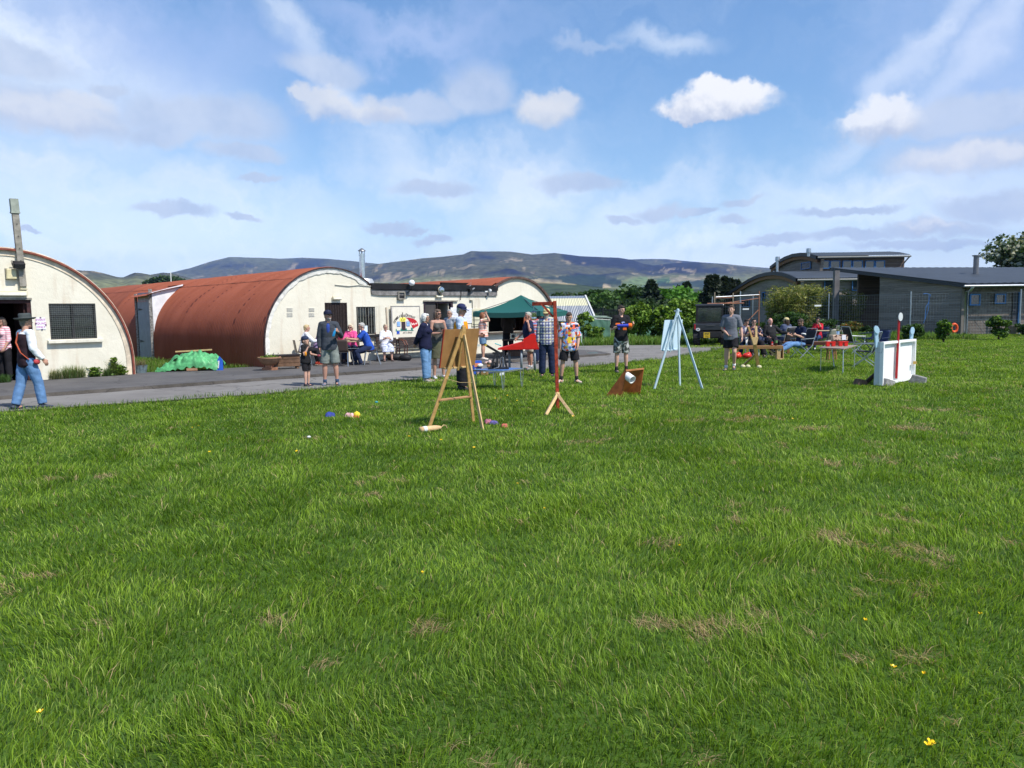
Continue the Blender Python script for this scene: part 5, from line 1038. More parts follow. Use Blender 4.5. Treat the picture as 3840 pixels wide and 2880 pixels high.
def treeline():
 G1 = 'trees in the line beyond the field'
 L = [ # px, top y, depth, radius, colour, label
  (1985+115, 1088, 150, 6.0, DK, 'dark rounded tree just right of the cream hut roof, far off'), (2155, 1086, 150, 4.5, [(0.075, 0.058, 0.03), (0.06, 0.06, 0.025)], 'brown tinged tree behind the striped shed roof'),
  (2215, 1100, 140, 4, DK, 'low dark tree above the right end of the shed roof'), (2245, 1080, 120, 4.6, MID, 'dark green tree behind the left of the iron railings'), (2292, 1084, 118, 4.6, DK, 'dark bushy tree above the boy with the blaster'),
  (2352, 1064, 112, 5.6, MID, 'tall broad green tree left of the dark pointed conifer'), (2402, 1072, 118, 4.2, MID, 'mid green tree touching the left flank of the pointed conifer'), (2490, 1090, 115, 4.5, DK, 'dim green tree right of the pointed conifer'),
  (2515, 1066, 105, 4.0, BR, 'bright lime green tree in the middle of the tree line'), (2590, 1096, 105, 4.0, MID, 'green tree between the bright tree and the tall firs'), (2625, 1092, 100, 3.5, BR, 'bright green tree low at the foot of the tall firs'), (2330, 1110, 100, 3.8, DK, 'dark low tree over the leafy hazel bush'), (2440, 1112, 98, 3.8, DK, 'dark low tree beneath the pointed conifer')]
 for i, (px, ty, d, r, c, lab) in enumerate(L):
  p = AT(px, ty, d); tree('broadleaf_tree', lab, 'tree', (p.x, d, -.3), p.z+.3, r, c, 3600, 0.50, group=G1, seed=20+i, zlow=0.02, clumps=26, csize=0.4)
 C = [(2442, 1046, 100, 3.6, 'single dark pointed conifer standing out of the tree line'), (2575, 1055, 108, 3.0, 'dark fir right of the bright lime tree'), (2545, 1070, 112, 2.6, 'smaller dark fir beside the bright lime tree'),
         (2662, 1030, 92, 2.3, 'leftmost of the tall thin firs by the scaffold'), (2683, 1027, 92, 2.5, 'tallest thin fir behind the vehicle roof'), (2718, 1034, 94, 2.3, 'thin fir between scaffold pole and curved roof'), (2742, 1042, 95, 2.2, 'fir next to the curved roof'), (2766, 1046, 97, 2.2, 'rightmost fir half hidden by the curved roof'), (2703, 1048, 99, 2.3, 'rear fir seen between the tall thin firs'), (2640, 1098, 95, 2.4, 'short fir left of the tall thin firs')]
 for i, (px, ty, d, r, lab) in enumerate(C):
  p = AT(px, ty, d); conifer('fir_tree', lab, (p.x, d, -.3), p.z+.3, r, CON if i > 2 else [(0.018, 0.034, 0.018), (0.028, 0.05, 0.024)], 2600, 'firs in the tree line', 60+i, leaf=.42)
 p = AT(3875, 850, 78); tree('hawthorn_tree', 'large green tree covered in white blossom at the right edge', 'tree', (p.x, 78, -.3), p.z+.3, 4.8, [(.05, .09, .03), (.07, .12, .035), (.42, .44, .34), (.40, .42, .30), (.04, .07, .025)], 9000, .34, group='blossoming trees', seed=91, zlow=.05, clumps=34)
 p = AT(3742, 985, 84); tree('hawthorn_tree', 'smaller white flowering tree left of the large one over the roof', 'tree', (p.x, 84, -.3), p.z+.3, 4.2, [(.05, .09, .03), (.42, .43, .33), (.38, .40, .30), (.06, .10, .03)], 5000, .34, group='blossoming trees', seed=92, zlow=.05)
 p = AT(3445, 990, 98); tree('hawthorn_tree', 'blossoming treetop showing just right of the upper storey', 'tree', (p.x, 98, -.3), p.z+.3, 3.2, [(.10, .16, .04), (.40, .43, .28), (.14, .2, .05)], 3500, .34, group='blossoming trees', seed=93, zlow=.05)
 p = AT(3560, 1006, 120); tree('broadleaf_tree', 'dark treetop just above the low sheet roof', 'tree', (p.x, 120, -.3), p.z-.2, 6, DK, 2500, .5, group=G1, seed=94, zlow=.05)
 P, k = crown_pts(9000, (0, 0, 0), (1, 1, 1), 60, 5); a = AT(605, 1060, 420);
 P = rng.uniform(0, 1, (9000, 3)); X_ = a.x-11+22*P[:, 0]; hh = 6.8+5.5*np.sin(np.clip(P[:, 0], 0, 1)*np.pi)**.4+0.9*np.sin(P[:, 0]*60)+.6*np.sin(P[:, 0]*23); base = AT(600, 1095, 420).z-6
 Z_ = base+(AT(600, 1037, 420).z-base)*(.72+.28*np.sin(np.pi*P[:, 0])**.6+.03*np.sin(P[:, 0]*70)+.03*np.sin(P[:, 0]*31))*P[:, 2]**.5
 C_ = np.stack([X_, 420+P[:, 1]*14, Z_], -1); cc = np.array(DK)[rng.integers(0, 3, 9000)]*rng.uniform(.6, 1.5, (9000, 1))
 tag(link('woodland', leaf_mesh('woodland', C_, rng.uniform(.5, 1.3, 9000)*1.0, cc, 1.6), M_leaf), 'small dark wood on a knoll above the long red roof', 'wood', kind='stuff')
 m0, m1 = AT(640, 1045, 400), AT(640, 1019, 400); tag(MB().tube([m0-ZX*12, m1], [.35, .18], 6).build('radio_mast', M_white), 'thin pale mast standing beside the distant wood', 'mast')
treeline()
def bushes():
 def bush(px, yb, yt, d, rx, cols, lab, n=4200, leaf=.13, nm='hazel_bush', grp='leafy bushes', seed=1, cl=30, cs=.34, zl=.02, asp=1.5):
  b = AT(px, yb, d); t = AT(px, yt, d); return tree(nm, lab, 'bush', (b.x, d, 0), t.z, rx, cols, n, leaf, group=grp, seed=seed, trunk_r=.05, clumps=cl, csize=cs, zlow=zl, asp=asp)
 bush(2392, 1280, 1112, 42.5, .95, SPR, 'tall leafy green bush to the right of the boy with the blaster', 5200, .12, seed=201)
 bush(2340, 1280, 1165, 43, .5, SPR, 'small leafy shoots immediately right of the blaster boy shoulder', 1500, .11, seed=202, cl=12)
 bush(2560, 1285, 1100, 42.5, 1.30, SPR, 'widest leafy green bush behind the pale blue easel', 8500, .12, seed=203, cl=44)
 bush(2487, 1285, 1135, 42, .7, SPR, 'leafy bush left part behind the blue easel board', 3200, .12, seed=204)
 bush(2235, 1280, 1212, 41.5, .55, SPR, 'low open bush by the green netting', 1500, .10, seed=205, cl=12, cs=.3)
 bush(2190, 1262, 1160, 38.5, .5, SPR, 'slender sapling behind the boy in the colourful shirt', 1300, .10, 'sapling', seed=206, cl=14, cs=.28, zl=.25)
 bush(2455, 1262, 1222, 43.5, .4, MID, 'small weed bush between the two large leafy bushes', 700, .1, seed=207, cl=9)
 bush(3420, 1272, 1198, 38, .62, MID, 'rounded shrub left of the blue oval bat at the gate', 2600, .085, 'currant_shrub', 'shrubs on the right lawn', 208, 22, .36, -.02)
 bush(3538, 1284, 1190, 35, .46, SPR[:2]+MID, 'small shrub in front of the boarded wall, near the orange ring', 2000, .085, 'currant_shrub', 'shrubs on the right lawn', 209, 18, .34, .06)
 bush(3745, 1269, 1172, 37, .62, MID+SPR[:1], 'taller shrub in front of the small blue framed windows', 3200, .085, 'currant_shrub', 'shrubs on the right lawn', 210, 26, .32, -.02)
 bush(3255, 1262, 1215, 40, .55, [(.035, .08, .02), (.03, .06, .02)], 'low dark bush left of the pale blue bat', 1600, .08, 'currant_shrub', 'shrubs on the right lawn', 211, 14)
 bush(3835, 1250, 1205, 42, .6, MID, 'shrub cut by the right edge by the house step', 1400, .09, 'currant_shrub', 'shrubs on the right lawn', 212, 12)
 BAM = [(.24, .25, .05), (.18, .21, .04), (.30, .28, .08), (.12, .15, .03)]
 def bamboo(px, yt, d, rx, lab, seed, n=7000, cols=BAM):
  t = AT(px, yt, d); e = empty('bamboo_clump', (t.x, d, 0), 0, lab, 'bush', 'bamboo clumps behind the mesh fence'); g = np.random.default_rng(seed); h = t.z; ns = 46; a = g.uniform(0, 6.28, ns); rb = g.uniform(0, .55, ns)**.5*rx
  topx = np.cos(a)*rb*1.7; topy = np.sin(a)*rb*1.7; ht = h*g.uniform(.55, 1.0, ns)*(1-.18*(rb/rx)); k = g.integers(0, ns, n); u = g.uniform(.12, 1, n); P = np.stack([np.cos(a[k])*rb[k]*.7+(topx[k]-np.cos(a[k])*rb[k]*.7)*u**1.6+g.normal(0, .16, n), np.sin(a[k])*rb[k]*.7+(topy[k]-np.sin(a[k])*rb[k]*.7)*u**1.6+g.normal(0, .16, n), ht[k]*u+g.normal(0, .08, n)], -1)
  P[:, 2] = np.maximum(P[:, 2], .05); c = np.array(cols)[g.integers(0, len(cols), n)]*g.uniform(.7, 1.3, (n, 1)); link('leaves', leaf_mesh('leaves', P, g.uniform(.6, 1.2, n)*.075, c, 3.6, .15), M_leaf, e)
  mb = MB()
  for i in range(ns): mb.tube([(np.cos(a[i])*rb[i]*.7, np.sin(a[i])*rb[i]*.7, 0), (topx[i]*.75, topy[i]*.75, ht[i]*.55), (topx[i], topy[i], ht[i])], [.018, .012, .004], 4)
  mb.build('canes', mat('bamboo_cane', (.2, .19, .07), .6), e)
 bamboo(2925, 1058, 52.5, .9, 'left yellow green bamboo clump before the dark gable', 301, 5000)
 bamboo(2985, 1042, 52, 1.5, 'tallest yellow green bamboo clump behind the mesh fence', 302, 11000)
 bamboo(3070, 1050, 60, 1.6, 'bamboo clump left of the grey porch post', 303, 9000)
 bamboo(3180, 1085, 58.9, 1.2, 'bamboo clump right of the grey porch post', 304, 7000)
 bamboo(3125, 1110, 59.3, 1.2, 'lower bamboo clump at the foot of the porch post', 305, 5000, [(.10, .11, .035), (.16, .13, .06), (.06, .08, .02)])
 bush(2960, 1260, 1165, 50.2, 1.5, MID, 'dark green shrub behind the seated group by the fence', 4200, .11, 'garden_shrub', 'shrubs along the mesh fence', 221, 26)
 bush(3090, 1260, 1190, 49.5, 1.2, MID, 'green shrub behind the woman in red', 3200, .11, 'garden_shrub', 'shrubs along the mesh fence', 222, 22)
 bush(3195, 1262, 1202, 47.5, 1.0, [(.12, .16, .03), (.30, .14, .03), (.08, .13, .02)], 'shrub with orange tinted leaves right of the steel flask', 2800, .10, 'garden_shrub', 'shrubs along the mesh fence', 223, 20)
 bush(2850, 1262, 1205, 51, .9, MID, 'small dark shrub behind the seated men', 1600, .1, 'garden_shrub', 'shrubs along the mesh fence', 224, 14)
bushes()
# ------------------------------------------------------------------ fences, shed, scaffold
def mesh_fence():
 A, B_ = Vector((29.3, 44.0, 0)), Vector((23.7, 45.8, 0)); C_ = Vector((20.4, 49.6, 0)); D_ = Vector((16.6, 53.0, 0)); E_ = Vector((14.2, 54.5, 0))
 e = empty('mesh_fence', (20, 49, 0), 0, 'tall welded wire mesh fence on galvanised posts in front of the timber houses', 'fence')
 Mg = mat('galvanised_wire', (.26, .28, .29), .5, .5, var=.1); H = 2.45
 for a, b in ((A, B_), (B_, C_), (C_, D_), (D_, E_)):
  L = (b-a).length; mb = MB(); n = int(L/.15)
  for i in range(n+1): p = a.lerp(b, i/n); mb.bar(p, p+ZX*(H-.06), .006, .006)
  for j in range(13): z = .08+j*(H-.12)/12; w = .014 if j in (12, 9, 4) else .006; mb.bar(a+ZX*z, b+ZX*z, w, w)
  mb.build('mesh_panel', Mg, e, True)
 for p in (A, B_, C_, D_, E_, (A+B_)/2+Vector((.1, .1, 0)), A+Vector((-.25, .05, 0))): MB().tube([p, p+ZX*(H+.12)], .042, 8).build('fence_post', M_zinc, e, True)
 for px, py, d in ((2797, 1159, 53), (3067, 1146, 49)):
  p = AT(px, py, d-0.4); mb = MB(); mb.box((0, 0, 0), (.42, .02, .10)); o = mb.build('white_plate', M_white, e, True); o.location = p - e.location if False else p
  tag(o, None)
mesh_fence()
def scaffold():
 e = empty('scaffold_frame', (14, 46, 0), 0, 'scaffold of rusty and galvanised tubes behind the parked utility vehicle', 'scaffold')
 Mr = mat('rusty_tube', (.25, .105, .06), .7, var=.4, vs=3); d = 46.0
 def tb(nm, x0, y0, x1, y1, m, dd0=d, dd1=d, r=.028): MB().tube([AT(x0, y0, dd0), AT(x1, y1, dd1)], r, 7).build(nm, m, e, True)
 for x, y in ((2680, 1096), (2749, 1098)): p = AT(x, y, d); MB().tube([(p.x, d, 0), p], .035, 7).build('upright', mat('weathered_tube', (.3, .24, .17), .7), e, True)
 p = AT(2777, 1092, d+1); MB().tube([(p.x, d+1, 0), p], .035, 7).build('upright', M_zinc, e, True); p = AT(2847, 1092, d+1); MB().tube([(p.x, d+1, 0), p], .035, 7).build('upright', Mr, e, True)
 tb('crossbar', 2684, 1114, 2848, 1105, M_zinc, d, d+1); tb('crossbar', 2680, 1118, 2752, 1116, Mr); tb('crossbar', 2652, 1139, 2790, 1137, Mr, d-1, d-.6, .042); tb('crossbar', 2770, 1110, 2846, 1108, Mr, d+.8, d+1.2); tb('crossbar', 2700, 1140, 2850, 1118, Mr, d+2, d+3)
 tb('brace', 2760, 1250, 2846, 1160, Mr, d+1, d+1.5)
scaffold()
def shed():
 e = empty('striped_shed', AT(2140, 1160, 50), 0, 'shed with a steep cream and grey striped corrugated roof behind the gazebo', 'shed')
 a, b = AT(2040, 1111, 52), AT(2192, 1109, 52); c, d_ = AT(2233, 1203, 49.6), AT(2030, 1206, 49.6)
 m = bpy.data.materials.new('striped_sheet'); m.use_nodes = True; t = m.node_tree; bb = bsdf(m); bb.inputs['Roughness'].default_value = .5
 tc = nn(t, 'ShaderNodeTexCoord'); sp = nn(t, 'ShaderNodeSeparateXYZ'); t.links.new(tc.outputs['UV'], sp.inputs[0])
 n = nn(t, 'ShaderNodeTexNoise', i_Scale=3.0, i_Detail=5.0); t.links.new(tc.outputs['Object'], n.inputs['Vector'])
 st = smooth(t, mth(t, 'SINE', mth(t, 'MULTIPLY', sp.outputs[0], 190.0)), -.15, .3); st2 = smooth(t, mth(t, 'SINE', mth(t, 'MULTIPLY', sp.outputs[0], 90.0)), .9, .96)
 low = mixc(t, st, (.10, .12, .16), (.50, .52, .53)); top = mixc(t, st2, (.62, .60, .42), (.38, .37, .27)); cap = (.20, .24, .30)
 col = mixc(t, smooth(t, sp.outputs[1], .60, .605), low, top); col = mixc(t, smooth(t, sp.outputs[1], .90, .905), col, cap); t.links.new(col, bb.inputs['Base Color'])
 mb = MB(); N = 180
 mb.grid(lambda u, v: (d_.lerp(c, u)).lerp(a.lerp(b, u), v)+Vector((0, -.03*math.cos(u*N*.9), 0)), N*2, 12); o = mb.build('roof', m, e, True)
 uv = o.data.uv_layers.new(name='UV'); NU = N*2; vi = np.zeros(len(o.data.loops), dtype=np.int32); o.data.loops.foreach_get('vertex_index', vi); uvs = np.stack([(vi % NU)/(NU-1), (vi//NU)/11.0], -1).astype(np.float32); uv.data.foreach_set('uv', uvs.ravel())
 mb = MB(); mb.bar(b+Vector((.05, -.03, .02)), c+Vector((.06, -.03, 0)), .10, .08); mb.build('gable_trim', mat('shed_trim', (.55, .56, .55), .6), e, True)
 mb = MB(); mb.prism([(0, 0), (3.0, 0), (2.6, b.z-.1), (2.4, b.z-.1)], (b.x-.35, 49.7, 0), (0, 1, 0), ZX, (-1, 0, 0), .08); mb.build('end_wall', mat('shed_wall', (.12, .13, .12), .8), e, True)
 mb = MB(); mb.box(((d_.x+c.x)/2-.3, 49.9, d_.z/2), (abs(c.x-d_.x)-.5, .1, d_.z)); mb.build('front_wall', mat('shed_wall', (.12, .13, .12), .8), e, True)
 Mn = bpy.data.materials.new('green_netting'); Mn.use_nodes = True; t = Mn.node_tree; bb = bsdf(Mn); bb.inputs['Roughness'].default_value = .8; tc = nn(t, 'ShaderNodeTexCoord'); w = nn(t, 'ShaderNodeTexNoise', i_Scale=2.0, i_Detail=6.0); t.links.new(tc.outputs['Object'], w.inputs['Vector']); t.links.new(mixc(t, smooth(t, w.outputs[0], .35, .65), (.035, .105, .07), (.065, .16, .11)), bb.inputs['Base Color']); bb.inputs['Alpha'].default_value = .93
 def netting(x0, x1, yt0, yt1, d0, d1, lab):
  e = empty('netting_screen', AT(x0, yt0, d0), 0, lab, 'netting', 'green netting screens'); a, b = AT(x0, yt0, d0), AT(x1, yt1, d1)
  mb = MB(); mb.grid(lambda u, v: Vector((a.x+(b.x-a.x)*u, a.y+(b.y-a.y)*u-.12*(1-v)+.06*mnoise.noise(Vector((u*9, v*3, 2))), (a.z+(b.z-a.z)*u-.03*abs(math.sin(u*9)))*v)), 60, 12); mb.build('net', Mn, e, True, smooth_=True)
  for i in range(5): p = a.lerp(b, i/4); MB().tube([(p.x, p.y+.06, 0), (p.x, p.y+.06, p.z+.05)], .03, 6).build('stake', M_postwood, e, True)
  MB().tube([a+Vector((0, .02, 0)), b+Vector((0, .02, 0))], .03, 6).build('top_rail', mat('pale_rail', (.42, .45, .40), .6), e, True)
 netting(2090, 2172, 1203, 1208, 42.0, 41.5, 'green netting screen low behind the gallows post'); netting(2168, 2288, 1193, 1200, 41.3, 42.2, 'green netting screen left of the blaster boy'); netting(2380, 2480, 1232, 1216, 47, 48.5, 'green netting screen between the leafy bushes')
 e2 = empty('pole_stack', AT(2240, 1200, 43.5), 0, 'pale green poles and boards stacked behind the netting', 'poles'); g = random.Random(3)
 for i in range(7): a = AT(2185+g.uniform(0, 25), 1196-g.uniform(0, 14), 43.5+g.uniform(0, 1)); b = AT(2270+g.uniform(0, 30), 1198-g.uniform(0, 12), 43.5+g.uniform(0, 1)); MB().bar(a, b, .10, .05).build('pole', mat('pale_green_wood', (.30, .38, .31), .8, var=.2), e2, True)
 e3 = empty('trestle', AT(2240, 1230, 43.6), 0, 'low timber trestle under the stacked poles', 'trestle')
 for x in (2195, 2240, 2280): p = AT(x, 1200, 43.9); MB().box((p.x, 43.9, p.z/2-.02), (.1, .8, max(.1, p.z-.04))).build('leg', M_postwood, e3, True)
shed()
def railings():
 e = empty('iron_railings', (8, 58, 0), 0, 'dark vertical bar railings beyond the netting, below the tree line', 'railings'); a, b = AT(2200, 1157, 60), AT(2650, 1162, 56)
 Mi = mat('dark_iron', (.022, .026, .028), .6); n = 75; mb = MB()
 for i in range(n): p = a.lerp(b, i/(n-1)); mb.bar((p.x, p.y, 0), p, .05, .03)
 for z in (.3, -.08): mb.bar(a+ZX*(-.12 if z < 0 else -(a.z-.3)), b+ZX*(-.12 if z < 0 else -(b.z-.3)), .04, .05)
 mb.build('bar_panel', Mi, e, True)
 for i in range(8): p = a.lerp(b, i/7); MB().tube([(p.x, p.y, 0), p+ZX*.12], .05, 6).build('post', Mi, e, True)
railings()
# ------------------------------------------------------------------ people
SKIN = {}
def skin_mat():
 if 'skin' in MATS: return MATS['skin']
 m = attr_mat('skin', 0.55, 0.0, 0.35); m.name = 'skin'; b = bsdf(m); b.inputs['Subsurface Weight'].default_value = 0.0; MATS['skin'] = m; return m
def cloth(name, col, kind='plain', col2=(1, 1, 1), col3=(.5, .5, .5), scale=10.0, rough=0.85, thr=.5):
 if name in MATS: return MATS[name]
 m = bpy.data.materials.new(name); m.use_nodes = True; t = m.node_tree; b = bsdf(m); b.inputs['Roughness'].default_value = rough; b.inputs['Specular IOR Level'].default_value = 0.15
 tc = nn(t, 'ShaderNodeTexCoord'); o = tc.outputs['Object']; sp = nn(t, 'ShaderNodeSeparateXYZ'); t.links.new(o, sp.inputs[0])
 n = nn(t, 'ShaderNodeTexNoise', i_Scale=9.0, i_Detail=5.0); t.links.new(o, n.inputs['Vector'])
 def stripe(axis, sc, th): return smooth(t, mth(t, 'SINE', mth(t, 'MULTIPLY', sp.outputs[axis], sc)), th-.12, th+.12)
 if kind == 'plain': c = mixc(t, 0.0, col, col)
 elif kind == 'hstripe': c = mixc(t, stripe(2, scale, thr), col, col2)
 elif kind == 'hstripe3': c = mixc(t, stripe(2, scale, thr), col, col2); c = mixc(t, stripe(2, scale*.5, .7), c, col3)
 elif kind == 'vstripe': c = mixc(t, stripe(0, scale, thr), col, col2)
 elif kind == 'plaid':
  c = mixc(t, mth(t, 'MULTIPLY', stripe(2, scale, 0.1), .75), col2, col); c = mixc(t, mth(t, 'MULTIPLY', stripe(0, scale, .1), .75), c, col); c = mixc(t, mth(t, 'MULTIPLY', stripe(2, scale*.5, .93), .8), c, col3); c = mixc(t, mth(t, 'MULTIPLY', stripe(0, scale*.5, .93), .8), c, col3)
 elif kind in ('camo', 'floral', 'graffiti'):
  v = nn(t, 'ShaderNodeTexVoronoi' if kind != 'camo' else 'ShaderNodeTexNoise', i_Scale=scale); t.links.new(o, v.inputs['Vector'])
  if kind == 'camo':
   v.inputs['Detail'].default_value = 2.0; c = mixc(t, smooth(t, v.outputs[0], .47, .50), col, col2); v2 = nn(t, 'ShaderNodeTexNoise', i_Scale=scale*1.3, i_Detail=2.0); mp = nn(t, 'ShaderNodeMapping'); mp.inputs['Location'].default_value = (3, 5, 7); t.links.new(o, mp.inputs[0]); t.links.new(mp.outputs[0], v2.inputs['Vector']); c = mixc(t, smooth(t, v2.outputs[0], .55, .58), c, col3)
  elif kind == 'floral': c = mixc(t, smooth(t, v.outputs['Distance'], .34, .26), col, col2); c = mixc(t, smooth(t, n.outputs[0], .55, .62), c, mixc(t, smooth(t, v.outputs['Distance'], .4, .3), col, col3))
  else:
   cr = nn(t, 'ShaderNodeValToRGB'); cr.color_ramp.interpolation = 'CONSTANT'; wn = nn(t, 'ShaderNodeTexWhiteNoise'); t.links.new(v.outputs['Color'], wn.inputs['Vector']); t.links.new(wn.outputs['Value'], cr.inputs[0]); el = cr.color_ramp.elements
   pal = [(0, (.60, .60, .68)), (.2, (.72, .70, .80)), (.34, (.03, .03, .05)), (.46, (.70, .10, .05)), (.56, (.80, .33, .42)), (.66, (.12, .30, .65)), (.76, (.85, .55, .04)), (.83, (.80, .22, .03)), (.90, (.30, .25, .50))]
   el[0].position = 0; el[0].color = (*pal[0][1], 1); el[1].position = pal[1][0]; el[1].color = (*pal[1][1], 1)
   for p_, c_ in pal[2:]: q = el.new(p_); q.color = (*c_, 1)
   c = cr.outputs[0]
 c = mixc(t, smooth(t, n.outputs[0], .3, .7), mixc(t, 1.0, c, (.82, .82, .82), 'MULTIPLY'), mixc(t, 1.0, c, (1.12, 1.12, 1.12), 'MULTIPLY'))
 t.links.new(c, b.inputs['Base Color'])
 bp = nn(t, 'ShaderNodeBump', i_Strength=.25, i_Distance=.01); t.links.new(n.outputs[0], bp.inputs['Height']); t.links.new(bp.outputs[0], b.inputs['Normal'])
 MATS[name] = m; return m
PENDING = []   # (object, mesh-processing callback)
def remeshed(name, mb, m, parent, vox, post=None):
 o = mb.build(name, m, parent); r = o.modifiers.new('r', 'REMESH'); r.mode = 'VOXEL'; r.voxel_size = vox; r.use_smooth_shade = True
 sm = o.modifiers.new('s', 'SMOOTH'); sm.factor = 0.5; sm.iterations = 2
 PENDING.append((o, post)); return o
def flush_people():
 dg = bpy.context.evaluated_depsgraph_get(); dg.update()
 for o, post in PENDING:
  me = bpy.data.meshes.new_from_object(o.evaluated_get(dg)); old = o.data; o.modifiers.clear(); o.data = me; bpy.data.meshes.remove(old); me.name = o.name.split('.')[0]
  if post: post(me)
  me.update()
 PENDING.clear()
def V3(*a): return Vector(a)
def person(label, pos, face, H=1.75, g=1.0, legs=None, arms=None, lean=0.0, side=0.0, head=(0, 0), hip=None, skin=(0.50, 0.27, 0.19), top=None, bottom=None, shoes=((.03, .03, .03), None), hair=None, hat=None, glasses=None, extra=None, female=False, belly=0.0, beard=None, z=0.0, hgrip=(0.45, 0.45), group=None, socks=None, vox=0.0075, headscale=1.0, jacket_open=None):
 """local frame: +Y ahead, +X right. arms/legs give directions for left, right: (upper, lower)"""
 k = H/1.75; e = empty('person', (pos[0], pos[1], z), face, label, 'person', group)
 legs = legs or [((-.04, 0, -1), (-.02, -.02, -1)), ((.04, 0, -1), (.02, -.02, -1))]; arms = arms or [((-.18, -.03, -1), (-.05, .15, -1)), ((.18, -.03, -1), (.05, .15, -1))]
 TH_, SH_, UA, FA = .425*k, .415*k, .295*k, .255*k
 n_ = lambda v: Vector(v).normalized()
 lz = [n_(l[0]).z*TH_+n_(l[1]).z*SH_ for l in legs]
 hz = hip if hip is not None else -min(lz)+.085*k
 P = V3(0, 0, hz); Rm = Matrix.Rotation(-lean, 3, 'X') @ Matrix.Rotation(side, 3, 'Y'); up = Rm @ V3(0, 0, 1); fw = Rm @ V3(0, 1, 0); rt = Rm @ V3(1, 0, 0)
 if lean: fw = Matrix.Rotation(-lean*.8, 3, 'X') @ V3(0, 1, 0)
 S_ = P+up*(.50*k); N_ = P+up*(.545*k); gw = .5+.5*g
 hipw, shw = .088*k, (.150 if female else .168)*k
 HC = N_+up*(.055*k)+V3(0, .015*k, .105*k); yaw, pit = head; HM = Matrix.Rotation(yaw, 3, 'Z') @ Matrix.Rotation(pit, 3, 'X')
 SHl = [S_-rt*shw, S_+rt*shw]; HPs = [P+V3(-hipw, 0, 0), P+V3(hipw, 0, 0)]
 KN = [HPs[i]+n_(legs[i][0])*TH_ for i in (0, 1)]; AN = [KN[i]+n_(legs[i][1])*SH_ for i in (0, 1)]
 EL = [SHl[i]+n_(arms[i][0])*UA for i in (0, 1)]; WR = [EL[i]+n_(arms[i][1])*FA for i in (0, 1)]
 def torso(mb, f=0.0, z0=-.10, z1=1.0, neck=True, flare=0.0):
  """f: extra thickness"""
  prof = [(-.13, .10, .075), (-.09, .150*gw, .105*g), (0, .168*gw if female else .158*gw, .112*g), (.10, .150*gw, .108*g+belly*.6), (.20, (.128 if female else .140)*gw, .100*g+belly), (.32, .152*gw, .108*g+belly*.4), (.42, .160*gw, .105*(.5+.5*g)), (.485, .128, .088), (.52, .085, .068), (.55, .058, .058)]
  pts = []; rad = []
  for t, w, d in prof:
   if t < z0 or t > z1: continue
   b_ = fw*(belly*.55*k if .05 < t < .33 else 0); fl = flare*max(0, (.25-t)/.35)
   pts.append(P+up*(t*k)+b_); rad.append(((w+f+fl)*k, (d+f+fl)*k))
  vs = []; nseg = 20
  for p, (rw, rd) in zip(pts, rad):
   for j in range(nseg):
    a = 2*math.pi*j/nseg; ca, sa = math.cos(a), math.sin(a); vs.append(p+rt*(math.copysign(abs(ca)**.85, ca)*rw)+fw*(math.copysign(abs(sa)**.9, sa)*rd))
  fs = []
  for i in range(len(pts)-1):
   for j in range(nseg): fs.append((i*nseg+j, i*nseg+(j+1) % nseg, (i+1)*nseg+(j+1) % nseg, (i+1)*nseg+j))
  fs.append(tuple(range(nseg-1, -1, -1))); fs.append(tuple((len(pts)-1)*nseg+j for j in range(nseg))); mb.add(vs, fs)
  if female and z1 > .4:
   for s in (-1, 1): mb.ell(P+up*(.37*k)+rt*(s*.072*k)+fw*((.085+f*.6)*k), (.068*k*g, .062*k*g, .068*k*g), 12, 8)
 def limb(mb, a, b, rs, n=12, cap_round=True):
  m_ = len(rs); mb.tube([a.lerp(b, i/(m_-1)) for i in range(m_)], [r*k for r in rs], n)
  if cap_round: mb.ell(a, rs[0]*k*.99, 12, 8); mb.ell(b, rs[-1]*k*.99, 12, 8)
 lg = .45+.55*g
 # ---- body, one continuous surface
 mb = MB(); torso(mb)
 mb.tube([N_-up*.03*k, HC-V3(0, .02*k, .06*k)], [.056*k, .052*k], 12)
 for s in (0, 1): mb.tube([S_+(SHl[s]-S_)*.2+up*.01*k, SHl[s]], [.06*k, .055*k], 10); limb(mb, SHl[s], EL[s], (.056*lg, .052*lg, .046*lg, .038)); limb(mb, EL[s], WR[s], (.038, .041*lg, .035, .027))
 for s in (0, 1): limb(mb, HPs[s], KN[s], (.088*g, .084*g, .068*lg, .056)); limb(mb, KN[s], AN[s], (.056, .060*lg, .052*lg, .038, .034)); mb.ell(AN[s]+V3(0, .045*k, -.04*k), (.036*k, .085*k, .03*k), 10, 6)
 hs = k*headscale
 def hp(x, y, z): return HC+HM @ V3(x*hs, y*hs, z*hs)
 mb.ell(hp(0, -.005, .022), (.074*hs, .094*hs, .093*hs), 18, 12, HM); mb.ell(hp(0, .022, -.04), (.056*hs, .066*hs, .068*hs), 16, 10, HM); mb.ell(hp(0, .062, -.085), (.026*hs, .022*hs, .020*hs), 10, 6, HM)
 mb.tube([hp(0, .084, .022), hp(0, .104, -.018), hp(0, .100, -.028)], [.009*hs, .014*hs, .014*hs], 8); mb.ell(hp(0, .082, .034), (.045*hs, .014*hs, .010*hs), 10, 6, HM)
 mb.ell(hp(0, .082, -.050), (.024*hs, .012*hs, .012*hs), 10, 6, HM)
 for s in (-1, 1): mb.ell(hp(s*.077, -.008, -.005), (.011*hs, .018*hs, .031*hs), 8, 6, HM); mb.ell(hp(s*.040, .062, -.012), (.022*hs, .018*hs, .02*hs), 8, 6, HM)
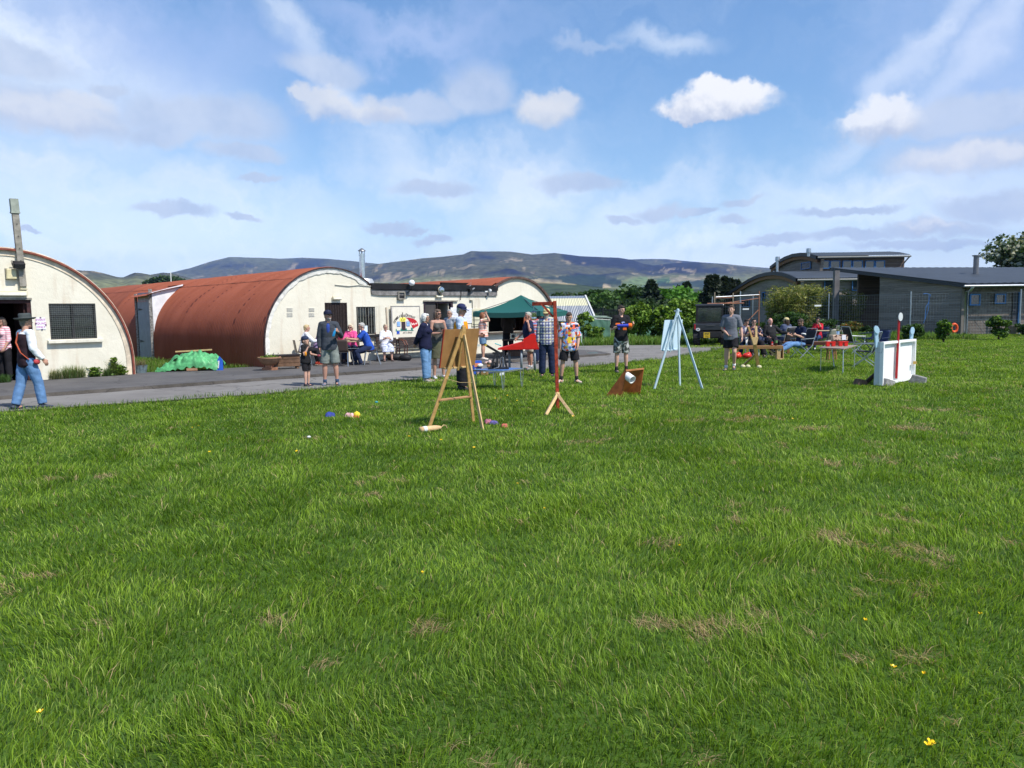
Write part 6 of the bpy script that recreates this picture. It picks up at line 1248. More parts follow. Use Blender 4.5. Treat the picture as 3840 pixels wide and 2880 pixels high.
 for s in (0, 1):
  h = n_(arms[s][1]);
  if len(arms[s]) > 2: h = (h+Vector(arms[s][2])).normalized()
  sd = V3(0, 1, 0) if abs(h.y) < .85 else V3(0, 0, 1)
  if len(arms[s]) > 3: sd = Vector(arms[s][3])
  sd = (sd-h*sd.dot(h)).normalized(); nr = sd.cross(h) if s == 1 else h.cross(sd); cv = hgrip[s]
  w = WR[s]; M_ = Matrix((sd, nr, h)).transposed(); mb.ell(w+h*.045*k, (.040*k, .016*k, .052*k), 12, 8, M_)
  for i, (off, ln, ro) in enumerate(((.030, .072, 0), (.010, .080, .0), (-.011, .075, 0), (-.030, .060, 0))):
   b0 = w+h*(.078-.004*abs(i-1))*k+sd*off*k; a1 = cv*.9; d1 = (h*math.cos(a1)+nr*math.sin(a1)); d2 = (h*math.cos(a1*2.3)+nr*math.sin(a1*2.3)); b1 = b0+d1*ln*.5*k; b2 = b1+d2*ln*.5*k; mb.tube([b0-h*.02*k, b0, b1, b2], [.0095*k, .0092*k, .0088*k, .0075*k], 7); mb.ell(b2, .0078*k, 7, 5)
  t0 = w+h*.025*k+sd*.030*k; d1 = (h*.75+sd*.65+nr*.2*(1+cv)).normalized(); d2 = (h*.95+sd*.12+nr*.45*cv).normalized(); mb.tube([t0, t0+d1*.034*k, t0+d1*.034*k+d2*.030*k], [.013*k, .011*k, .0085*k], 7)
 sk = np.array(skin); hcol = np.array(hair[1]) if hair else sk*.5
 eye = [hp(-.031, .085, .014), hp(.031, .085, .014)]; mouth = hp(0, .098, -.052); brow = [hp(-.031, .09, .036), hp(.031, .09, .036)]; chin = hp(0, .07, -.075); HMi = np.array(HM).T
 def paint(me):
  n = len(me.vertices); co = np.zeros(n*3, dtype=np.float32); me.vertices.foreach_get('co', co); co = co.reshape(-1, 3); c = np.tile(sk, (n, 1)).astype(float)
  c *= (1+.10*(fbm(co[:, 0]*14+3, co[:, 2]*14, 5, 3)-.5))[:, None]
  def near(p, rx, ry): q = (co-np.array(p)) @ np.array(HM); return (q[:, 0]/(rx*hs))**2+(q[:, 2]/(ry*hs))**2+(q[:, 1]/(.03*hs))**2 < 1
  for p in eye: m_ = near(p, .014, .0065); c[m_] = (.05, .035, .03)
  for p in brow: m_ = near(p, .019, .005); c[m_] = hcol*.7
  m_ = near(mouth, .023, .006); c[m_] = sk*np.array((.75, .42, .42))
  if beard is not None:
   q = (co-np.array(HC)) @ np.array(HM); m_ = (q[:, 2] < -.058*hs)&(q[:, 2] > -.125*hs)&(q[:, 1] > .01*hs)&~near(mouth, .024, .008); c[m_] = beard
  color_attr(me, c)
 body = remeshed('body', mb, skin_mat(), e, vox, paint)
 sd_ = random.randint(0, 999)
 def wrinkle(me, amp=.004):
  n = len(me.vertices); co = np.zeros(n*3, dtype=np.float32); no = np.zeros(n*3, dtype=np.float32); me.vertices.foreach_get('co', co); me.vertices.foreach_get('normal', no); co = co.reshape(-1, 3); no = no.reshape(-1, 3)
  w_ = fbm(co[:, 0]*9+co[:, 1]*5+sd_, co[:, 2]*20+co[:, 1]*7, 3, 3)-.5+.6*(np.abs(fbm(co[:, 0]*6+sd_, co[:, 2]*13-co[:, 0]*9, 9, 2)-.5)); co += no*(w_*amp*2.6)[:, None]; me.vertices.foreach_set('co', co.ravel())
 # ---- clothes
 if top:
  f = top.get('f', .012); mb = MB(); torso(mb, f, top.get('z0', -.09), top.get('z1', .53), flare=top.get('flare', .012)); sl = top.get('sleeve', .55); sf = top.get('sf', .012)
  for s in (0, 1):
   if sl > 0: mb.tube([S_+(SHl[s]-S_)*.2+up*.01*k, SHl[s]], [(.062+f)*k, (.056+f)*k], 12); mb.ell(SHl[s], (.057*lg+sf)*k, 12, 8); u = min(1, sl); mb.tube([SHl[s], SHl[s].lerp(EL[s], u*.5), SHl[s].lerp(EL[s], u)], [(.056*lg+sf)*k, (.053*lg+sf+.002)*k, (.049*lg+sf+(.008 if sl < 1 else 0))*k], 12)
   if sl > 1: mb.ell(EL[s], (.045+sf)*k, 12, 8); u = sl-1; mb.tube([EL[s], EL[s].lerp(WR[s], u*.5), EL[s].lerp(WR[s], u)], [(.044+sf)*k, (.043+sf)*k, (.033+sf)*k], 12)
  remeshed(top.get('name', 'shirt'), mb, top['m'], e, .010, wrinkle)
  if top.get('collar'):
   mb = MB(); mb.tube([N_-up*.035*k, N_+up*.012*k+fw*.005], [.078*k, .068*k], 14); mb.build('collar', top['collar'], e, smooth_=True)
  if top.get('over'):   # waistcoat or vest over a shirt
   mb = MB(); torso(mb, f+.014, top.get('oz0', -.06), .51); remeshed(top.get('oname', 'waistcoat'), mb, top['over'], e, .011, wrinkle)
 if bottom:
  ft = bottom.get('f', .014); ln = bottom.get('len', 2.0); mb = MB()
  if bottom.get('skirt'):
   z_end = P.z-bottom['skirt']*k; kc = (KN[0]+KN[1])/2
   if hip is None: mb.tube([P+V3(0, 0, .10*k), P-V3(0, 0, .02*k), P-V3(0, 0, .2*k), V3(P.x, P.y, z_end)], [(.150*gw*k, .115*g*k), (.185*gw*k, .14*g*k), (.20*gw*k, .16*g*k), (.225*gw*k, .19*g*k)], 22)
   else:
    for s in (0, 1): mb.tube([HPs[s]+V3(0, -.05, .01), HPs[s].lerp(KN[s], .55), KN[s]+V3(0, .03, 0), KN[s]+V3(0, .05, -bottom['skirt']*k)], [.12*k*g, .115*k*g, .10*k, .105*k], 14)
    mb.tube([P+V3(0, -.02, -.08*k), P+V3(0, 0, .09*k)], [(.18*gw*k, .15*g*k), (.155*gw*k, .12*g*k)], 18); mb.box(kc-V3(0, -.03, bottom['skirt']*.5*k), (.20*k, .16*k, bottom['skirt']*k))
  else:
   torso(mb, ft, -.14, .10);
   for s in (0, 1):
    wd = bottom.get('w', 0.0); u = min(1, ln); mb.ell(HPs[s], (.090*g+ft)*k, 14, 8)
    mb.tube([HPs[s], HPs[s].lerp(KN[s], u*.5), HPs[s].lerp(KN[s], u)], [(.089*g+ft)*k, (.083*g+ft+wd*.5)*k, ((.066 if ln < 1 else .058)*lg+ft+wd)*k], 14)
    if ln > 1: mb.ell(KN[s], (.058*lg+ft+wd)*k, 12, 8); u = ln-1; mb.tube([KN[s], KN[s].lerp(AN[s], u*.45), KN[s].lerp(AN[s], u)], [(.058*lg+ft+wd)*k, (.060*lg+ft+wd)*k, (.046+ft+wd*1.3)*k], 14)
  remeshed(bottom.get('name', 'trousers'), mb, bottom['m'], e, .010, wrinkle)
 for s in (0, 1):
  yaw_f = (legs[s][2] if len(legs[s]) > 2 else (.15 if s == 0 else -.15)); pf = (legs[s][3] if len(legs[s]) > 3 else 0.0); a = AN[s]; FM = Matrix.Rotation(yaw_f, 3, 'Z') @ Matrix.Rotation(pf, 3, 'X')
  mb = MB(); q = lambda x, y, z_: a+FM @ V3(x*k, y*k, z_*k)
  mb.tube([q(0, -.075, -.045), q(0, -.05, -.035), q(0, .03, -.035), q(0, .10, -.052), q(0, .165, -.058), q(0, .185, -.062)], [(.030*k, .030*k), (.038*k, .045*k), (.040*k, .043*k), (.046*k, .030*k), (.040*k, .023*k), (.018*k, .012*k)], 12); mb.tube([q(0, -.01, -.05), q(0, -.015, .03)], [.045*k, .042*k], 12)
  remeshed('shoe', mb, mat('shoe_%02d%02d%02d' % tuple(int(c*99) for c in shoes[0]), shoes[0], .6, var=.2), e, .008)
  sh = bpy.data.objects[-1] if False else None
  if shoes[1]: mb = MB(); mb.tube([q(0, -.085, -.080), q(0, 0, -.080), q(0, .10, -.080), q(0, .185, -.076)], [(.030*k, .010*k), (.042*k, .011*k), (.050*k, .011*k), (.025*k, .009*k)], 12); mb.build('sole', mat('sole_%02d' % int(shoes[1][0]*99), shoes[1], .7), e, smooth_=True)
  if socks: mb = MB(); mb.tube([a+V3(0, 0, -.02*k), a.lerp(KN[s], socks[1])], [.043*k, .043*k], 12); mb.build('sock', mat('sock_%02d%02d' % (int(socks[0][0]*99), int(socks[0][2]*99)), socks[0], .9), e, smooth_=True)
 # ---- hair, hats, glasses
 if hair:
  st, hc = hair; mb = MB(); hm = mat('hair_%02d%02d%02d' % tuple(int(c*99) for c in hc), hc, .6, var=.35, vs=40, bump=.5, bs=90)
  def cap(scale, zc, front):
   mb.ell(hp(0, -.016, .032), (.080*hs*scale, .094*hs*scale, .092*hs*scale), 20, 14, HM)
  if st != 'bald':
   mb.ell(hp(0, -.020, .036), (.081*hs, .092*hs, .092*hs), 20, 14, HM); mb.ell(hp(0, .045, .086), (.058*hs, .042*hs, .032*hs), 12, 8, HM); mb.ell(hp(0, -.06, -.02), (.062*hs, .045*hs, .06*hs), 12, 8, HM)
  else: mb.ell(hp(0, -.035, .0), (.079*hs, .075*hs, .055*hs), 16, 10, HM)
  if st in ('bob', 'long', 'mid'):
   ln = {'bob': .11, 'long': .30, 'mid': .16}[st]
   for s in (-1, 1): mb.tube([hp(s*.066, -.005, .05), hp(s*.084, -.01, -.01), hp(s*.080, -.015, -.03-ln*.5)], [(.030*hs, .05*hs), (.026*hs, .055*hs), (.018*hs, .04*hs)], 10, ref=V3(0, 1, 0))
   mb.tube([hp(0, -.06, .05), hp(0, -.088, -.02), hp(0, -.085, -.04-ln)], [(.07*hs, .04*hs), (.078*hs, .038*hs), (.055*hs, .025*hs)], 14, ref=V3(0, 1, 0))
   mb.ell(hp(0, .055, .078), (.062*hs, .036*hs, .030*hs), 12, 8, HM)
  if st == 'short_m':  pass
  remeshed('hair', mb, hm, e, .0085, lambda me: wrinkle(me, .003))
 if hat:
  ht, hc = hat[0], hat[1]; hm = mat('hat_%02d%02d%02d' % tuple(int(c*99) for c in hc), hc, .8, var=.15, vs=10)
  if ht == 'cap':
   mb = MB(); mb.lathe([(.096, .028), (.097, .06), (.090, .088), (.066, .116), (.03, .130), (0, .133)], n=24, M=HM @ Matrix.Diagonal((.93*hs, 1.08*hs, 1.0*hs)).to_3x3(), c=hp(0, -.010, .006)); mb.build('cap', hm, e, smooth_=True)
   dirb = hat[2] if len(hat) > 2 else 1; mb = MB()
   def br(u, v): a_ = math.pi*(u*.9+.05); r_ = 1+v*.72*math.sin(a_); return hp(.090*math.cos(a_)*(1+.05*v), dirb*(.097*math.sin(a_)*r_)-.012, .040-.016*v*math.sin(a_)-.010*v*abs(math.cos(a_)))
   mb.grid(br, 15, 5); o = mb.build('cap_peak', hm, e, smooth_=True); sl = o.modifiers.new('s', 'SOLIDIFY'); sl.thickness = .006
  elif ht == 'bowler':
   mb = MB(); mb.lathe([(.158, .072), (.172, .078), (.168, .066), (.140, .044), (.098, .046), (.096, .11), (.094, .145), (.080, .160), (0, .158)], n=28, M=HM @ Matrix.Diagonal((.93*hs, 1.08*hs, hs)).to_3x3(), c=hp(0, -.01, .006)); mb.build('hat', hm, e, smooth_=True)
   mb = MB(); mb.lathe([(.0995, .052), (.0995, .078)], n=28, cap=False, M=HM @ Matrix.Diagonal((.93*hs, 1.08*hs, hs)).to_3x3(), c=hp(0, -.01, .006)); mb.build('hat_band', mat('hat_band', (.02, .02, .02), .6), e, smooth_=True)
 if glasses:
  mb = MB(); gm = mat('glasses_dark', (.012, .010, .010), .4, spec=.3) if glasses == 'sun' else mat('glasses_frame', (.05, .045, .04), .3)
  for s in (-1, 1):
   if glasses == 'sun': mb.ell(hp(s*.032, .096, .012), (.027*hs, .008*hs, .019*hs), 12, 6, HM)
   else: mb.tube([hp(s*.032+.022*math.cos(a_*math.pi/5), .104, .012+.016*math.sin(a_*math.pi/5)) for a_ in range(11)], .0022*hs, 5, False)
   mb.bar(hp(s*.056, .094, .016), hp(s*.079, -.002, .014), .004, .007)
  mb.bar(hp(-.010, .104, .015), hp(.010, .104, .015), .005, .005); mb.build('glasses', gm, e)
 J = dict(e=e, HC=HC, hp=hp, S=S_, P=P, N=N_, EL=EL, WR=WR, KN=KN, AN=AN, SH=SHl, up=up, fw=fw, rt=rt, k=k, HM=HM, handpt=[WR[i]+n_(arms[i][1])*.09*k for i in (0, 1)])
 return J
def to_world(J, v): e = J['e']; return Matrix.Rotation(e.rotation_euler.z, 3, 'Z') @ Vector(v) + e.location
PI = math.pi; PV = 0.075
GREYH = (.42, .41, .38); BRN = (.045, .028, .018); BLOND = (.50, .38, .20); WHT = (.62, .61, .58); BLK = (.02, .017, .015)
SK1 = (.52, .29, .20); SK2 = (.46, .25, .18); SK3 = (.58, .34, .25)
PPL = {}
def people():
 p = G(112, 1534); PPL['hatman'] = person('person in a dark hat, waistcoat, white sleeves and blue jeans walking past the left hut', p, -.55, 1.74, 1.0,
  legs=[((-.05, -.16, -1), (-.03, -.30, -1)), ((.08, .30, -1), (.05, .10, -1))], arms=[((-.25, .1, -1), (0, .5, -1)), ((.30, -.05, -1), (.12, .62, -.85))], lean=.04, head=(-.15, .05),
  top=dict(m=cloth('shirt_white', (.78, .80, .86)), sleeve=1.92, f=.008, over=cloth('waistcoat_plum', (.035, .020, .026)), oz0=-.13, sf=.018), bottom=dict(m=cloth('jeans_mid', (.13, .25, .46)), len=1.96, w=.012), shoes=((.05, .06, .08), None), hair=('short', (.16, .14, .12)), hat=('bowler', (.055, .065, .065)))
 J = PPL['hatman']; mb = MB(); k = J['k']; P_, S_, rt, fw, up = J['P'], J['S'], J['rt'], J['fw'], J['up']
 mb.tube([S_-rt*.06-fw*.10+up*.02, P_+up*.33-rt*.03-fw*.155, P_+up*.15+rt*.10-fw*.145, P_+up*.02+rt*.20-fw*.05], [(.014, .005)]*4, 6); mb.build('bag_strap', mat('orange_strap', (.36, .06, .02), .6), J['e'])
 mb = MB(); mb.ell(P_+rt*.245+fw*.06+up*(-.02), (.035, .06, .05), 12, 8); mb.build('pouch', mat('red_pouch', (.42, .05, .06), .7, var=.3), J['e'], smooth_=True)
 q = AT(15, 1300, 19.75); person('person in a pink and white striped top and dark trousers in the left doorway', (q.x, q.y), PI-.25, 1.64, 1.05, female=True, arms=[((-.15, .05, -1), (.1, .5, -.9)), ((.15, 0, -1), (0, .1, -1))], z=PV,
  top=dict(m=cloth('pink_white_stripe', (.78, .36, .42), 'hstripe', (.80, .76, .76), scale=115), sleeve=1.3, f=.016), bottom=dict(m=cloth('black_cloth', (.018, .017, .02)), len=1.95, w=.01), hair=('mid', (.17, .12, .09)), glasses='sun')
 p = G(1150, 1449); PPL['child'] = person('small child in black t-shirt, shorts and navy cap with a hand at the mouth', p, -PI/2-.35, 1.14, .92, headscale=1.34, skin=SK3, legs=[((-.05, .05, -1), (-.02, -.05, -1)), ((.07, .12, -1), (.02, 0, -1))],
  arms=[((-.15, .30, -1), (-.05, 1, -.15)), ((.10, .35, -1), (-.25, .42, 1.0))], top=dict(m=cloth('black_tee', (.016, .016, .018)), sleeve=.62, f=.03, flare=.04), bottom=dict(m=cloth('black_cloth', (.018, .017, .02)), len=.85, w=.02), hair=('short', (.09, .055, .03)), hat=('cap', (.02, .03, .07), -1), shoes=((.03, .03, .05), (.5, .35, .25)), head=(.0, .05), vox=.006)
 J = PPL['child']; mb = MB(); w = J['EL'][1]+V3(.0, .03, .02); mb.ell(w, (.022, .03, .055), 10, 8); mb.build('armband', mat('orange_band', (.75, .28, .02), .6), J['e'], smooth_=True)
 p = G(1240, 1446); PPL['jacket'] = person('person in a dark grey zip jacket, grey shorts and navy cap standing by the child', p, PI+.12, 1.76, 1.02, legs=[((-.10, .02, -1), (-.06, -.02, -1), .5), ((.06, .05, -1), (.03, -.03, -1), -.1)],
  arms=[((-.42, .10, -1), (.18, .85, .42), None if False else (0, .6, .2)), ((.20, -.02, -1), (-.04, .16, -1))], top=dict(m=cloth('slate_jacket', (.052, .060, .075)), name='jacket', sleeve=1.93, f=.018, sf=.012, flare=.02, z0=-.12, collar=cloth('slate_jacket', (.052, .060, .075))), bottom=dict(m=cloth('sage_shorts', (.21, .235, .215)), name='shorts', len=.95, w=.03),
  hair=('short', (.2, .19, .18)), hat=('cap', (.014, .018, .045)), glasses='frame', beard=(.42, .38, .35), head=(.70, .12), shoes=((.14, .15, .19), (.10, .09, .09)), socks=((.03, .06, .12), .16), skin=SK2)
 J = PPL['jacket']; mb = MB(); mb.ell(J['P']+J['up']*.40+J['fw']*.098, (.052, .040, .13), 14, 10); mb.build('undershirt', cloth('royal_tee', (.035, .07, .30)), J['e'], smooth_=True)
 q = AT(1134, 1247, 24.0); person('seated person with fair hair and white top, back half turned, left of the table', (q.x, q.y), -1.15, 1.66, 1.05, female=True, hip=.52, z=PV, legs=[((-.12, 1, -.08), (-.05, .15, -1)), ((.12, 1, -.08), (.05, .2, -1))], arms=[((-.2, .7, -.8), (.1, 1, 0)), ((.2, .7, -.8), (-.1, 1, .05))], lean=.22,
  top=dict(m=cloth('white_top', (.74, .74, .78)), sleeve=1.5, f=.018), bottom=dict(m=cloth('black_cloth', (.018, .017, .02)), len=1.9), hair=('short', BLOND), shoes=((.35, .04, .02), (.5, .5, .5)))
 q = AT(1187, 1250, 24.6); person('seated person in a lilac top mostly hidden behind the standing jacketed man', (q.x, q.y), -1.35, 1.62, 1.1, female=True, hip=.52, z=PV, legs=[((-.12, 1, -.08), (-.05, .1, -1)), ((.12, 1, -.08), (.05, .2, -1))], arms=[((-.2, .6, -.8), (.1, 1, .1)), ((.2, .5, -.9), (-.1, 1, .1))], lean=.28,
  top=dict(m=cloth('lilac_top', (.30, .22, .38)), sleeve=1.3, f=.02), bottom=dict(m=cloth('black_cloth', (.018, .017, .02)), len=1.9), hair=('mid', (.35, .3, .25)), shoes=((.60, .09, .03), (.5, .5, .5)))
 q = AT(1318, 1240, 25.25); person('seated person in a bright pink shirt and sunglasses behind the table', (q.x, q.y), PI-.1, 1.64, 1.0, female=True, hip=.52, z=PV, legs=[((-.1, 1, -.1), (-.05, .1, -1)), ((.1, 1, -.1), (.05, .1, -1))], arms=[((-.22, .55, -.9), (.35, .9, .1)), ((.22, .55, -.9), (-.35, .9, .1))], lean=.16,
  top=dict(m=cloth('hot_pink', (.74, .09, .27)), sleeve=1.2, f=.02, collar=cloth('hot_pink', (.74, .09, .27))), bottom=dict(m=cloth('navy_trousers', (.02, .03, .07)), len=1.9), hair=('bob', (.58, .50, .36)), glasses='sun', skin=SK3, shoes=((.02, .02, .03), None), head=(0, -.15))
 q = AT(1384, 1250, 24.35); person('seated person in a royal blue t-shirt leaning on the table, facing left', (q.x, q.y), PI/2+.25, 1.76, 1.08, hip=.53, z=PV, legs=[((-.1, .85, -.25), (-.05, -.35, -1)), ((.1, 1, -.1), (.05, .05, -1))], arms=[((-.15, .75, -.75), (.15, 1, .12)), ((.15, .75, -.75), (-.15, 1, .1))], lean=.36,
  top=dict(m=cloth('royal_blue', (.025, .085, .42)), sleeve=.75, f=.016), bottom=dict(m=cloth('navy_trousers', (.02, .03, .07)), len=1.93), hair=('short', GREYH), skin=SK1, shoes=((.03, .045, .07), (.5, .5, .5)), head=(.1, -.1), glasses='frame')
 q = AT(1445, 1250, 26.15); person('seated person in a white jumper and blue patterned skirt beside the sign', (q.x, q.y), PI+.35, 1.58, 1.12, female=True, hip=.50, z=PV, legs=[((-.08, 1, -.12), (-.02, .12, -1)), ((.10, 1, -.12), (.04, .05, -1))], arms=[((-.2, .35, -1), (.45, .9, .25)), ((.2, .35, -1), (-.45, .9, .25))], lean=.06,
  top=dict(m=cloth('white_jumper', (.78, .78, .80)), sleeve=1.6, f=.026), bottom=dict(m=cloth('blue_print', (.62, .66, .76), 'floral', (.06, .11, .33), (.15, .22, .5), scale=26), name='skirt', skirt=.16), hair=('short', (.5, .42, .30)), skin=SK3, shoes=((.10, .07, .065), None), head=(.15, 0), glasses='frame')
 p = G(1599, 1433); person('person with white bobbed hair in a navy jumper and jeans, hands behind the back', p, -PI/2-.30, 1.66, 1.08, female=True, legs=[((-.05, 0, -1), (0, -.02, -1)), ((.05, .06, -1), (.02, .02, -1))], arms=[((-.16, -.30, -1), (.38, -.42, -.45)), ((.16, -.42, -1), (-.30, -.40, -.55))],
  top=dict(m=cloth('navy_jumper', (.014, .016, .045)), sleeve=1.9, f=.024, sf=.02, flare=.015, collar=cloth('white_top', (.74, .74, .78))), bottom=dict(m=cloth('pale_jeans', (.16, .30, .52)), len=1.95, w=.012), hair=('bob', WHT), shoes=((.35, .30, .28), (.5, .5, .5)), head=(.12, -.08), glasses='frame')
 p = G(1646, 1421); person('person in a grey vest top, khaki skirt and sunglasses beside the jumper wearer', p, PI+.55, 1.76, .98, female=True, legs=[((-.06, .06, -1), (-.03, -.02, -1)), ((.05, 0, -1), (.02, -.02, -1))], arms=[((-.28, .05, -1), (.65, .75, .15)), ((.25, .1, -1), (-.55, .8, .05))],
  top=dict(m=cloth('grey_vest_top', (.085, .08, .075)), sleeve=0, f=.012, z1=.50), bottom=dict(m=cloth('khaki_skirt', (.105, .105, .065)), name='skirt', skirt=.40), hair=('mid', (.13, .09, .065)), glasses='sun', shoes=((.55, .55, .56), None), head=(.15, 0), skin=SK2)
 q = AT(1688, 1200, 23.4); PPL['ice'] = person('person with grey hair, sunglasses and checked shirt holding an ice cream near the door', (q.x, q.y), PI-.55, 1.69, 1.08, z=PV, arms=[((-.2, 0, -1), (0, .3, -1)), ((.25, .22, -1), (.18, .75, .75), None if False else (0, 0, 1))], top=dict(m=cloth('grey_check', (.30, .33, .36), 'plaid', (.16, .20, .26), (.45, .45, .45), scale=90), sleeve=.9, f=.02), bottom=dict(m=cloth('maroon_trousers', (.05, .02, .02)), len=1.95, w=.01), hair=('short', GREYH), glasses='sun', skin=SK1)
 p = G(1731, 1464); PPL['vest'] = person('person in navy cap, pale striped shirt and orange safety vest behind the brown board', p, -PI/2-.12, 1.84, 1.08, legs=[((-.06, -.02, -1), (-.02, -.04, -1)), ((.06, .10, -1), (.03, .02, -1))], arms=[((-.15, .35, -1), (.15, .9, -.1)), ((.18, .15, -1), (-.1, .7, -.55))],
  top=dict(m=cloth('pale_blue_stripe', (.44, .54, .74), 'vstripe', (.66, .71, .84), scale=260), sleeve=1.3, f=.014, sf=.02, over=cloth('orange_vest', (.85, .30, .015)), oname='safety_vest', collar=cloth('pale_blue_collar', (.45, .50, .75))), bottom=dict(m=cloth('black_cloth', (.018, .017, .02)), len=1.97, w=.03), hair=('short', (.36, .34, .30)), hat=('cap', (.018, .024, .085)), skin=(.36, .19, .13), head=(-.05, -.22), shoes=((.03, .03, .03), None), lean=.03)
 p = AT(1811, 1300, 25.9); person('person with red-brown hair in pink striped sleeveless top shading the eyes', p, -PI/2-.15, 1.60, 1.22, female=True, z=PV, legs=[((-.06, 0, -1), (0, -.02, -1)), ((.06, .04, -1), (0, 0, -1))], arms=[((-.2, -.1, -1), (-.05, .1, -1)), ((.25, 1, .05), (-.10, -.42, 1))],
  top=dict(m=cloth('coral_stripe', (.80, .36, .27), 'hstripe3', (.78, .68, .62), (.72, .50, .42), scale=75), sleeve=.12, f=.022, flare=.05, z1=.50), bottom=dict(m=cloth('denim_shorts', (.16, .28, .42)), name='shorts', len=.80, w=.02), hair=('mid', (.26, .10, .045)), shoes=((.70, .62, .55), None), skin=SK1)
 q = AT(1905, 1200, 28.6); person('person in a dark brown jacket and black trousers standing back-on under the gazebo', (q.x, q.y), -.1, 1.70, 1.15, z=PV, arms=[((-.15, .25, -1), (0, .8, -.3)), ((.15, .25, -1), (0, .8, -.3))], top=dict(m=cloth('brown_jacket', (.035, .026, .022)), name='jacket', sleeve=1.9, f=.03, sf=.025, z0=-.13), bottom=dict(m=cloth('black_cloth', (.018, .017, .02)), len=1.97, w=.02), hair=('short', BRN))
 p = G(1988, 1386); person('grey haired person in navy t-shirt and cream shorts with hand at the ear', p, PI/2+.35, 1.66, 1.12, belly=.045, lean=.06, legs=[((-.06, .05, -1), (-.02, -.02, -1)), ((.06, -.03, -1), (.02, -.02, -1))], arms=[((-.55, .30, -.85), (.32, .12, 1.0)), ((.15, .35, -1), (0, .75, -.7))], top=dict(m=cloth('navy_tee', (.014, .022, .055)), sleeve=.8, f=.018), bottom=dict(m=cloth('cream_shorts', (.48, .44, .37)), name='shorts', len=.88, w=.03), hair=('short', (.40, .38, .33)), skin=(.44, .23, .16), shoes=((.25, .25, .25), (.5, .5, .5)), socks=((.6, .6, .6), .12), head=(.1, 0))
 q = AT(2001, 1215, 24.6); person('person in navy cap and red white and blue striped shirt behind the navy t-shirt wearer', (q.x, q.y), -.5, 1.67, 1.05, z=0, arms=[((-.2, .1, -1), (0, .5, -.8)), ((.2, .1, -1), (0, .5, -.8))], top=dict(m=cloth('union_stripe', (.55, .12, .12), 'hstripe3', (.65, .62, .64), (.20, .25, .5), scale=70), sleeve=.85, f=.018), bottom=dict(m=cloth('navy_trousers', (.02, .03, .07)), len=1.95), hair=('short', BRN), hat=('cap', (.018, .024, .085)))
 q = AT(2031, 1215, 28.8); person('person in black top and blue jeans in shade at the right of the gazebo', (q.x, q.y), PI+.3, 1.68, 1.0, z=PV, arms=[((-.15, .1, -1), (.2, .6, -.6)), ((.15, 0, -1), (0, .2, -1))], top=dict(m=cloth('black_tee', (.016, .016, .018)), sleeve=1.5, f=.02), bottom=dict(m=cloth('jeans_mid', (.13, .25, .46)), len=1.95), hair=('short', BRN), shoes=((.45, .40, .3), None))
 p = G(2052, 1413); person('person in cream cap and blue check shirt with navy trousers behind the red post', p, PI-.12, 1.73, 1.03, legs=[((-.08, .02, -1), (-.03, -.02, -1)), ((.07, .02, -1), (.03, -.02, -1))], arms=[((-.16, 0, -1), (-.02, .12, -1)), ((.16, -.02, -1), (.03, .10, -1))],
  top=dict(m=cloth('blue_check', (.030, .045, .20), 'plaid', (.66, .66, .66), (.55, .50, .28), scale=82), sleeve=1.92, f=.016, sf=.018), bottom=dict(m=cloth('navy_trousers', (.02, .03, .07)), len=1.97, w=.018), hair=('short', WHT), hat=('cap', (.62, .52, .26)), beard=(.55, .53, .50), glasses='sun', head=(-.15, -.12), shoes=((.03, .03, .04), None))
 p = G(2136, 1436); J = person('boy in a multicoloured lettered t-shirt and black shorts looking down', p, PI-.02, 1.64, .92, legs=[((-.16, .05, -1), (-.06, -.05, -1), .6), ((.20, .05, -1), (.10, -.06, -1), -.7)], arms=[((-.22, -.02, -1), (.12, .50, -.85)), ((.16, -.03, -1), (.02, .12, -1))], skin=(.50, .29, .20),
  top=dict(m=cloth('graffiti_tee', (.5, .5, .5), 'graffiti', scale=17), name='t_shirt', sleeve=.95, f=.024, sf=.024, flare=.03, z0=-.14), bottom=dict(m=cloth('black_cloth', (.018, .017, .02)), name='shorts', len=.85, w=.035), hair=('short', (.06, .04, .028)), shoes=((.55, .42, .38), (.3, .3, .3)), socks=((.02, .02, .02), .22), head=(-.12, -.34)); PPL['colour'] = J
 mb = MB(); add_text(mb, 'E', .17, J['P']+J['up']*.14+J['fw']*.185+V3(.0, 0, 0), (-1, 0, 0), (0, 0, 1), .012); mb.build('shirt_letter', mat('letter_yellow', (.85, .62, .03), .7), J['e'])
 for ch, dx, dz, col in (('W', -.03, .02, (.8, .8, .85)), ('E', .07, .30, (.6, .1, .05)), ('A', -.06, .02, (.75, .25, .1)), ('X', -.09, .34, (.1, .3, .6))):
  mb = MB(); add_text(mb, ch, .09, J['P']+J['up']*(dz+.02)+J['fw']*.178+V3(dx, 0, 0), (-1, 0, 0), (0, 0, 1), .006); mb.build('shirt_letter', mat('letter_%d' % int(col[0]*99), col, .7), J['e'])
 p = G(2329, 1398); PPL['blaster'] = person('boy in a black t-shirt and camouflage shorts holding an orange and blue toy', p, PI+.28, 1.80, .94, legs=[((-.10, .03, -1), (-.04, -.03, -1)), ((.08, .03, -1), (.03, -.03, -1))], arms=[((-.22, .20, -1), (.10, .9, .45)), ((.30, .0, -1), (-.42, .75, .30))], skin=SK3,
  top=dict(m=cloth('black_tee', (.016, .016, .018)), name='t_shirt', sleeve=.9, f=.02, sf=.02, z0=-.12), bottom=dict(m=cloth('camo', (.42, .43, .40), 'camo', (.045, .05, .045), (.20, .22, .19), scale=13), name='shorts', len=.95, w=.025), hair=('short', (.04, .028, .02)), shoes=((.05, .05, .05), None), socks=((.02, .02, .02), .22), head=(.35, -.22))
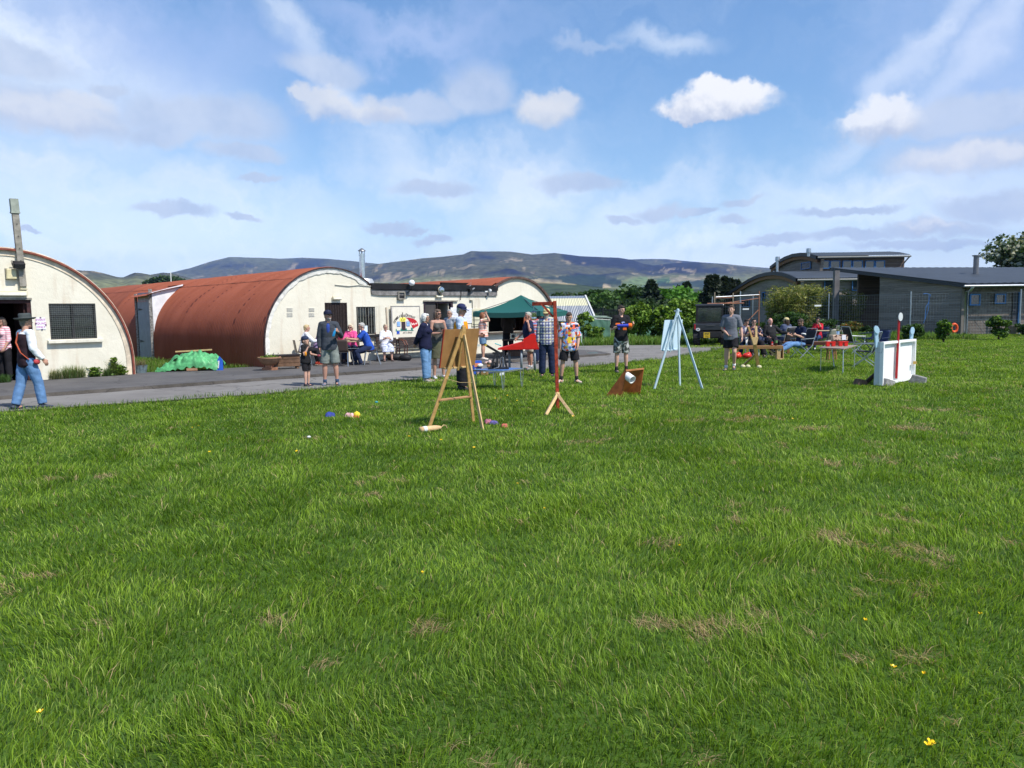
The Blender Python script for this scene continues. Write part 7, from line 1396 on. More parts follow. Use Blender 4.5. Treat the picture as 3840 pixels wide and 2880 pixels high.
 J = PPL['blaster']; mb = MB(); c_ = J['P']+J['up']*.40+J['fw']*.138; mb.ell(c_, (.055, .006, .016), 14, 6); mb.build('shirt_print', mat('print_blue', (.25, .35, .7), .7, var=.5, vs=60), J['e'])
 p = G(2740, 1391); PPL['grey'] = person('boy in grey t-shirt and black shorts striding past the wooden catapult', p, PI-.42, 1.76, .92, legs=[((-.05, .34, -1), (.06, -.42, -1), .1, -.25), ((.06, .02, -1), (.03, -.05, -1), -.2)], arms=[((-.30, -.05, -1), (-.15, .30, -1)), ((.24, .02, -1), (-.60, .55, -.55))], skin=SK3,
  top=dict(m=cloth('grey_tee', (.155, .165, .195)), name='t_shirt', sleeve=.85, f=.024, sf=.022, z0=-.11, flare=.02), bottom=dict(m=cloth('black_cloth', (.018, .017, .02)), name='shorts', len=.72, w=.035), hair=('short', (.065, .04, .025)), shoes=((.09, .09, .10), None), socks=((.7, .7, .7), .16), head=(-.15, 0))
 def seat(x, y, d): q = AT(x, y, d); return (q.x, q.y)
 SL = [((-.14, 1, -.06), (-.06, .12, -1)), ((.14, 1, -.06), (.06, .12, -1))]
 person('seated boy in a pale pink shirt looking down, leftmost in the seated row', seat(2799, 1240, 27.4), PI-.3, 1.68, .95, hip=.52, lean=.20, legs=SL, arms=[((-.2, .45, -1), (.3, .9, 0)), ((.2, .45, -1), (-.3, .9, 0))], top=dict(m=cloth('pale_pink', (.62, .48, .54)), sleeve=.8), bottom=dict(m=cloth('navy_trousers', (.02, .03, .07)), len=1.9), hair=('short', BLK), head=(.5, -.35))
 person('seated person in dark floral shirt and sunglasses beside the catapult fork', seat(2826, 1240, 26.6), PI-.05, 1.74, 1.15, hip=.50, lean=.02, legs=[((-.2, 1, -.02), (-.15, .25, -1)), ((.2, 1, -.05), (.05, .75, -1), -.1, .3)], arms=[((-.35, .25, -1), (.35, .85, .2)), ((.35, .25, -1), (-.25, .9, .45))], top=dict(m=cloth('navy_floral', (.02, .022, .05), 'floral', (.50, .22, .12), (.40, .38, .36), scale=20), sleeve=.9, f=.022), bottom=dict(m=cloth('black_cloth', (.018, .017, .02)), len=1.93, w=.02), hair=('short', BLK), glasses='sun', shoes=((.03, .04, .05), (.4, .4, .4)), skin=SK3, belly=.03)
 person('seated bald person in a black jumper with white collar, arm stretched to the right', seat(2889, 1240, 27.5), PI+.1, 1.76, 1.22, hip=.50, belly=.06, lean=-.05, legs=SL, arms=[((-.9, .1, -.75), (-.8, .5, -.1)), ((.25, .15, -1), (-.1, .8, -.2))], top=dict(m=cloth('black_jumper', (.022, .022, .024)), sleeve=1.9, f=.022, collar=cloth('pale_collar', (.5, .5, .5))), bottom=dict(m=cloth('black_cloth', (.018, .017, .02)), len=1.93), hair=('bald', WHT), skin=(.60, .31, .24))
 person('seated person with long brown hair and cream cap turned away, in a slate blue top', seat(2950, 1240, 28.6), .35, 1.68, 1.35, female=True, hip=.52, lean=.05, legs=SL, arms=[((-.4, .35, -1), (.1, .9, 0)), ((.4, .35, -1), (-.1, .9, 0))], top=dict(m=cloth('slate_top', (.075, .095, .16)), sleeve=.9, f=.03, sf=.02), bottom=dict(m=cloth('navy_trousers', (.02, .03, .07)), len=1.9), hair=('long', (.05, .022, .018)), hat=('cap', (.62, .52, .26), 1), head=(.5, 0))
 PPL['phone'] = person('seated person in a navy t-shirt and jeans bent over a phone, facing left', seat(3003, 1240, 25.6), PI/2+.30, 1.78, 1.02, hip=.47, lean=-.02, legs=[((-.1, 1, .02), (0, .95, -.42), 0, .3), ((.1, 1, .02), (0, .85, -.55), 0, .3)], arms=[((-.15, .30, -1), (.15, 1, .38)), ((.15, .35, -1), (-.15, 1, .38))], top=dict(m=cloth('navy_tee', (.014, .022, .055)), sleeve=.85, f=.018), bottom=dict(m=cloth('jeans_mid', (.13, .25, .46)), len=1.94), hair=('short', (.055, .035, .025)), beard=(.06, .035, .025), glasses='sun', head=(0, -.50), skin=SK1)
 J = PPL['phone']; mb = MB(); a, b = J['SH'][0], J['EL'][0]; mb.tube([a.lerp(b, .55), a.lerp(b, .68)], [.078, .078], 14); mb.build('sleeve_band', M_white, J['e'], smooth_=True)
 PPL['red'] = person('seated person in red blouse and sunglasses drinking from a bottle', seat(3066, 1240, 31.0), PI/2+.75, 1.66, 1.05, female=True, hip=.50, lean=-.08, legs=[((-.12, 1, -.1), (0, .3, -1)), ((.12, 1, -.1), (0, .15, -1))], arms=[((-.3, .65, -.5), (.2, .35, .85)), ((.2, .5, -.9), (-.2, .9, 0))], top=dict(m=cloth('red_blouse', (.48, .02, .035)), sleeve=1.5, f=.022), bottom=dict(m=cloth('navy_jeans', (.03, .06, .14)), len=1.93), hair=('mid', BLK), glasses='sun', shoes=((.6, .6, .62), None), skin=SK1)
 flush_people()
people()
# ------------------------------------------------------------------ things on the lawn
M_pine = mat('varnished_pine', (.50, .30, .11), .5, var=.18, vs=14); M_pine2 = mat('pale_pine', (.58, .40, .19), .6, var=.18, vs=14); M_hard = mat('brown_hardboard', (.30, .155, .055), .65, var=.12, vs=6); M_redp = mat('red_gloss', (.60, .018, .012), .4, var=.1, vs=5); M_alu = mat('aluminium_tube', (.55, .56, .57), .3, .85, var=.06); M_pb = mat('pale_blue_paint', (.48, .60, .68), .5, var=.05); M_gp = mat('grey_painted_pipe', (.22, .25, .28), .45, .2, var=.1)
def g2(px, py, z=0): return G(px, py, z)
def easel(label, fl, fm, fs, apex, bc, board, wood, bw, bh, zb, ledge, ledge_m, extra):
 """A-frame of two legs (fl, fm), strut foot fs, board on the far side"""
 e = empty('easel', (fl+fm+fs)/3, 0, label, 'easel'); base = (fm-fl).normalized(); mid = (fl+fm)/2; upv = (apex-mid).normalized(); nrm = base.cross(upv).normalized()
 if nrm.dot(fs-mid) > 0: nrm = -nrm       # board side: away from the strut
 for f, w in ((fl, .055), (fm, .05)): MB().bar(f-ZX*.02, apex+(f-apex).normalized()*-.03, w, .022, nrm).build('leg', wood, e, True, bevel=.003)
 MB().bar(fs-ZX*.02, apex-upv*.10-nrm*.03, .045, .022, base).build('leg', wood if not extra else M_pine2, e, True, bevel=.003)
 mb = MB(); M_ = Matrix((base, nrm, upv)).transposed(); mb.box(apex-upv*.07, (.10, .045, .17), M=M_, taper=(.6, 1)); mb.build('head_block', wood, e, True, bevel=.004)
 c = bc+nrm*.035; mb = MB(); mb.box(c, (bw, .008, bh), M=M_); mb.build('board', board, e, True)
 mb = MB(); mb.box(c-upv*(bh/2+.012)-nrm*.0, (ledge, .055, .024), M=M_); mb.build('ledge', ledge_m, e, True, bevel=.003)
 mb = MB(); mb.bar(apex-upv*.12, c-upv*(bh/2+.05)-nrm*.02, .03, .018, nrm); mb.build('centre_rail', wood, e, True)
 return e, base, upv, nrm, c
def lawn_games():
 fl, fm, fs = g2(1605, 1610), g2(1776, 1584), g2(1811, 1613); mid = (fl+fm)/2; ap = AT(1738, 1228, mid.lerp(fs, .36).y)
 up = (ap-mid).normalized(); bc = AT(1730, 1306, 0.5*(mid.y+ap.y)+.06)
 e, base, upv, nrm, c = easel('wooden easel holding a brown hardboard seen from behind, front centre of the lawn', fl, fm, fs, ap, bc, M_hard, M_pine, .69, .56, 0, .52, M_pine2, True)
 MB().bar(fl.lerp(ap, .285), fm.lerp(ap, .285), .055, .018, upv).build('crossbar', mat('worn_crossbar', (.36, .20, .09), .7, var=.2), e, True)
 a = fl.lerp(ap, .50); b = fs.lerp(ap, .46); mb = MB(); mb.tube([a, a.lerp(b, .5)-ZX*.03, b], .004, 5); mb.build('cord', mat('string', (.50, .36, .18), .8), e, True)
 MB().bar(c-base*.347-upv*.285-nrm*.004, c-base*.347+upv*.285-nrm*.004, .012, .02, nrm).build('red_edge', mat('red_trim', (.36, .04, .02), .6), e, True)
 MB().ell(c-base*.01-upv*.06-nrm*.05, (.014, .014, .014), 8, 6).build('knob', M_pine2, e, True)
 fl, fm, fs = g2(2453, 1459), g2(2550, 1447), g2(2636, 1462); mid = (fl+fm)/2; ap = AT(2542, 1163, 16.3)
 bc = AT(2524, 1256, 16.45); easel('pale blue painted easel with a light blue board, right of the brown box', fl, fm, fs, ap, bc, mat('light_blue_board', (.60, .75, .86), .55, var=.03), M_pb, .64, .64, 0, .50, M_pb, False)
 MB().tube([AT(2528, 1166, 16.3), AT(2556, 1167, 16.3)], .008, 6).build('pin', M_pb, [o for o in bpy.data.objects if o.name.startswith('easel')][-1], True)
 pb, pt = g2(2088, 1518), None; D_ = 12.9; pt = AT(2080, 1131, D_); pb = AT(2091, 1500, D_); pb.z = .03; al = AT(1997, 1133, D_+.15); Mred = mat('red_stained_wood', (.34, .045, .02), .6, var=.5, vs=14)
 e = empty('game_gallows', (pb.x, D_, 0), 0, 'tall thin red wooden gallows post on pale splayed feet, with a tin hanging', 'game stand')
 MB().bar(pb, pt+ZX*.012, .072, .055, (1, 0, 0)).build('post', Mred, e, True, bevel=.005); MB().bar(pt+Vector((-.03, 0, -.03)), al+ZX*-.03, .05, .06, (0, 0, 1)).build('arm', Mred, e, True, bevel=.004)
 a, b = AT(2031, 1140, D_+.07), AT(2074, 1188, D_); MB().bar(a, b, .035, .03, (0, 1, 0)).build('brace', Mred, e, True)
 top = AT(2090, 1478, D_-.03)
 for px, py, y0 in ((2045, 1559, None), (2153, 1564, None), (2100, 1500, 14.0)):
  f = g2(px, py) if y0 is None else Vector((AT(px, py, y0).x, y0, .02)); MB().bar(top+(f-top).normalized()*-.03, f, .045, .07, (0, 1, 0) if y0 is None else (1, 0, 0)).build('foot', M_pine2, e, True, bevel=.004)
 t0 = AT(2002, 1137, D_+.14); t1 = AT(2002, 1170, D_+.14); bk = empty('tin_can', (t1.x, t1.y, t1.z-.13), 0, 'small metal tin hanging on a string from the red gallows', 'tin')
 mb = MB(); mb.lathe([(.042, 0), (.044, .005), (.044, .04), (.042, .045), (.044, .05), (.045, .125), (.041, .125), (.040, .02)], n=18); mb.build('can', M_steel, bk, auto=40); MB().tube([t0, t1+ZX*.03], .003, 5).build('string', M_white, bk, True)
 MB().tube([t1+Vector((-.044, 0, -.01)), t1+Vector((-.03, 0, .03)), t1+Vector((.03, 0, .03)), t1+Vector((.044, 0, -.01))], .003, 5).build('handle', M_steel, bk, True)
 a, b = g2(1956, 1398), g2(2004, 1391); tz = .635; F0 = AT(1866, 1309, 21.2); F1 = AT(2027, 1311, 21.2); e = empty('red_ramp_game', ((F0.x+F1.x)/2, 21.4, 0), 0, 'bright red wooden ramp game with curved back standing on grey pipe legs', 'game table')
 x0, x1 = F0.x, F1.x; xm = AT(1962, 1300, 21.2).x; z0 = F0.z; zt = AT(1962, 1282, 21.2).z; L = x1-x0
 prof = [(0, 0), (xm-x0, 0), (xm-x0, zt-z0), (.0+.02, .012)]
 pk = [(xm-x0, 0), (L, 0), (L-.012, .10), (L-.07, .27), (L-.11, .365), (L-.16, .40), (L-.25, .385), (xm-x0+.13, .31), (xm-x0+.07, .28), (xm-x0+.01, .25)]
 for y in (21.2, 21.72):
  MB().prism(prof, (x0, y, z0), (1, 0, 0), ZX, (0, 1, 0), .018).build('side_panel', M_redp, e, True); MB().prism(pk, (x0, y-.004, z0), (1, 0, 0), ZX, (0, 1, 0), .02).build('curved_panel', M_redp, e, True)
 mb = MB(); mb.add([(x0+.02, 21.22, z0+.01), (xm, 21.22, zt-.012), (xm, 21.72, zt-.012), (x0+.02, 21.72, z0+.01)], [(0, 1, 2, 3)]); mb.add([(xm, 21.22, zt-.012), (x1-.12, 21.22, z0+.10), (x1-.12, 21.72, z0+.10), (xm, 21.72, zt-.012)], [(0, 1, 2, 3)]); mb.build('ramp', M_redp, e, True)
 MB().box(((x0+x1)/2, 21.47, z0-.012), (L, .54, .02)).build('base_board', M_redp, e, True)
 for px, y, ly in ((1887, 21.65, 1), (1910, 21.66, 1), (1955, 21.28, 0), (2005, 21.28, 0)): p = AT(px, 1320, y); MB().tube([(p.x, y, 0), (p.x, y, z0-.02)], .033, 12).build('leg', M_gp, e, True, smooth_=True)
 n, l, r = AT(1887, 1391, 16.1), AT(1773, 1387, 16.55), AT(1964, 1384, 16.85); zt = .43; n.z = l.z = r.z = zt; f = l+r-n; e = empty('folding_table', ((l+r)/2).xy.to_3d(), 0, 'low folding camp table with a blue top and thin grey metal legs', 'table')
 mb = MB(); mb.prism([(0, 0), (1, 0), (1, 1), (0, 1)], n-ZX*.03, (l-n), (r-n), ZX, .03); mb.build('table_rim', M_alu, e, True)
 mb = MB(); mb.prism([(.03, .03), (.97, .03), (.97, .97), (.03, .97)], n+ZX*.0005, (l-n), (r-n), ZX, .004); mb.build('tabletop', mat('blue_laminate', (.07, .17, .42), .35, var=.05), e, True)
 cen = (l+r)/2
 for p in (n, l, r, f):
  q = p.lerp(cen, .08); o_ = (l-n).normalized()*.035; MB().tube([q-o_*1.2-ZX*.03, q-o_*.25-ZX*zt], .010, 7).build('leg', M_alu, e, True); MB().tube([q+o_*1.2-ZX*.03, q+o_*.25-ZX*zt], .010, 7).build('leg', M_alu, e, True)
 c = cen+ZX*.005; a = (l-n).normalized(); b = (r-n).normalized(); e = empty('black_launcher', c, 0, 'black wooden splayed launcher frame with a raised arm on the blue table', 'game piece')
 MB().box(c+ZX*.015, (.44, .30, .03), M=Matrix((Vector((1, .05, 0)).normalized(), Vector((-.05, 1, 0)).normalized(), ZX)).transposed()).build('base', M_black, e, True)
 for sx in (-.12, .09):
  for sy in (-.13, .13): MB().bar(c+Vector((sx-.05, sy, .02)), c+Vector((sx*.6+.01, sy*.75, .335)), .045, .03, (0, 1, 0)).build('upright', M_black, e, True); MB().bar(c+Vector((sx+.09, sy, .02)), c+Vector((sx*.6+.05, sy*.75, .335)), .04, .03, (0, 1, 0)).build('upright', M_black, e, True)
 for sy in (-.10, .10): MB().box(c+Vector((.01, sy, .345)), (.27, .03, .03)).build('top_rail', M_black, e, True)
 MB().bar(c+Vector((.10, 0, .30)), AT(1815, 1290, c.y), .05, .035, (0, 1, 0)).build('arm', M_black, e, True); t_ = AT(1822, 1294, c.y); MB().box(t_, (.05, .06, .03)).build('yellow_tie', mat('yellow_tie', (.70, .50, .05), .6), e, True)
 MB().tube([c+Vector((-.10, -.17, .02)), c+Vector((.0, -.17, .04)), c+Vector((.04, -.16, .12)), c+Vector((.06, -.16, .25)), c+Vector((.11, -.16, .26)), c+Vector((.13, -.16, .06))], .005, 6).build('cord', mat('grey_cord', (.4, .4, .4), .7), e, True)
 MB().ell(c+Vector((-.09, -.05, .08)), (.09, .08, .07), 12, 8).build('dark_pouch', M_black, e, True)
 p = g2(1790, 1406); e = empty('cardboard_box', p, .2, 'open blue snack box with orange and white print, behind the blue table', 'box'); mb = MB(); mb.box((0, 0, .19), (.22, .16, .38)); mb.build('carton', mat('box_blue', (.03, .10, .52), .5, var=.1), e)
 MB().box((0, -.083, .27), (.17, .004, .10)).build('orange_print', mat('print_orange', (.70, .25, .12), .6, var=.4, vs=30), e); MB().box((0, -.083, .16), (.15, .004, .04)).build('white_print', M_white, e); MB().box((.04, -.083, .06), (.12, .004, .06)).build('lower_print', mat('print_pale', (.5, .35, .3), .6, var=.4, vs=30), e)
 p = g2(1818, 1407); e = empty('cardboard_box', p, -.1, 'small brown cardboard box beside the blue snack box', 'box'); MB().box((0, 0, .09), (.17, .14, .18)).build('carton', mat('cardboard', (.38, .21, .10), .8, var=.1), e); MB().box((0, -.073, .10), (.06, .004, .05)).build('print', M_white, e)
 p = g2(1838, 1402); e = empty('cardboard_box', p, .1, 'flat dark blue box right of the brown cardboard box', 'box'); MB().box((0, 0, .06), (.22, .16, .12)).build('carton', mat('box_navy', (.02, .05, .22), .6), e); MB().box((0, -.083, .07), (.10, .004, .03)).build('print', M_white, e)
 p = g2(1800, 1400, .2); e = empty('paper_rubbish', (p.x+.05, 20.4, 0), 0, 'heap of white and brown wrappers on top of the boxes', 'wrappers');
 for i in range(6): MB().ell((random.uniform(-.12, .16), random.uniform(-.06, .06), .25+random.uniform(0, .12)), (random.uniform(.05, .09), .05, random.uniform(.03, .06)), 8, 5, Matrix.Rotation(random.uniform(0, 3), 3, 'Z')).build('wrapper', mat('wrap%d' % (i % 3), [(.7, .7, .68), (.4, .2, .1), (.65, .45, .4)][i % 3], .7), e)
 p = g2(1872, 1411); MBx = MB().prism([(0, 0), (.14, 0), (.13, .10), (.02, .09)], (p.x, p.y, .0), (1, 0, 0), Vector((0, .1, 1)).normalized(), (0, 1, 0), .01); tag(MBx.build('white_card', M_white), 'small white card standing in grass under the blue table', 'card')
 q = AT(1868, 1292, 21.9); MBx = MB().box((q.x, 21.9, q.z), (.20, .05, .03), M=Matrix.Rotation(.35, 3, 'Y')); tag(MBx.build('turquoise_handle', mat('turquoise', (.15, .55, .52), .5), bevel=.01), 'turquoise plastic handle showing left above the red ramp', 'handle')
 P0, P1 = g2(2332, 1489), g2(2399, 1479); sp = P1-P0; aw = Vector((-.24, .12, 0)); hgt = .55; Mb = mat('oiled_brown_ply', (.27, .085, .022), .55, var=.25, vs=8); e = empty('target_box', (P0+P1)/2, 0, 'brown plywood wedge target box with a white pipe, on the grass', 'game box')
 lean_v = Vector((.10, .0, 0)); n_ = sp.normalized()
 for o_ in (P0, P1): MB().add([o_, o_+aw*1.25, o_+lean_v*.8+ZX*hgt, o_+n_*.016, o_+aw*1.25+n_*.016, o_+lean_v*.8+ZX*hgt+n_*.016], [(0, 2, 1), (3, 4, 5), (0, 1, 4, 3), (1, 2, 5, 4), (2, 0, 3, 5)]).build('side_wing', Mb, e, True)
 T0, T1 = P0+lean_v*.7+ZX*(hgt-.05), P1+lean_v*.7+ZX*(hgt-.05); B0, B1 = P0+aw*1.0, P1+aw*1.0; nb = (T0-B0).cross(sp).normalized()*.016; MB().add([B0, B1, T1, T0, B0+nb, B1+nb, T1+nb, T0+nb], [(0, 1, 2, 3), (7, 6, 5, 4), (0, 4, 5, 1), (1, 5, 6, 2), (2, 6, 7, 3), (3, 7, 4, 0)]).build('target_board', Mb, e, True)
 MB().bar(T0+ZX*.01, T1+ZX*.01, .03, .03).build('top_rail', mat('pale_rail2', (.40, .17, .06), .6), e, True)
 c = AT(2364, 1419, 14.72); ax = Vector((.55, -.72, -.42)).normalized(); mb = MB(); X_, Y_, Z_ = frame(ax); M_ = Matrix((X_, Y_, Z_)).transposed(); mb.lathe([(.078, -.12), (.080, .06), (.070, .06), (.068, -.08)], c=c, n=24, M=M_, cap=False); mb.build('pipe', mat('white_pipe', (.78, .78, .76), .3, var=.02), e, True, auto=40); MB().lathe([(.0, -.05), (.0695, -.05)], c=c, n=24, M=M_, cap=False).build('pipe_back', M_postwood, e, True)
 b = g2(2844, 1379); f = AT(2829, 1276, 21.3); e = empty('wooden_catapult', b, 0, 'wooden Y shaped catapult stand with a rear strut on the grass', 'catapult'); MB().bar(b-ZX*.02, f-ZX*.05, .085, .06, (0, 1, 0)).build('post', M_pine, e, True, bevel=.004)
 fk = f; MB().prism([(-.10, .09), (.10, .09), (.055, -.11), (-.03, -.13)], fk-Vector((0, .04, 0)), (1, 0, 0), ZX, (0, 1, 0), .08).build('fork_block', M_pine2, e, True)
 MB().bar(fk+ZX*.02-Vector((.05, 0, 0)), AT(2806, 1224, 21.3), .05, .045, (0, 1, 0)).build('fork_arm', M_pine, e, True, bevel=.004); MB().bar(fk+ZX*.02+Vector((.05, 0, 0)), AT(2835, 1224, 21.35), .06, .045, (0, 1, 0)).build('fork_arm', M_pine2, e, True, bevel=.004)
 s_ = g2(2783, 1374); MB().bar(b.lerp(f, .52), s_, .05, .045, (0, 1, 0)).build('strut', M_pine, e, True)
 for px, py, lab in ((2786, 1381, 'left of three pale round balls by the catapult foot'), (2805, 1381, 'middle pale ball next to the catapult strut'), (2847, 1383, 'pale ball in front of the catapult post')):
  p = g2(px, py); mb = MB(); mb.ell((0, 0, .05), (.068, .062, .056), 16, 10); o = mb.build('ball', mat('pale_ball', (.60, .55, .34), .7, var=.2, vs=30, bump=.3), smooth_=True); o.location = p; tag(o, lab, 'ball', 'pale balls at the catapult')
 A, B_ = g2(3296, 1449), g2(3419, 1424); W_ = (B_-A); wl = W_.length; d = W_.normalized(); n_ = Vector((d.y, -d.x, 0));
 if n_.y > 0: n_ = -n_
 H_ = .93; e = empty('white_gate_game', (A+B_)/2, 0, 'white hinged twin panel game gate with red centre pole and blue paddles', 'game gate'); dep = .11; Mw = mat('gloss_white', (.86, .86, .84), .4, var=.04)
 def leafp(o, w, dr, nr, nm):
  back = MB(); back.prism([(0, .02), (w, .02), (w, H_), (0, H_)], o, dr, ZX, nr, -.012); back.build(nm, Mw, e, True)
  for (x0, z0, x1, z1) in ((0, .02, .05, H_), (w-.05, .02, w, H_), (.05, H_-.05, w-.05, H_), (.05, .02, w-.05, .08)): MB().prism([(x0, z0), (x1, z0), (x1, z1), (x0, z1)], o, dr, ZX, nr, .070 if x0 else .073).build('rail', Mw, e, True)
 mid = A.lerp(B_, .46); dl = (mid+n_*.0-A); leafp(A, dl.length, dl.normalized(), n_, 'panel'); dr_ = (B_-mid); leafp(mid, dr_.length, dr_.normalized(), n_, 'panel')
 MB().prism([(0, .02), (-dep*1.0, .02), (-dep*.85, H_+.02), (0, H_)], A, n_, ZX, d, .018).build('side_board', mat('shaded_grey_side', (.58, .61, .61), .5, var=.05), e, True); MB().prism([(.036, .02), (dep*.55, .02), (dep*.5, H_), (.036, H_)], B_-d*.02, n_, ZX, d, .02).build('side_board', Mw, e, True)  # left board is pale grey, its shade put into the colour
 for z in (.25, .73): MB().box(mid+n_*.042+ZX*z-d*.05, (.045, .012, .075), math.atan2(d.y, d.x)).build('hinge', mat('brass', (.45, .26, .08), .35, .8, var=.2, vs=40), e, True)
 MB().box(B_+n_*.09+ZX*.40-d*.11, (.09, .05, .06), math.atan2(d.y, d.x)).build('brass_latch', mat('brass_plate', (.60, .38, .10), .4, .5), e, True)
 pr = mat('pole_red', (.42, .015, .018), .45, var=.15); a_ = AT(3361, 1419, (mid.y-.10)); b__ = AT(3371, 1198, mid.y-.06); MB().bar(a_, b__, .05, .035, (1, 0, 0)).build('red_pole', pr, e, True, bevel=.005)
 def paddle(c, rx, rz, m, nm, tilt=0): M_ = Matrix.Rotation(tilt, 3, 'Y'); mb = MB(); mb.lathe([(1, -.012), (1, .012)], n=26, c=c, M=M_ @ Matrix.Diagonal((rx, 1, rz)).to_3x3() @ Matrix.Rotation(math.pi/2, 3, 'X')); mb.build(nm, m, e, True, bevel=0)
 c = AT(3377, 1188, mid.y-.09); paddle(c, .045, .090, M_white, 'white_oval')
 lb = mat('paddle_blue', (.46, .66, .80), .45, var=.03); a_ = AT(3289, 1285, A.y+.06); c = AT(3285, 1236, A.y+.05); MB().bar(a_-ZX*.1, c, .065, .05, (0, 1, 0)).build('paddle_handle', lb, e, True); paddle(c+Vector((0, -.03, .0)), .052, .085, lb, 'blue_oval', -.35)
 a_ = AT(3416, 1275, B_.y+.08); c = AT(3419, 1240, B_.y+.05); MB().bar(a_-ZX*.1, c, .065, .05, (0, 1, 0)).build('paddle_handle', lb, e, True); paddle(c+Vector((0, -.03, 0)), .045, .085, lb, 'blue_oval')
 mb = MB(); q = A+n_*(-.05)+ZX*.80; mb.tube([q-d*.01+ZX*.02, q-d*.02-ZX*.08, q+n_*.08-ZX*.10, q+n_*.10], .004, 5); mb.build('wire_hook', M_greymetal, e, True)
 s0 = AT(3288, 1398, A.y+.12); s1 = g2(3242, 1443); MB().bar(s0, s1+ZX*.02, .07, .05, (0, 1, 0)).build('prop', mat('dark_prop', (.075, .05, .035), .8, var=.3), e, True)
 for px, py, sc, lab, rz, m in ((3326, 1447, (.34, .20, .17), 'grey concrete block at the left foot of the white gate', .5, mat('block_grey', (.24, .235, .225), .9, var=.25, vs=9, bump=.4)), (3444, 1437, (.34, .22, .19), 'grey concrete block leaning at the right foot of the white gate', -.6, mat('block_grey', (.24, .235, .225), .9)), (3227, 1444, (.26, .18, .15), 'brown wood block behind the prop of the white gate', .3, mat('block_wood', (.16, .10, .065), .9, var=.3, vs=12))):
  p = g2(px, py); mb = MB(); mb.box((0, 0, sc[2]/2-.03), sc, taper=(.82, .8), M=Matrix.Rotation(.25, 3, 'Y')); o = mb.build('block', m, bevel=.012); o.location = p; o.rotation_euler = (0, 0, rz); tag(o, lab, 'block')
 a, b = g2(1576, 1624), g2(1650, 1615); a.z = b.z = .045; e = empty('cloth_roll', a.lerp(b, .5), 0, 'tan rolled cloth tube with a white label lying before the brown easel', 'roll'); mb = MB(); mb.tube([a, a.lerp(b, .3), a.lerp(b, .8), b, b+(b-a)*.06], [.042, .043, .040, .026, .012], 14); mb.build('roll', mat('tan_cloth', (.62, .42, .22), .8, var=.15, vs=20, bump=.3), e, True, smooth_=True)
 dd = (b-a).normalized(); MB().tube([a.lerp(b, .14), a.lerp(b, .30)], .0448, 14).build('label', mat('label_white', (.7, .72, .76), .6, var=.2, vs=50), e, True, smooth_=True); MB().tube([b+dd*.02, b+dd*.06+ZX*.03, b+dd*.10+Vector((0, 0, .02)), b+dd*.12-ZX*.02], .006, 6).build('drawstring', mat('tan_cloth', (.62, .42, .22), .8), e, True)
 def beanbag(px, py, sc, m, lab, rz=0, nm='beanbag', grp='beanbags in the grass'):
  p = g2(px, py); mb = MB(); mb.grid(lambda u, v: Vector(((u-.5)*2*sc[0], (v-.5)*2*sc[1], .02+sc[2]*(max(0, (1-(2*u-1)**4)*(1-(2*v-1)**4))**.5)*(1+.3*mnoise.noise(Vector((u*3+px, v*3, 1)))))), 14, 10); mb.add([(-sc[0], -sc[1], .018), (sc[0], -sc[1], .018), (sc[0], sc[1], .018), (-sc[0], sc[1], .018)], [(3, 2, 1, 0)]); o = mb.build(nm, m, smooth_=True); o.location = p; o.rotation_euler = (.12, .1, rz); o.scale = (.8, .8, .6); tag(o, lab, 'beanbag', grp)
 beanbag(1238, 1563, (.10, .07, .10), mat('bag_blue', (.03, .05, .26), .7), 'dark blue beanbag lying alone in the grass, left', .3); beanbag(1311, 1564, (.09, .06, .09), mat('bag_pink', (.72, .40, .42), .7, var=.4, vs=12), 'pink and white beanbag touching the yellow one', -.1); beanbag(1337, 1562, (.06, .06, .11), mat('bag_yellow', (.75, .62, .04), .7), 'yellow beanbag beside the pink and white one', .7); beanbag(1335, 1568, (.06, .04, .05), mat('bag_red', (.55, .06, .04), .7), 'small red beanbag tucked under the yellow one', .2)
 beanbag(1830, 1589, (.07, .06, .09), mat('bag_rose', (.36, .12, .17), .7, var=.5, vs=25), 'rose patterned beanbag right of the brown easel foot', .4); beanbag(1852, 1592, (.08, .05, .07), mat('bag_violet', (.11, .09, .26), .7, var=.5, vs=25), 'violet patterned beanbag next to the rose one', -.3); beanbag(1891, 1603, (.06, .05, .07), mat('bag_coral', (.48, .12, .09), .7, var=.4, vs=20), 'coral beanbag furthest right of the easel', .2)
 p = g2(1412, 1520); o = MB().ell((0, 0, 0), (.03, .02, .02), 8, 6).build('bottle_cap', mat('teal', (.05, .30, .35), .5)); o.location = p+ZX*.06; tag(o, 'tiny teal bottle top in the grass between beanbags and easel', 'bottle top')
 p = g2(1159, 1655); o = MB().ell((0, 0, 0), (.025, .02, .015), 8, 6).build('paper_scrap', M_white); o.location = p+ZX*.06; tag(o, 'tiny white scrap of paper at the left of the lawn', 'scrap')
lawn_games()
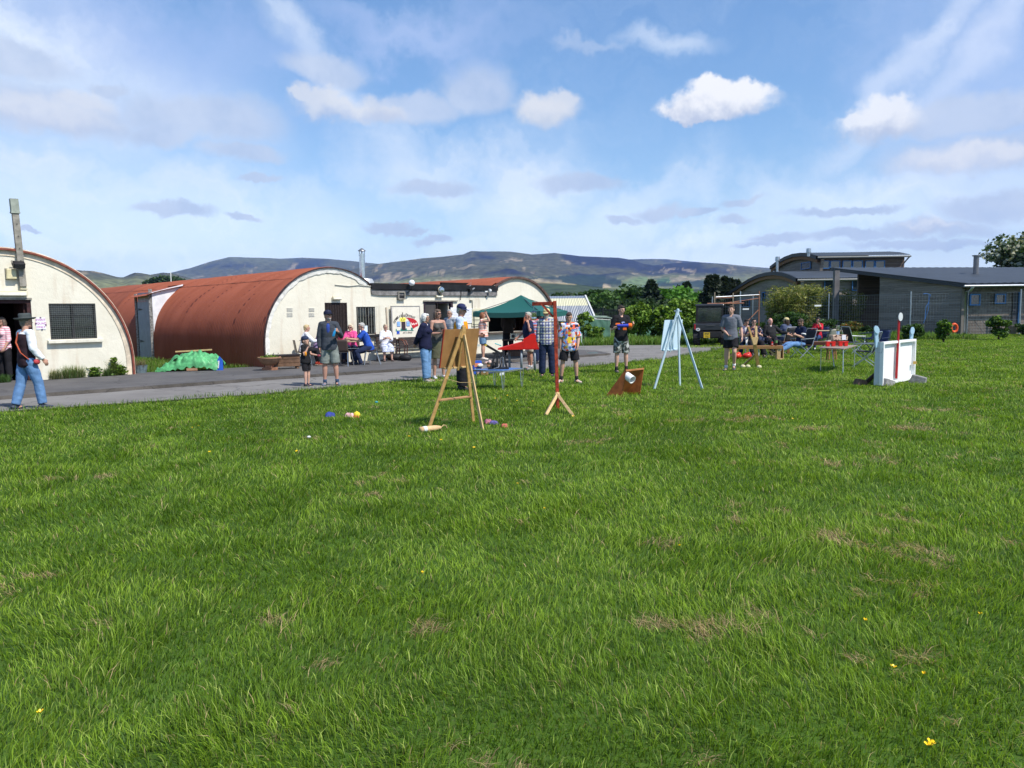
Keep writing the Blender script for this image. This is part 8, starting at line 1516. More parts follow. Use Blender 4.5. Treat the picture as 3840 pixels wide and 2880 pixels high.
def gazebo():
 P = AT(2025, 1166, 25.5); L = AT(1774, 1160, 26.55); Rr = AT(2127, 1165, 27.8); z = 1.69; P.z = L.z = Rr.z = z; Bk = L+Rr-P; Bk.z = z; ap = (L+Rr)/2; ap.z = AT(1959, 1106, ap.y).z; e = empty('gazebo', ((L+Rr)/2).xy.to_3d(), 0, 'dark green pop-up gazebo in front of the cream hut hatch', 'gazebo')
 m = bpy.data.materials.new('green_canopy'); m.use_nodes = True; t = m.node_tree; b = bsdf(m); b.inputs['Roughness'].default_value = .6; b.inputs['Base Color'].default_value = (.010, .10, .082, 1)
 C = [P, Rr, Bk, L]; mb = MB()
 for i in range(4):
  a, c = C[i], C[(i+1) % 4]
  def fn(u, v, a=a, c=c):
   ed = a.lerp(c, u); q = ed.lerp(ap, v); sag = -.09*math.sin(math.pi*v)*(1-.0)-.05*math.sin(math.pi*u)*(1-v); return q+ZX*sag
  mb.grid(fn, 13, 12)
 cn = mb.build('canopy', m, e, True, smooth_=False, auto=30); mb = MB()
 for i in range(4):
  a, c = C[i], C[(i+1) % 4]; mb.grid(lambda u, v, a=a, c=c: a.lerp(c, u)+ZX*(-.05*math.sin(math.pi*u)-.16*v)+(a+c-ap*2).normalized()*.01, 25, 3)
 mb.build('valance', m, e, True)
 Mp = mat('dark_pole', (.05, .055, .055), .4, .5)
 for c in C: q = c.lerp(Vector((ap.x, ap.y, z)), .015); MB().tube([(q.x, q.y, 0.0), (q.x, q.y, z-.02)], .018, 8).build('pole', Mp, e, True)
 for c in C: MB().tube([c-ZX*.03, ap-ZX*.06], .012, 6).build('roof_strut', Mp, e, True)
 w = g2(2222, 1331); mb = MB(); o = empty('base_weight', w, .1, 'green oval gazebo weight lying on the road edge', 'weight'); mb.lathe([(.16, 0), (.19, .02), (.19, .06), (.15, .085), (.0, .09)], n=26, M=Matrix.Diagonal((1.35, .8, 1)).to_3x3()); mb.build('weight', mat('weight_green', (.07, .13, .12), .5, var=.1), o, auto=40)
 MB().lathe([(.05, 0), (.06, .02), (.05, .07), (0, .075)], n=14, c=(-.27, -.02, 0)).build('handle_end', M_black, o, auto=40)
 gl = MB(); a = Rr-ZX*.1; gl.tube([a, w+Vector((-.2, 0, .07))], .006, 5); tag(gl.build('guy_rope', mat('rope_white', (.55, .62, .55), .7)), 'pale guy rope from the gazebo corner to the green weight', 'rope');
 rb = MB(); c = a.lerp(w, .55); rb.prism([(-.012, .12), (.012, .12), (.02, -.22), (-.01, -.2)], c, (1, 0, 0), ZX, (0, 1, 0), .002); tag(rb.build('ribbon', mat('ribbon', (.5, .65, .55), .6)), 'short ribbon tied to the guy rope', 'ribbon')
 q = AT(1923, 1275, 27.0); e2 = empty('stall_table', (q.x, 27.0, PV), 0, 'small brown table with boxes in the gazebo shade', 'table'); MB().box((0, 0, .62), (.75, .5, .03)).build('top', mat('brown_table', (.10, .06, .045), .6), e2)
 for x in (-.34, .34):
  for y in (-.2, .2): MB().tube([(x, y, 0), (x, y, .62)], .015, 6).build('leg', Mp, e2)
 q = AT(1924, 1274, 26.9); e3 = empty('metal_tin', (q.x, 26.9, .71), .1, 'square silver tin with a round lens, on the stall table behind the ramp', 'tin'); MB().box((0, 0, .115), (.19, .15, .21)).build('tin', M_steel, e3, bevel=.01); MB().lathe([(.06, 0), (.05, .02), (0, .02)], c=(0, -.075, .12), n=16, M=Matrix.Rotation(math.pi/2, 3, 'X')).build('round_print', M_black, e3)
 q = AT(1930, 1325, 28.0); e4 = empty('cardboard_box', (q.x, 28.0, PV), 0, 'large brown cardboard box on the ground under the gazebo', 'box'); MB().box((0, 0, .2), (.5, .4, .4)).build('carton', mat('cardboard_dim', (.16, .09, .06), .8), e4); MB().box((0, -.203, .2), (.5, .004, .03)).build('tape', M_black, e4)
gazebo()
# ------------------------------------------------------------------ furniture
def plastic_chair():
 e = empty('plastic_chair'); m = mat('brown_plastic', (.085, .060, .048), .45, var=.08)
 mb = MB(); mb.grid(lambda u, v: Vector(((u-.5)*.44*(1-.06*v), -.20+.0*v+(.42*(1-min(1, v*2)) if v < .5 else -.06*(v-.5)*2), .44+.02*abs(u-.5) if v < .5 else .44+(v-.5)*2*.38))-Vector((0, 0, .012*math.sin(math.pi*u)*(v < .5))), 9, 13); o = mb.build('shell', m, e, smooth_=True); s = o.modifiers.new('s', 'SOLIDIFY'); s.thickness = .012
 for x in (-.19, .19):
  MB().tube([(x*.9, .17, .43), (x*1.12, .24, 0)], .012, 7).build('leg', M_alu, e); MB().tube([(x*.9, -.15, .43), (x*1.12, -.27, 0)], .012, 7).build('leg', M_alu, e)
 MB().tube([(-.17, -.18, .43), (.17, -.18, .43)], .010, 6).build('crossbar', M_alu, e); return e
def camp_chair(fab, frame_m, name='camp_chair', arms_=True, back=.50):
 e = empty(name);
 mb = MB(); mb.grid(lambda u, v: Vector(((u-.5)*.46, -.22+.45*v, .43-.03*math.sin(math.pi*u)+.03*v)), 7, 6); o = mb.build('seat', fab, e, smooth_=True); s = o.modifiers.new('s', 'SOLIDIFY'); s.thickness = .008
 mb = MB(); mb.grid(lambda u, v: Vector(((u-.5)*.46, -.22-.16*v-.02*math.sin(math.pi*u), .45+back*v)), 7, 8); o = mb.build('backrest', fab, e, smooth_=True); s = o.modifiers.new('s', 'SOLIDIFY'); s.thickness = .008
 for x in (-.25, .25):
  MB().tube([(x, -.40, .45+back+.02), (x, -.22, .43), (x*1.02, .28, 0.0)], .012, 7).build('leg', frame_m, e); MB().tube([(x*.96, .26, .45), (x*.96, -.34, 0.0)], .012, 7).build('leg', frame_m, e)
  if arms_: MB().tube([(x*1.04, -.30, .66), (x*1.04, .24, .64), (x, .20, .44)], .014, 7).build('armrest', frame_m, e)
 MB().tube([(-.25, -.39, .45+back+.01), (-.22, -.40, .45+back+.03), (.22, -.40, .45+back+.03), (.25, -.39, .45+back+.01)], .012, 7).build('top_rail', frame_m, e); MB().tube([(-.25, .28, .012), (.25, .28, .012)], .011, 6).build('foot_rail', frame_m, e); MB().tube([(-.24, -.34, .012), (.24, -.34, .012)], .011, 6).build('foot_rail', frame_m, e); return e
def place(proto, used, loc, rz, label, cat, group):
 o = proto if not used[0] else copy_tree(proto); used[0] = True; o.location = loc; o.rotation_euler = (0, 0, rz); tag(o, label, cat, group); return o
def furniture():
 pc = plastic_chair(); u = [False]; GC = 'brown plastic chairs around the table'
 q = AT(1134, 1300, 23.9); place(pc, u, (q.x, q.y, PV), -1.15, 'brown plastic chair under the fair haired person in white', 'chair', GC)
 q = AT(1187, 1300, 24.5); place(pc, u, (q.x, q.y, PV), -1.35, 'brown plastic chair under the person in lilac', 'chair', GC)
 q = AT(1290, 1310, 23.75); place(pc, u, (q.x, q.y, PV), -.15, 'empty brown plastic chair with its back to the lawn, right of the jacketed man', 'chair', GC)
 q = AT(1392, 1310, 24.35); place(pc, u, (q.x, q.y, PV), PI/2+.25, 'brown plastic chair under the person in royal blue', 'chair', GC)
 q = AT(1318, 1310, 25.25); place(pc, u, (q.x, q.y, PV), PI-.1, 'brown plastic chair under the person in pink', 'chair', GC)
 c = AT(1326, 1295, 24.55); e = empty('trestle_table', (c.x, c.y, PV), .18, 'light wood topped table where the seated people are busy', 'table'); MB().box((0, 0, .73), (1.12, .66, .025)).build('tabletop', mat('table_beige', (.48, .36, .24), .5, var=.06), e, bevel=.004)
 for x in (-.5, .5):
  for y in (-.28, .28): MB().tube([(x*.94, y, .72), (x, y, 0)], .013, 7).build('leg', M_alu, e)
 MB().box((0, -.3, .52), (.95, .015, .02)).build('crossbar', M_alu, e)
 top = Vector((c.x, c.y, PV+.745)); rr = random.Random(4)
 for i, (dx, dy, s, col, lab) in enumerate(((-.12, -.05, (.11, .08, .035), (.62, .52, .36), 'cream heap of craft pieces on the table left of the hands'), (.16, -.08, (.15, .09, .03), (.55, .52, .42), 'pale heap of craft pieces in front of the blue shirt'), (.02, .12, (.08, .08, .04), (.65, .60, .50), 'small pale bundle in front of the pink shirt'))):
  mb = MB();
  for k in range(9): mb.ell((rr.uniform(-1, 1)*s[0]*.7, rr.uniform(-1, 1)*s[1]*.7, s[2]*.6), (s[0]*.35, s[1]*.35, s[2]), 8, 6)
  o = mb.build('craft_pieces', mat('craft%d' % i, col, .8, var=.35, vs=30), smooth_=True); o.location = top+Vector((dx, dy, 0)); tag(o, lab, 'craft', 'heaps of craft pieces')
 mb = MB(); mb.box((0, 0, .11), (.13, .10, .22), taper=(.8, .7)); o = mb.build('maroon_bag', mat('maroon_bag', (.20, .02, .045), .7), bevel=.02); o.location = top+Vector((-.42, 0, 0)); tag(o, 'maroon bag on the left end of the table', 'bag')
 def slat_bench(t, L, label):
  e = empty('garden_bench', P3(WB, t, -.42, PV), TH, label, 'bench', 'dark slatted benches by the wall'); mw = mat('dark_slats', (.060, .045, .042), .7, var=.25, vs=5); ir = mat('brown_iron', (.13, .045, .03), .5, var=.2)
  for i in range(5): MB().box((0, -.16+.09*i, .43), (L, .07, .025)).build('seat_slat', mw, e)
  for i in range(6): MB().box((0, .26+.015*i, .50+.075*i), (L, .02, .06)).build('back_slat', mw, e)
  for x in (-L/2, L/2):
   MB().tube([(x, .36, .95), (x, .28, .55), (x, .24, .40), (x, .30, 0)], .022, 7).build('leg', ir, e); MB().tube([(x, .30, .66), (x, .10, .70), (x, -.12, .64), (x, -.22, .50), (x, -.20, .38), (x, -.16, 0)], .020, 7).build('armrest', ir, e)
  return e
 t0, _ = WM(1487, 1300); t1, _ = WM(1600, 1300); slat_bench((t0+t1)/2, t1-t0, 'dark slatted garden bench with curved iron arms under the painted sign'); t0, _ = WM(1405, 1300); t1, _ = WM(1478, 1300); slat_bench((t0+t1)/2, t1-t0, 'dark slatted bench beneath the person in the white jumper')
 for px, py, s, col, lab in ((1478, 1352, (.30, .18, .13), (.015, .015, .018), 'black bag heap in front of the bench, left piece'), (1518, 1354, (.22, .16, .13), (.012, .012, .015), 'black rucksack slumped in front of the bench, right piece'), (1497, 1334, (.18, .12, .12), (.30, .42, .55), 'pale blue and white carrier bag on the bench front'), (1500, 1322, (.15, .10, .10), (.04, .05, .12), 'navy bag behind the carrier bag'), (1550, 1334, (.20, .10, .14), (.015, .16, .24), 'teal bag leaning at the right end of the bench')):
  p = G(px, py, PV); mb = MB(); rs = random.Random(px)
  mb.ell((0, 0, s[2]*.8), s, 16, 10)
  for k in range(4): mb.ell((rs.uniform(-.6, .6)*s[0], rs.uniform(-.5, .5)*s[1], s[2]*rs.uniform(.5, 1.2)), (s[0]*.5, s[1]*.5, s[2]*.5), 10, 7)
  o = mb.build('bag', mat('bagmat_%d' % px, col, .6, var=.3, vs=9), smooth_=True); o.location = p+Vector((0, .15, 0)); tag(o, lab, 'bag')
 p = G(1012, 1388, PV); e = empty('bowl_planter', p, 0, 'round terracotta bowl planter raised on bricks at the hut corner', 'planter'); MB().lathe([(.13, .16), (.20, .18), (.29, .30), (.31, .345), (.33, .35), (.33, .385), (.29, .385), (.27, .33), (0, .33)], n=28).build('bowl', mat('terracotta', (.34, .19, .11), .8, var=.15, vs=7), e, auto=40)
 for x, y, z in ((-.10, 0, .04), (.10, .02, .04), (0, -.02, .12)): MB().box((x, y, z), (.2, .2, .075)).build('brick', mat('plinth_brick', (.36, .17, .10), .9, var=.2, vs=12), e)
 P_ = np.array([(rng.normal(0, .12), rng.normal(0, .12), .36+abs(rng.normal(0, .035))) for _ in range(260)]); link('seedlings', leaf_mesh('seedlings', P_, rng.uniform(.02, .05, 260), np.array(SPR)[rng.integers(0, 4, 260)]*.8), M_leaf, e)
 p = G(1072, 1383, PV); e = empty('trough_planter', p, .45, 'long brown wooden trough planter against the wall', 'planter'); mb = MB(); wm = mat('trough_wood', (.15, .085, .05), .8, var=.3, vs=5)
 for z in (.11, .22, .33): MB().box((0, 0, z+.02), (.78, .34, .10), taper=(1.02, 1.02)).build('board', wm, e)
 MB().box((0, 0, .415), (.84, .40, .03)).build('rim', mat('trough_liner', (.03, .025, .03), .8, var=.3), e)
 for x in (-.33, .33): MB().box((x, 0, .03), (.07, .3, .06)).build('foot', wm, e)
 p = G(526, 1408); e = empty('galvanised_bucket', p, 0, 'ribbed grey metal bucket with dead plants at the corner of the left hut', 'bucket'); MB().lathe([(.14, 0), (.20, .30), (.205, .30), (.19, .26), (0, .26)], n=24).build('bucket', mat('bucket_metal', (.20, .26, .28), .5, .3, var=.3, vs=10), e, auto=50)
 for i in range(12): a = i*.52; MB().tube([(.145*math.cos(a), .145*math.sin(a), .01), (.203*math.cos(a), .203*math.sin(a), .29)], .006, 4).build('rib', mat('bucket_metal', (.2, .26, .28)), e)
 t_ = tufts('dry_plants', None, [(0, 0)], 260, (.08, .30), .09, .008, [(.25, .17, .10), (.12, .16, .05), (.3, .22, .14)], base=.25, kind=None); t_.parent = e
 for k in ('label', 'category', 'kind', 'group'):
  if k in t_: del t_[k]
 p = AT(715, 1360, 22.9); e = empty('tarpaulin_heap', (p.x, 22.9, 0), .12, 'crumpled bright green tarpaulin heap in the grass before the red roof', 'tarpaulin')
 mb = MB();
 def tf(u, v):
  x = (u-.5)*1.75; y = (v-.5)*1.1; e1 = max(0, 1-(abs(x)/.92)**3.2); e2 = max(0, 1-(abs(y)/.56)**2.6); h = (.20+.42*min(1, max(0, (x+1.0)/1.1)))*(e1*e2)**.42
  n = mnoise.noise(Vector((x*2.6, y*2.6, 1))); n2 = abs(mnoise.noise(Vector((x*5.5+y*3, y*5, 4)))); n3 = abs(mnoise.noise(Vector((x*11-y*7, y*12, 7)))); h = h*(1+.34*n)+.16*(n2-.2)+.03*n3
  return Vector((x+.05*n, y+.06*n2, max(.015+.01*n3, h)))
 mb.grid(tf, 90, 60); mb.build('tarpaulin', mat('tarp_green', (.085, .34, .13), .5, var=.4, vs=6, spec=.4), e, auto=60)
 mb = MB(); mb.grid(lambda u, v: Vector((-.72+.45*u, -.42+.9*v, .10+.36*u*(1-.3*v)+.06*mnoise.noise(Vector((u*4, v*5, 2))))), 20, 20); mb.build('brown_cloth', mat('drab_cloth', (.17, .12, .075), .8, var=.3, vs=8), e, auto=30)
 mb = MB(); mb.add([(-1.0, -.45, .02), (-.45, -.5, .04), (-.38, -.1, .36), (-.60, -.1, .30)], [(0, 1, 2, 3)]); o = mb.build('green_board', mat('dark_green_board', (.035, .075, .065), .5), e); s = o.modifiers.new('s', 'SOLIDIFY'); s.thickness = .02
 MB().prism([(0, 0), (.32, 0), (.30, .35), (.20, .48)], (.70, -.42, .02), (1, 0, 0), Vector((0, .25, 1)).normalized(), (0, 1, 0), .05).build('blue_panel', mat('panel_blue', (.02, .09, .42), .45, var=.1), e); MB().box((.90, -.41, .25), (.035, .01, .22), M=Matrix.Rotation(.12, 3, 'Y')).build('panel_mark', M_white, e)
 MB().bar((-.50, .30, .62), (.55, .28, .66), .07, .04).build('plank', M_pine2, e); MB().box((.18, -.54, .13), (.30, .03, .07)).build('timber_offcut', mat('offcut', (.42, .24, .14), .8), e)
 # ---- right hand group
 M_dk = mat('dark_sling', (.035, .036, .040), .7, var=.15); M_nv = mat('navy_canvas', (.018, .03, .085), .7, var=.15); M_cr = mat('cream_canvas', (.48, .44, .36), .7, var=.1); cc = camp_chair(M_dk, M_alu); u = [False]; GX = 'folding camp chairs on the right lawn'
 def at(x, y, d): q = AT(x, y, d); return (q.x, q.y, 0)
 place(cc, u, at(3007, 1300, 25.65), PI/2+.30, 'dark camp chair with silver legs under the person with the phone', 'chair', GX)
 place(cc, u, at(2945, 1300, 28.4), .35, 'grey backed camp chair with silver rail behind the long haired person', 'chair', GX)
 c3 = place(cc, u, at(3243, 1300, 21.5), PI/2-.6, 'black mesh camp chair with silver frame right of the front table', 'chair', GX)
 place(cc, u, at(3205, 1300, 27.5), -PI/2+.2, 'grey camp chair behind the black mesh chair', 'chair', GX)
 nv = camp_chair(M_nv, mat('navy_tube', (.02, .03, .07), .5), back=.44); u2 = [False]
 place(nv, u2, at(2843, 1300, 26.85), PI, 'navy camp chair behind the person in floral shirt', 'chair', GX); place(nv, u2, at(3070, 1300, 31.1), PI/2+.75, 'navy camp chair under the person in red', 'chair', GX); place(nv, u2, at(3248, 1290, 30.5), .9, 'navy folding chair right of the table group, tilted back', 'chair', GX); place(nv, u2, at(2799, 1300, 27.4), PI-.3, 'navy camp chair under the boy in pale pink', 'chair', GX); place(nv, u2, at(2889, 1300, 27.6), PI+.1, 'navy camp chair under the bald person', 'chair', GX)
 place(nv, u2, at(3290, 1300, 25.5), 2.2, 'dark folding chair half hidden behind the white gate', 'chair', GX)
 cr = camp_chair(M_cr, M_dk, arms_=False, back=.42); u3 = [False]; place(cr, u3, at(3108, 1300, 29.0), .25, 'empty cream backed chair at the light wooden table', 'chair', GX)
 wc = empty('white_plastic_chair', at(2828, 1300, 26.7), PI, 'white plastic chair under the person in floral shirt', 'chair'); MB().box((0, 0, .42), (.48, .46, .03)).build('seat', M_white, wc, bevel=.01); MB().box((0, -.26, .72), (.46, .03, .58), M=Matrix.Rotation(.18, 3, 'X')).build('backrest', M_white, wc, bevel=.01)
 for x in (-.22, .22):
  for y in (-.2, .2): MB().tube([(x*.95, y*.95, .42), (x*1.1, y*1.15, 0)], .02, 6).build('leg', M_white, wc)
 a, b = AT(2716, 1300, 25.3), AT(2934, 1300, 25.0); c = (a+b)/2; L = (b-a).length; e = empty('wooden_bench', (c.x, c.y, 0), math.atan2(b.y-a.y, b.x-a.x), 'brown wooden bench with thick edge and braced legs, drinks on top', 'bench')
 MB().box((0, 0, .445), (L, .36, .03)).build('seat', mat('bench_top', (.30, .15, .05), .5, var=.15, vs=5), e, bevel=.004)
 for y in (-.17, .17): MB().box((0, y, .405), (L, .03, .085)).build('apron', M_hard, e, bevel=.003)
 for s in (-1, 1):
  for y in (-.13, .13): MB().box((s*(L/2-.12), y, .18), (.085, .05, .37)).build('leg', M_pine2, e)
  MB().box((s*(L/2-.12), 0, .05), (.07, .30, .05)).build('foot', M_pine2, e); MB().bar((s*(L/2-.16), 0, .10), (s*(L/2-.52), 0, .40), .05, .045, (0, 1, 0)).build('brace', M_pine2, e)
 def on_bench(x, d=25.0): q = AT(x, 1290, d); return Vector((q.x, d, .46))
 p = on_bench(2895); MB0 = MB(); o = empty('drink_can', p, 0, 'red drink can on the wooden bench', 'can'); MB().lathe([(.026, 0), (.033, .01), (.033, .115), (.027, .125), (0, .123)], n=18).build('can', mat('can_red', (.55, .02, .02), .3, .3, var=.1), o, auto=40); MB().lathe([(.0335, .045), (.0335, .06)], n=18, cap=False).build('can_band', M_white, o)
 p = on_bench(2910); o = empty('drink_bottle', p, 0, 'tall dark bottle with a coloured label on the bench end', 'bottle'); MB().lathe([(.04, 0), (.045, .01), (.045, .20), (.018, .28), (.016, .33), (.02, .335), (0, .335)], n=18).build('bottle', mat('cola', (.04, .012, .01), .15, spec=.7), o, smooth_=True); MB().lathe([(.046, .09), (.046, .17)], n=18, cap=False).build('label', mat('label_mix', (.12, .25, .08), .5, var=.5, vs=40), o)
 for i, (x, col, lab) in enumerate(((2752, (.70, .06, .03), 'orange red plastic bag under the left part of the bench'), (2790, (.60, .04, .03), 'red bag beside the orange one below the bench'))):
  q = AT(x+12, 1300, 25.7); mb = MB(); mb.ell((0, 0, .10), (.16, .12, .10), 14, 10); mb.ell((.05, 0, .15), (.09, .09, .08), 10, 8); mb.tube([(-.05, 0, .25), (0, 0, .33), (.05, 0, .25)], .008, 5); o = mb.build('carrier_bag', mat('bagr%d' % i, col, .35, var=.15, vs=6), smooth_=True); o.location = (q.x, 25.7, 0); tag(o, lab, 'bag')
 q = AT(2925, 1345, 24.9); e = empty('drinks_crate', (q.x, 24.95, 0), 0, 'pale wooden crate of bottles under the right end of the bench', 'crate')
 for x in (-.10, .10): MB().box((x, 0, .17), (.02, .18, .34)).build('side', M_pine2, e)
 MB().box((0, 0, .03), (.2, .18, .05)).build('base', M_pine2, e);
 for x in (-.045, .045): MB().lathe([(.03, .06), (.03, .20), (.012, .26), (.012, .30), (0, .30)], n=12, c=(x, 0, 0)).build('bottle', mat('dark_bottle', (.05, .03, .02), .2), e, smooth_=True)
 a, b = AT(2935, 1285, 28.2), AT(3152, 1285, 27.6); c = (a+b)/2; L = (b-a).length; e = empty('wooden_bench', (c.x, c.y, 0), math.atan2(b.y-a.y, b.x-a.x), 'long red-brown bench behind the person with the phone', 'bench')
 MB().box((0, 0, .44), (L, .40, .03)).build('seat', mat('brown_plank', (.24, .12, .065), .5, var=.15), e); MB().box((0, -.19, .38), (L, .03, .10)).build('apron', mat('dark_apron', (.11, .035, .022), .5), e)
 for s in (-1, 1):
  for y in (-.15, .15): MB().box((s*(L/2-.2), y, .19), (.08, .05, .38)).build('leg', M_hard, e)
 a, b = AT(3030, 1242, 30.3), AT(3183, 1236, 29.4); c = (a+b)/2; L = (b-a).length; e = empty('plywood_table', (c.x, c.y, 0), math.atan2(b.y-a.y, b.x-a.x), 'pale plywood sheet table in front of the person in red', 'table'); m_ = mat('plywood', (.58, .44, .24), .6, var=.1)
 MB().prism([(-L/2, -.35), (L/2-.35, -.42), (L/2, .25), (-L/2+.1, .38)], (0, 0, .76), (1, 0, 0), (0, 1, 0), ZX, .03).build('tabletop', m_, e)
 for s in (-1, 1):
  for y in (-.25, .25): MB().tube([(s*(L/2-.35), y*.9, .75), (s*(L/2-.15), y, 0)], .02, 6).build('leg', M_dk, e)
 pts = [g2(3077, 1393), g2(3161, 1402), g2(3129, 1383), g2(3203, 1383)]; zt = .635; c = sum(pts, Vector())/4; e = empty('folding_table', c.xy.to_3d(), 0, 'thin legged folding table carrying red blocks and a patterned basket', 'table')
 A_, B_, C_, D_ = (AT(x, y, d) for x, y, d in ((3070, 1303, 20.05), (3165, 1306, 19.2), (3214, 1297, 20.9), (3115, 1297, 21.4)))
 for p in (A_, B_, C_, D_): p.z = zt
 mb = MB(); mb.prism([(A_.x, A_.y), (B_.x, B_.y), (C_.x, C_.y), (D_.x, D_.y)], (0, 0, zt-.02), (1, 0, 0), (0, 1, 0), ZX, .022); mb.build('tabletop', mat('beige_top', (.30, .23, .18), .45, var=.05), e, True)
 for p, q in zip(pts, (A_, B_, D_, C_)): m2 = q.lerp(c+ZX*zt, .12); MB().tube([m2, m2.lerp(p, .2)-Vector((0, 0, .02)), p], .011, 7).build('leg', M_alu, e, True)
 rb = empty('red_block_game', (A_.lerp(C_, .45)).xy.to_3d()+ZX*(zt+.004), .10, 'row of bright red wooden blocks under red rails on the front table', 'game')
 for x in (-.245, -.09, .11, .26): MB().box((x, 0, .05), (.09, .07, .095)).build('block', M_redp, rb, bevel=.004)
 for x in (-.165, .185): MB().box((x, .01, .112), (.26, .10, .028)).build('rail', M_redp, rb, bevel=.003)
 q = AT(3143, 1283, 20.9); bk = empty('patterned_basket', (q.x, q.y, zt), .05, 'brown and cream swirl patterned basket with a white label', 'basket'); m = cloth('zebra_swirl', (.07, .022, .015), 'camo', (.60, .44, .33), (.60, .44, .33), scale=9, thr=.5); MB().box((0, 0, .215), (.40, .24, .15), taper=(1.08, 1.08)).build('basket', m, bk, bevel=.01); MB().box((.09, -.135, .22), (.11, .006, .13)).build('label', M_paper, bk); MB().box((0, 0, .07), (.30, .2, .14)).build('base', mat('basket_base', (.10, .03, .02), .7), bk)
 q = AT(3142, 1250, 21.3); fk = empty('steel_flask', (q.x, q.y, .0), 0, 'tall stacked stainless steel kettle chimney standing behind the basket', 'flask'); zb = AT(3142, 1265, 21.3).z
 MB().lathe([(.045, zb), (.045, zb+.02), (.042, zb+.16), (.038, zb+.17), (.045, zb+.19), (.045, zb+.33), (.03, zb+.33), (0, zb+.32)], n=20).build('flask', M_steel, fk, auto=40); MB().lathe([(.10, zt+.14), (.10, zb-.03), (.045, zb)], n=22).build('pot', M_greymetal, fk, auto=40); MB().lathe([(.06, 0), (.06, .14)], n=12, c=(0, 0, zt)).build('stand', M_greymetal, fk)
 e = empty('small_stool', at(3118, 1340, 24.5), 0, 'little brown wooden stool behind the front table', 'stool'); MB().box((0, 0, .36), (.3, .25, .03)).build('seat', M_hard, e)
 for x in (-.12, .12):
  for y in (-.1, .1): MB().bar((x*.8, y*.8, .35), (x, y, 0), .035, .035).build('leg', M_hard, e)
 J = PPL['jacket']; h = to_world(J, J['handpt'][0]); o = empty('water_bottle', h+Vector((-.05, -.03, -.06)), 0, 'blue plastic water bottle held by the jacketed person', 'bottle'); o.rotation_euler = (.1, .35, 0); o.scale = (.8, .8, .8); MB().lathe([(.034, -.12), (.036, -.10), (.036, .03), (.018, .07), (.016, .10), (0, .10)], n=16).build('bottle', mat('bottle_blue', (.02, .28, .60), .15, spec=.7), o, smooth_=True); MB().lathe([(.018, .10), (.018, .13), (0, .13)], n=12).build('cap', mat('cap_cyan', (.15, .5, .75), .4), o)
 J = PPL['ice']; h = to_world(J, J['handpt'][1]); o = empty('ice_cream', h+ZX*.03, 0, 'white ice cream cone held by the grey haired person at the door', 'ice cream'); MB().lathe([(.004, -.10), (.026, 0)], n=12).build('cone', mat('wafer', (.45, .26, .10), .8), o); MB().ell((0, 0, .02), (.034, .034, .038), 12, 8).build('scoop', M_white, o, smooth_=True)
 J = PPL['child']; h = to_world(J, J['handpt'][0]); o = MB().ell((0, 0, 0), (.05, .03, .03), 10, 7).build('snack', mat('snack_red', (.35, .05, .08), .6), smooth_=True); o.location = h; tag(o, 'small dark red snack in the outstretched hand of the child', 'snack')
 J = PPL['phone']; h = (to_world(J, J['handpt'][0])+to_world(J, J['handpt'][1]))/2; o = MB().box((0, 0, 0), (.008, .14, .07), M=Matrix.Rotation(.5, 3, 'Y')).build('phone', M_black, bevel=.003); o.location = h+ZX*.04; tag(o, 'black mobile phone in the hands of the seated person', 'phone')
 J = PPL['red']; h = to_world(J, J['handpt'][0]); o = empty('drink_bottle', h, 0, 'small green bottle raised by the person in red', 'bottle'); o.rotation_euler = (.2, 1.1, .3); MB().lathe([(.03, -.02), (.03, .12), (.012, .18), (.012, .22), (0, .22)], n=12).build('bottle', mat('bottle_green', (.06, .12, .04), .2), o, smooth_=True); MB().lathe([(.013, .215), (.013, .225)], n=10).build('rim', M_greymetal, o)
 J = PPL['blaster']; hl, hr = to_world(J, J['handpt'][0]), to_world(J, J['handpt'][1]); c = AT(2338, 1221, min(hl.y, hr.y)-.02); o = empty('toy_blaster', c, 0, 'orange and blue toy foam blaster in the hands of the boy in black', 'toy'); ob = mat('toy_orange', (.85, .16, .02), .4); bb = mat('toy_blue', (.03, .05, .40), .4); X = Matrix.Rotation(PI/2, 3, 'Y')
 MB().lathe([(.035, -.17), (.045, -.16), (.045, .15), (.035, .16)], n=16, M=X).build('barrel', bb, o, auto=40); MB().lathe([(.055, .13), (.062, .15), (.062, .21), (.050, .22), (.03, .20)], n=16, M=X).build('muzzle', ob, o, auto=40); MB().box((-.15, 0, .045), (.14, .05, .05), taper=(.8, .8)).build('rear_sight', ob, o, bevel=.008); MB().box((.03, 0, -.075), (.10, .045, .09)).build('grip', ob, o, bevel=.01); MB().box((-.12, 0, -.06), (.05, .04, .09)).build('trigger_grip', bb, o, bevel=.008)
 J = PPL['vest']; h = to_world(J, J['handpt'][1]); o = MB().box((0, 0, 0), (.20, .004, .05), M=Matrix.Rotation(.1, 3, 'X')).build('paper_sheet', M_white); o.location = h; tag(o, 'folded white paper in the hand of the vest wearer', 'paper')
furniture()
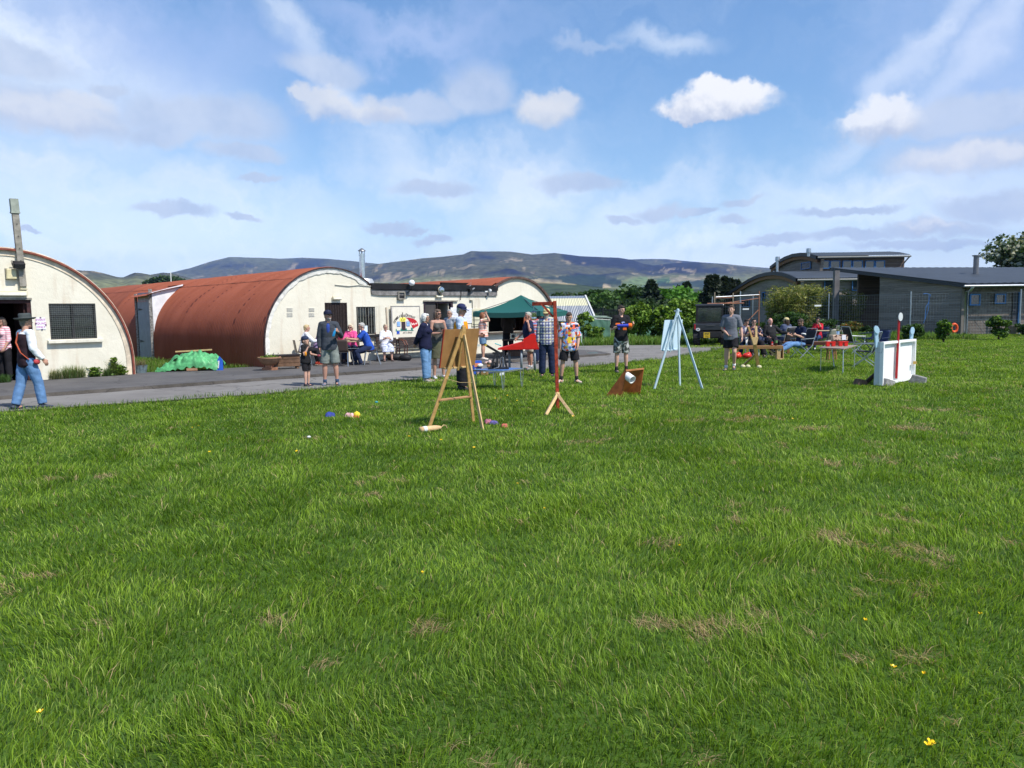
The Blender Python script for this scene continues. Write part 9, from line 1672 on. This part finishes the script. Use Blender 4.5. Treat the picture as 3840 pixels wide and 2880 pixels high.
# ------------------------------------------------------------------ utility vehicle
def vehicle():
 c = AT(2663, 1300, 35.3); e = empty('utility_vehicle', (c.x, 35.3, 0), -.22, 'black two seat utility vehicle seen from behind with knobbly tyres and yellow plate', 'vehicle'); mk = mat('vehicle_black', (.020, .022, .026), .35, var=.2, vs=3, spec=.6); mg = mat('vehicle_grey', (.05, .055, .055), .5, var=.2)
 MB().box((0, .45, .86), (1.46, 1.1, .30), taper=(1.03, 1.0)).build('cargo_bed', mk, e, bevel=.02); MB().box((0, -.115, .86), (1.40, .03, .26)).build('tailgate', mk, e, bevel=.01); MB().box((0, -.14, .93), (.40, .03, .05)).build('tailgate_handle', mg, e, bevel=.01)
 MB().box((0, .9, .52), (1.0, 2.2, .28)).build('chassis', M_black, e, bevel=.03); MB().box((0, 1.6, .80), (1.42, 1.0, .40)).build('cab_base', mk, e, bevel=.04); MB().box((0, 2.45, .75), (1.30, .8, .42), taper=(.9, .75)).build('bonnet', mk, e, bevel=.06)
 for x in (-.62, .62):
  MB().tube([(x, 1.02, 1.0), (x*.95, 1.08, 1.80), (x*.92, 1.95, 1.84), (x*.98, 2.25, 1.1)], .035, 8).build('roll_bar', M_black, e)
 MB().box((0, 1.50, 1.88), (1.32, 1.1, .09), taper=(.94, .92)).build('cab_roof', mk, e, bevel=.03); MB().box((0, 1.03, 1.41), (1.16, .015, .72)).build('rear_window', mat('cab_glass', (.025, .035, .032), .06, var=.2, spec=.9, alpha=.75), e); mb = MB(); mb.prism([(-.64, 1.0), (.64, 1.0), (.61, 1.84), (-.61, 1.84)], (0, 1.0, 0), (1, 0, 0), ZX, (0, 1, 0), .04, holes=[[(-.55, 1.10), (.55, 1.10), (.53, 1.74), (-.53, 1.74)]]); mb.build('rear_frame', M_black, e)
 for x in (-.30, .30): MB().box((x, 1.35, 1.0), (.44, .12, .62)).build('seat_back', M_black, e, bevel=.04);
 ty = mat('knobbly_tyre', (.030, .029, .028), .85, var=.3)
 for x, y in ((-.60, .25), (.60, .25), (-.60, 2.35), (.60, 2.35)):
  Mx = Matrix.Rotation(PI/2, 3, 'Y'); mb = MB(); mb.lathe([(.17, -.13), (.27, -.14), (.315, -.10), (.325, 0), (.315, .10), (.27, .14), (.17, .13)], c=(x, y, .33), n=30, M=Mx)
  for i in range(20):
   a = i*2*PI/20
   for s in (-1, 1): mb.box(Vector((x+s*.075, y+.325*math.cos(a+s*.1), .33+.325*math.sin(a+s*.1))), (.11, .05, .035), M=Matrix.Rotation(a+s*.1-PI/2, 3, 'X'))
  w = mb.build('wheel', ty, e); mb = MB(); mb.lathe([(.0, -.10), (.16, -.10), (.17, -.12), (.17, .12), (.16, .10), (0, .10)], c=(x, y, .33), n=20, M=Mx, cap=False); r = mb.build('rim', M_black, None); r.parent = w
  MB().grid(lambda u, v: Vector((x+(v-.5)*.30, y+.40*math.cos(PI*u), .36+.40*math.sin(PI*u))), 12, 3).build('mudguard', M_black, e)
 for x in (-.69, .64): o = MB().box((x, -.14, .88), (.07, .04, .24)).build('tail_light', mat('tail_red', (.35, .015, .02), .25, var=.2), e, bevel=.01)
 pl = MB().box((-.16, -.20, .50), (.28, .012, .25)).build('number_plate', mat('plate_yellow', (.62, .42, .03), .4, var=.03), e);
 for w_, z_ in (('SP69', .555), ('CLJ', .445)): mb = MB(); add_text(mb, w_, .10, (-.16, -.209, z_), (1, 0, 0), (0, 0, 1), .002); t = mb.build('lettering', M_black, None); t.parent = pl
 d = MB().lathe([(.085, 0), (.085, .006)], c=(-.55, -.136, .76), n=22, M=Matrix.Diagonal((1.1, 1, .85)).to_3x3() @ Matrix.Rotation(PI/2, 3, 'X')).build('country_sticker', M_white, e); mb = MB(); add_text(mb, 'GB', .085, (-.55, -.150, .76), (1, 0, 0), (0, 0, 1), .002); t = mb.build('lettering', M_black, None); t.parent = d
 MB().tube([(-.05, -.25, .34), (-.05, -.1, .34)], .03, 10).build('tow_ball', M_steel, e); MB().box((0, -.12, .40), (.9, .06, .10)).build('rear_bar', M_black, e)
vehicle()
# ------------------------------------------------------------------ flowers and weeds
def flowers():
 my = mat('buttercup_yellow', (.88, .58, .01), .4, var=.08, vs=50); ms = mat('stem_green', (.08, .18, .02), .7)
 e = empty('buttercup'); mb = MB()
 for k in range(5):
  a = k*2*PI/5; M_ = Matrix.Rotation(a, 3, 'Z'); vs = [M_ @ Vector(v) for v in ((0, 0, .0), (.007, .005, .003), (.016, .008, .009), (.019, 0, .012), (.016, -.008, .009), (.007, -.005, .003))]; mb.add(vs, [(0, 1, 2, 3, 4, 5)])
 f = mb.build('flower', my, e); f.location = (0, 0, .09); s = MB().tube([(0, 0, 0), (.004, 0, .045), (0, 0, .09)], .0014, 5).build('stem', ms, e); c = MB().ell((0, 0, .094), (.004, .004, .003), 8, 5).build('centre', mat('flower_centre', (.55, .38, .02), .6), e)
 L = [(94, 1534, 1.2, 'yellow buttercup alone at the bottom left of the lawn'), (903, 1242, .9, 'yellow buttercup low in the left middle of the lawn'), (1178, 1102, 1, 'yellow buttercup near the middle of the lawn'), (1477, 1183, 1, 'yellow buttercup right of the lawn centre'), (1862, 1342, 1, 'yellow buttercup above the large pair at lower right'), (1920, 1434, 1.3, 'large bright buttercup in the lower right lawn'), (2005, 1464, .8, 'tiny buttercup right of the large bright one'), (2120, 1327, 1.2, 'yellow buttercup near the right edge of the lawn'), (1994, 1584, 1.5, 'upper of two large buttercups at bottom right'), (2009, 1596, 1.5, 'lower of two large buttercups at bottom right'), (1116, 1048, 1, None), (646, 975, 1, None), (455, 978, 1, None), (883, 945, 1, None), (953, 952, 1, None), (1024, 968, 1, None), (1709, 906, 1, None), (430, 922, 1, None), (420, 925, 1, None), (652, 858, 1, None), (1070, 862, 1, None), (1083, 860, 1, None), (1098, 855, 1, None), (1120, 866, 1, None), (1150, 868, 1, None), (1420, 880, 1, None), (1365, 905, 1, None), (1240, 900, 1, None)]
 used = False
 for i, (x, y, s, lab) in enumerate(L):
  o = e if not used else copy_tree(e); used = True; p = G(x*1.736, y*1.736, .085*s); o.location = (p.x, p.y, 0); d = p.y; k = s*(.55 if d < 8 else .95); o.scale = (k, k, 1.05); o.rotation_euler = (random.uniform(-.15, .25), random.uniform(-.3, .3), random.uniform(0, 6)); tag(o, lab or 'small yellow buttercup scattered in the grass near the games', 'flower', 'yellow buttercups in the lawn' if lab else 'tiny buttercups near the games')
 for i, (px, h, sp, lab, cols) in enumerate(((205, .34, .12, 'leftmost grassy weed tuft at the foot of the left hut', [(.10, .15, .04), (.22, .22, .10)]), (255, .42, .16, 'grassy weed tuft under the left hut window', [(.10, .18, .04), (.2, .22, .09)]), (290, .42, .16, 'tall grassy tuft right under the window sill', [(.10, .18, .04), (.22, .24, .1)]), (355, .28, .12, 'low leafy weed right of the window', [(.07, .13, .03), (.10, .17, .04)]), (398, .28, .09, 'small weed left of the tall spike', [(.08, .14, .03)]), (425, .55, .07, 'tall spiky weed near the corner of the left hut', [(.13, .17, .05)]), (448, .30, .12, 'bushy yellowish weed at the corner of the left hut', [(.13, .18, .04), (.09, .14, .03)]), (10, .26, .15, 'green weed at the doorway edge, cut by the frame', [(.07, .15, .03)]))):
  t, z = wall_hit(px, 1420, WA); p = WA+UX*t-VX*.10; e = empty('wall_weed', (p.x, p.y, PV), 0, lab, 'weed', 'weeds at the foot of the left hut'); n = 240; a = rng.uniform(0, 6.28, n); r = rng.normal(0, sp*.5, n); hh = rng.uniform(.3, 1, n)*h
  me = blades('blades', np.stack([r, rng.normal(0, .03, n)], -1), hh, np.full(n, .011), np.abs(rng.normal(0, .35, n)), a, np.zeros(n), np.array(cols)[rng.integers(0, len(cols), n)]*rng.uniform(.7, 1.3, (n, 1))); o = link('blades', me, M_grass, e); e.rotation_euler = (0, 0, TH)
  if i in (3, 5, 6): P_ = np.stack([rng.normal(0, sp*.6, 160), rng.normal(0, .05, 160), rng.uniform(.02, h*.9, 160)], -1); link('leaves', leaf_mesh('leaves', P_, rng.uniform(.03, .07, 160), np.array(SPR)[rng.integers(0, 4, 160)]*.8), M_leaf, e)
flowers()
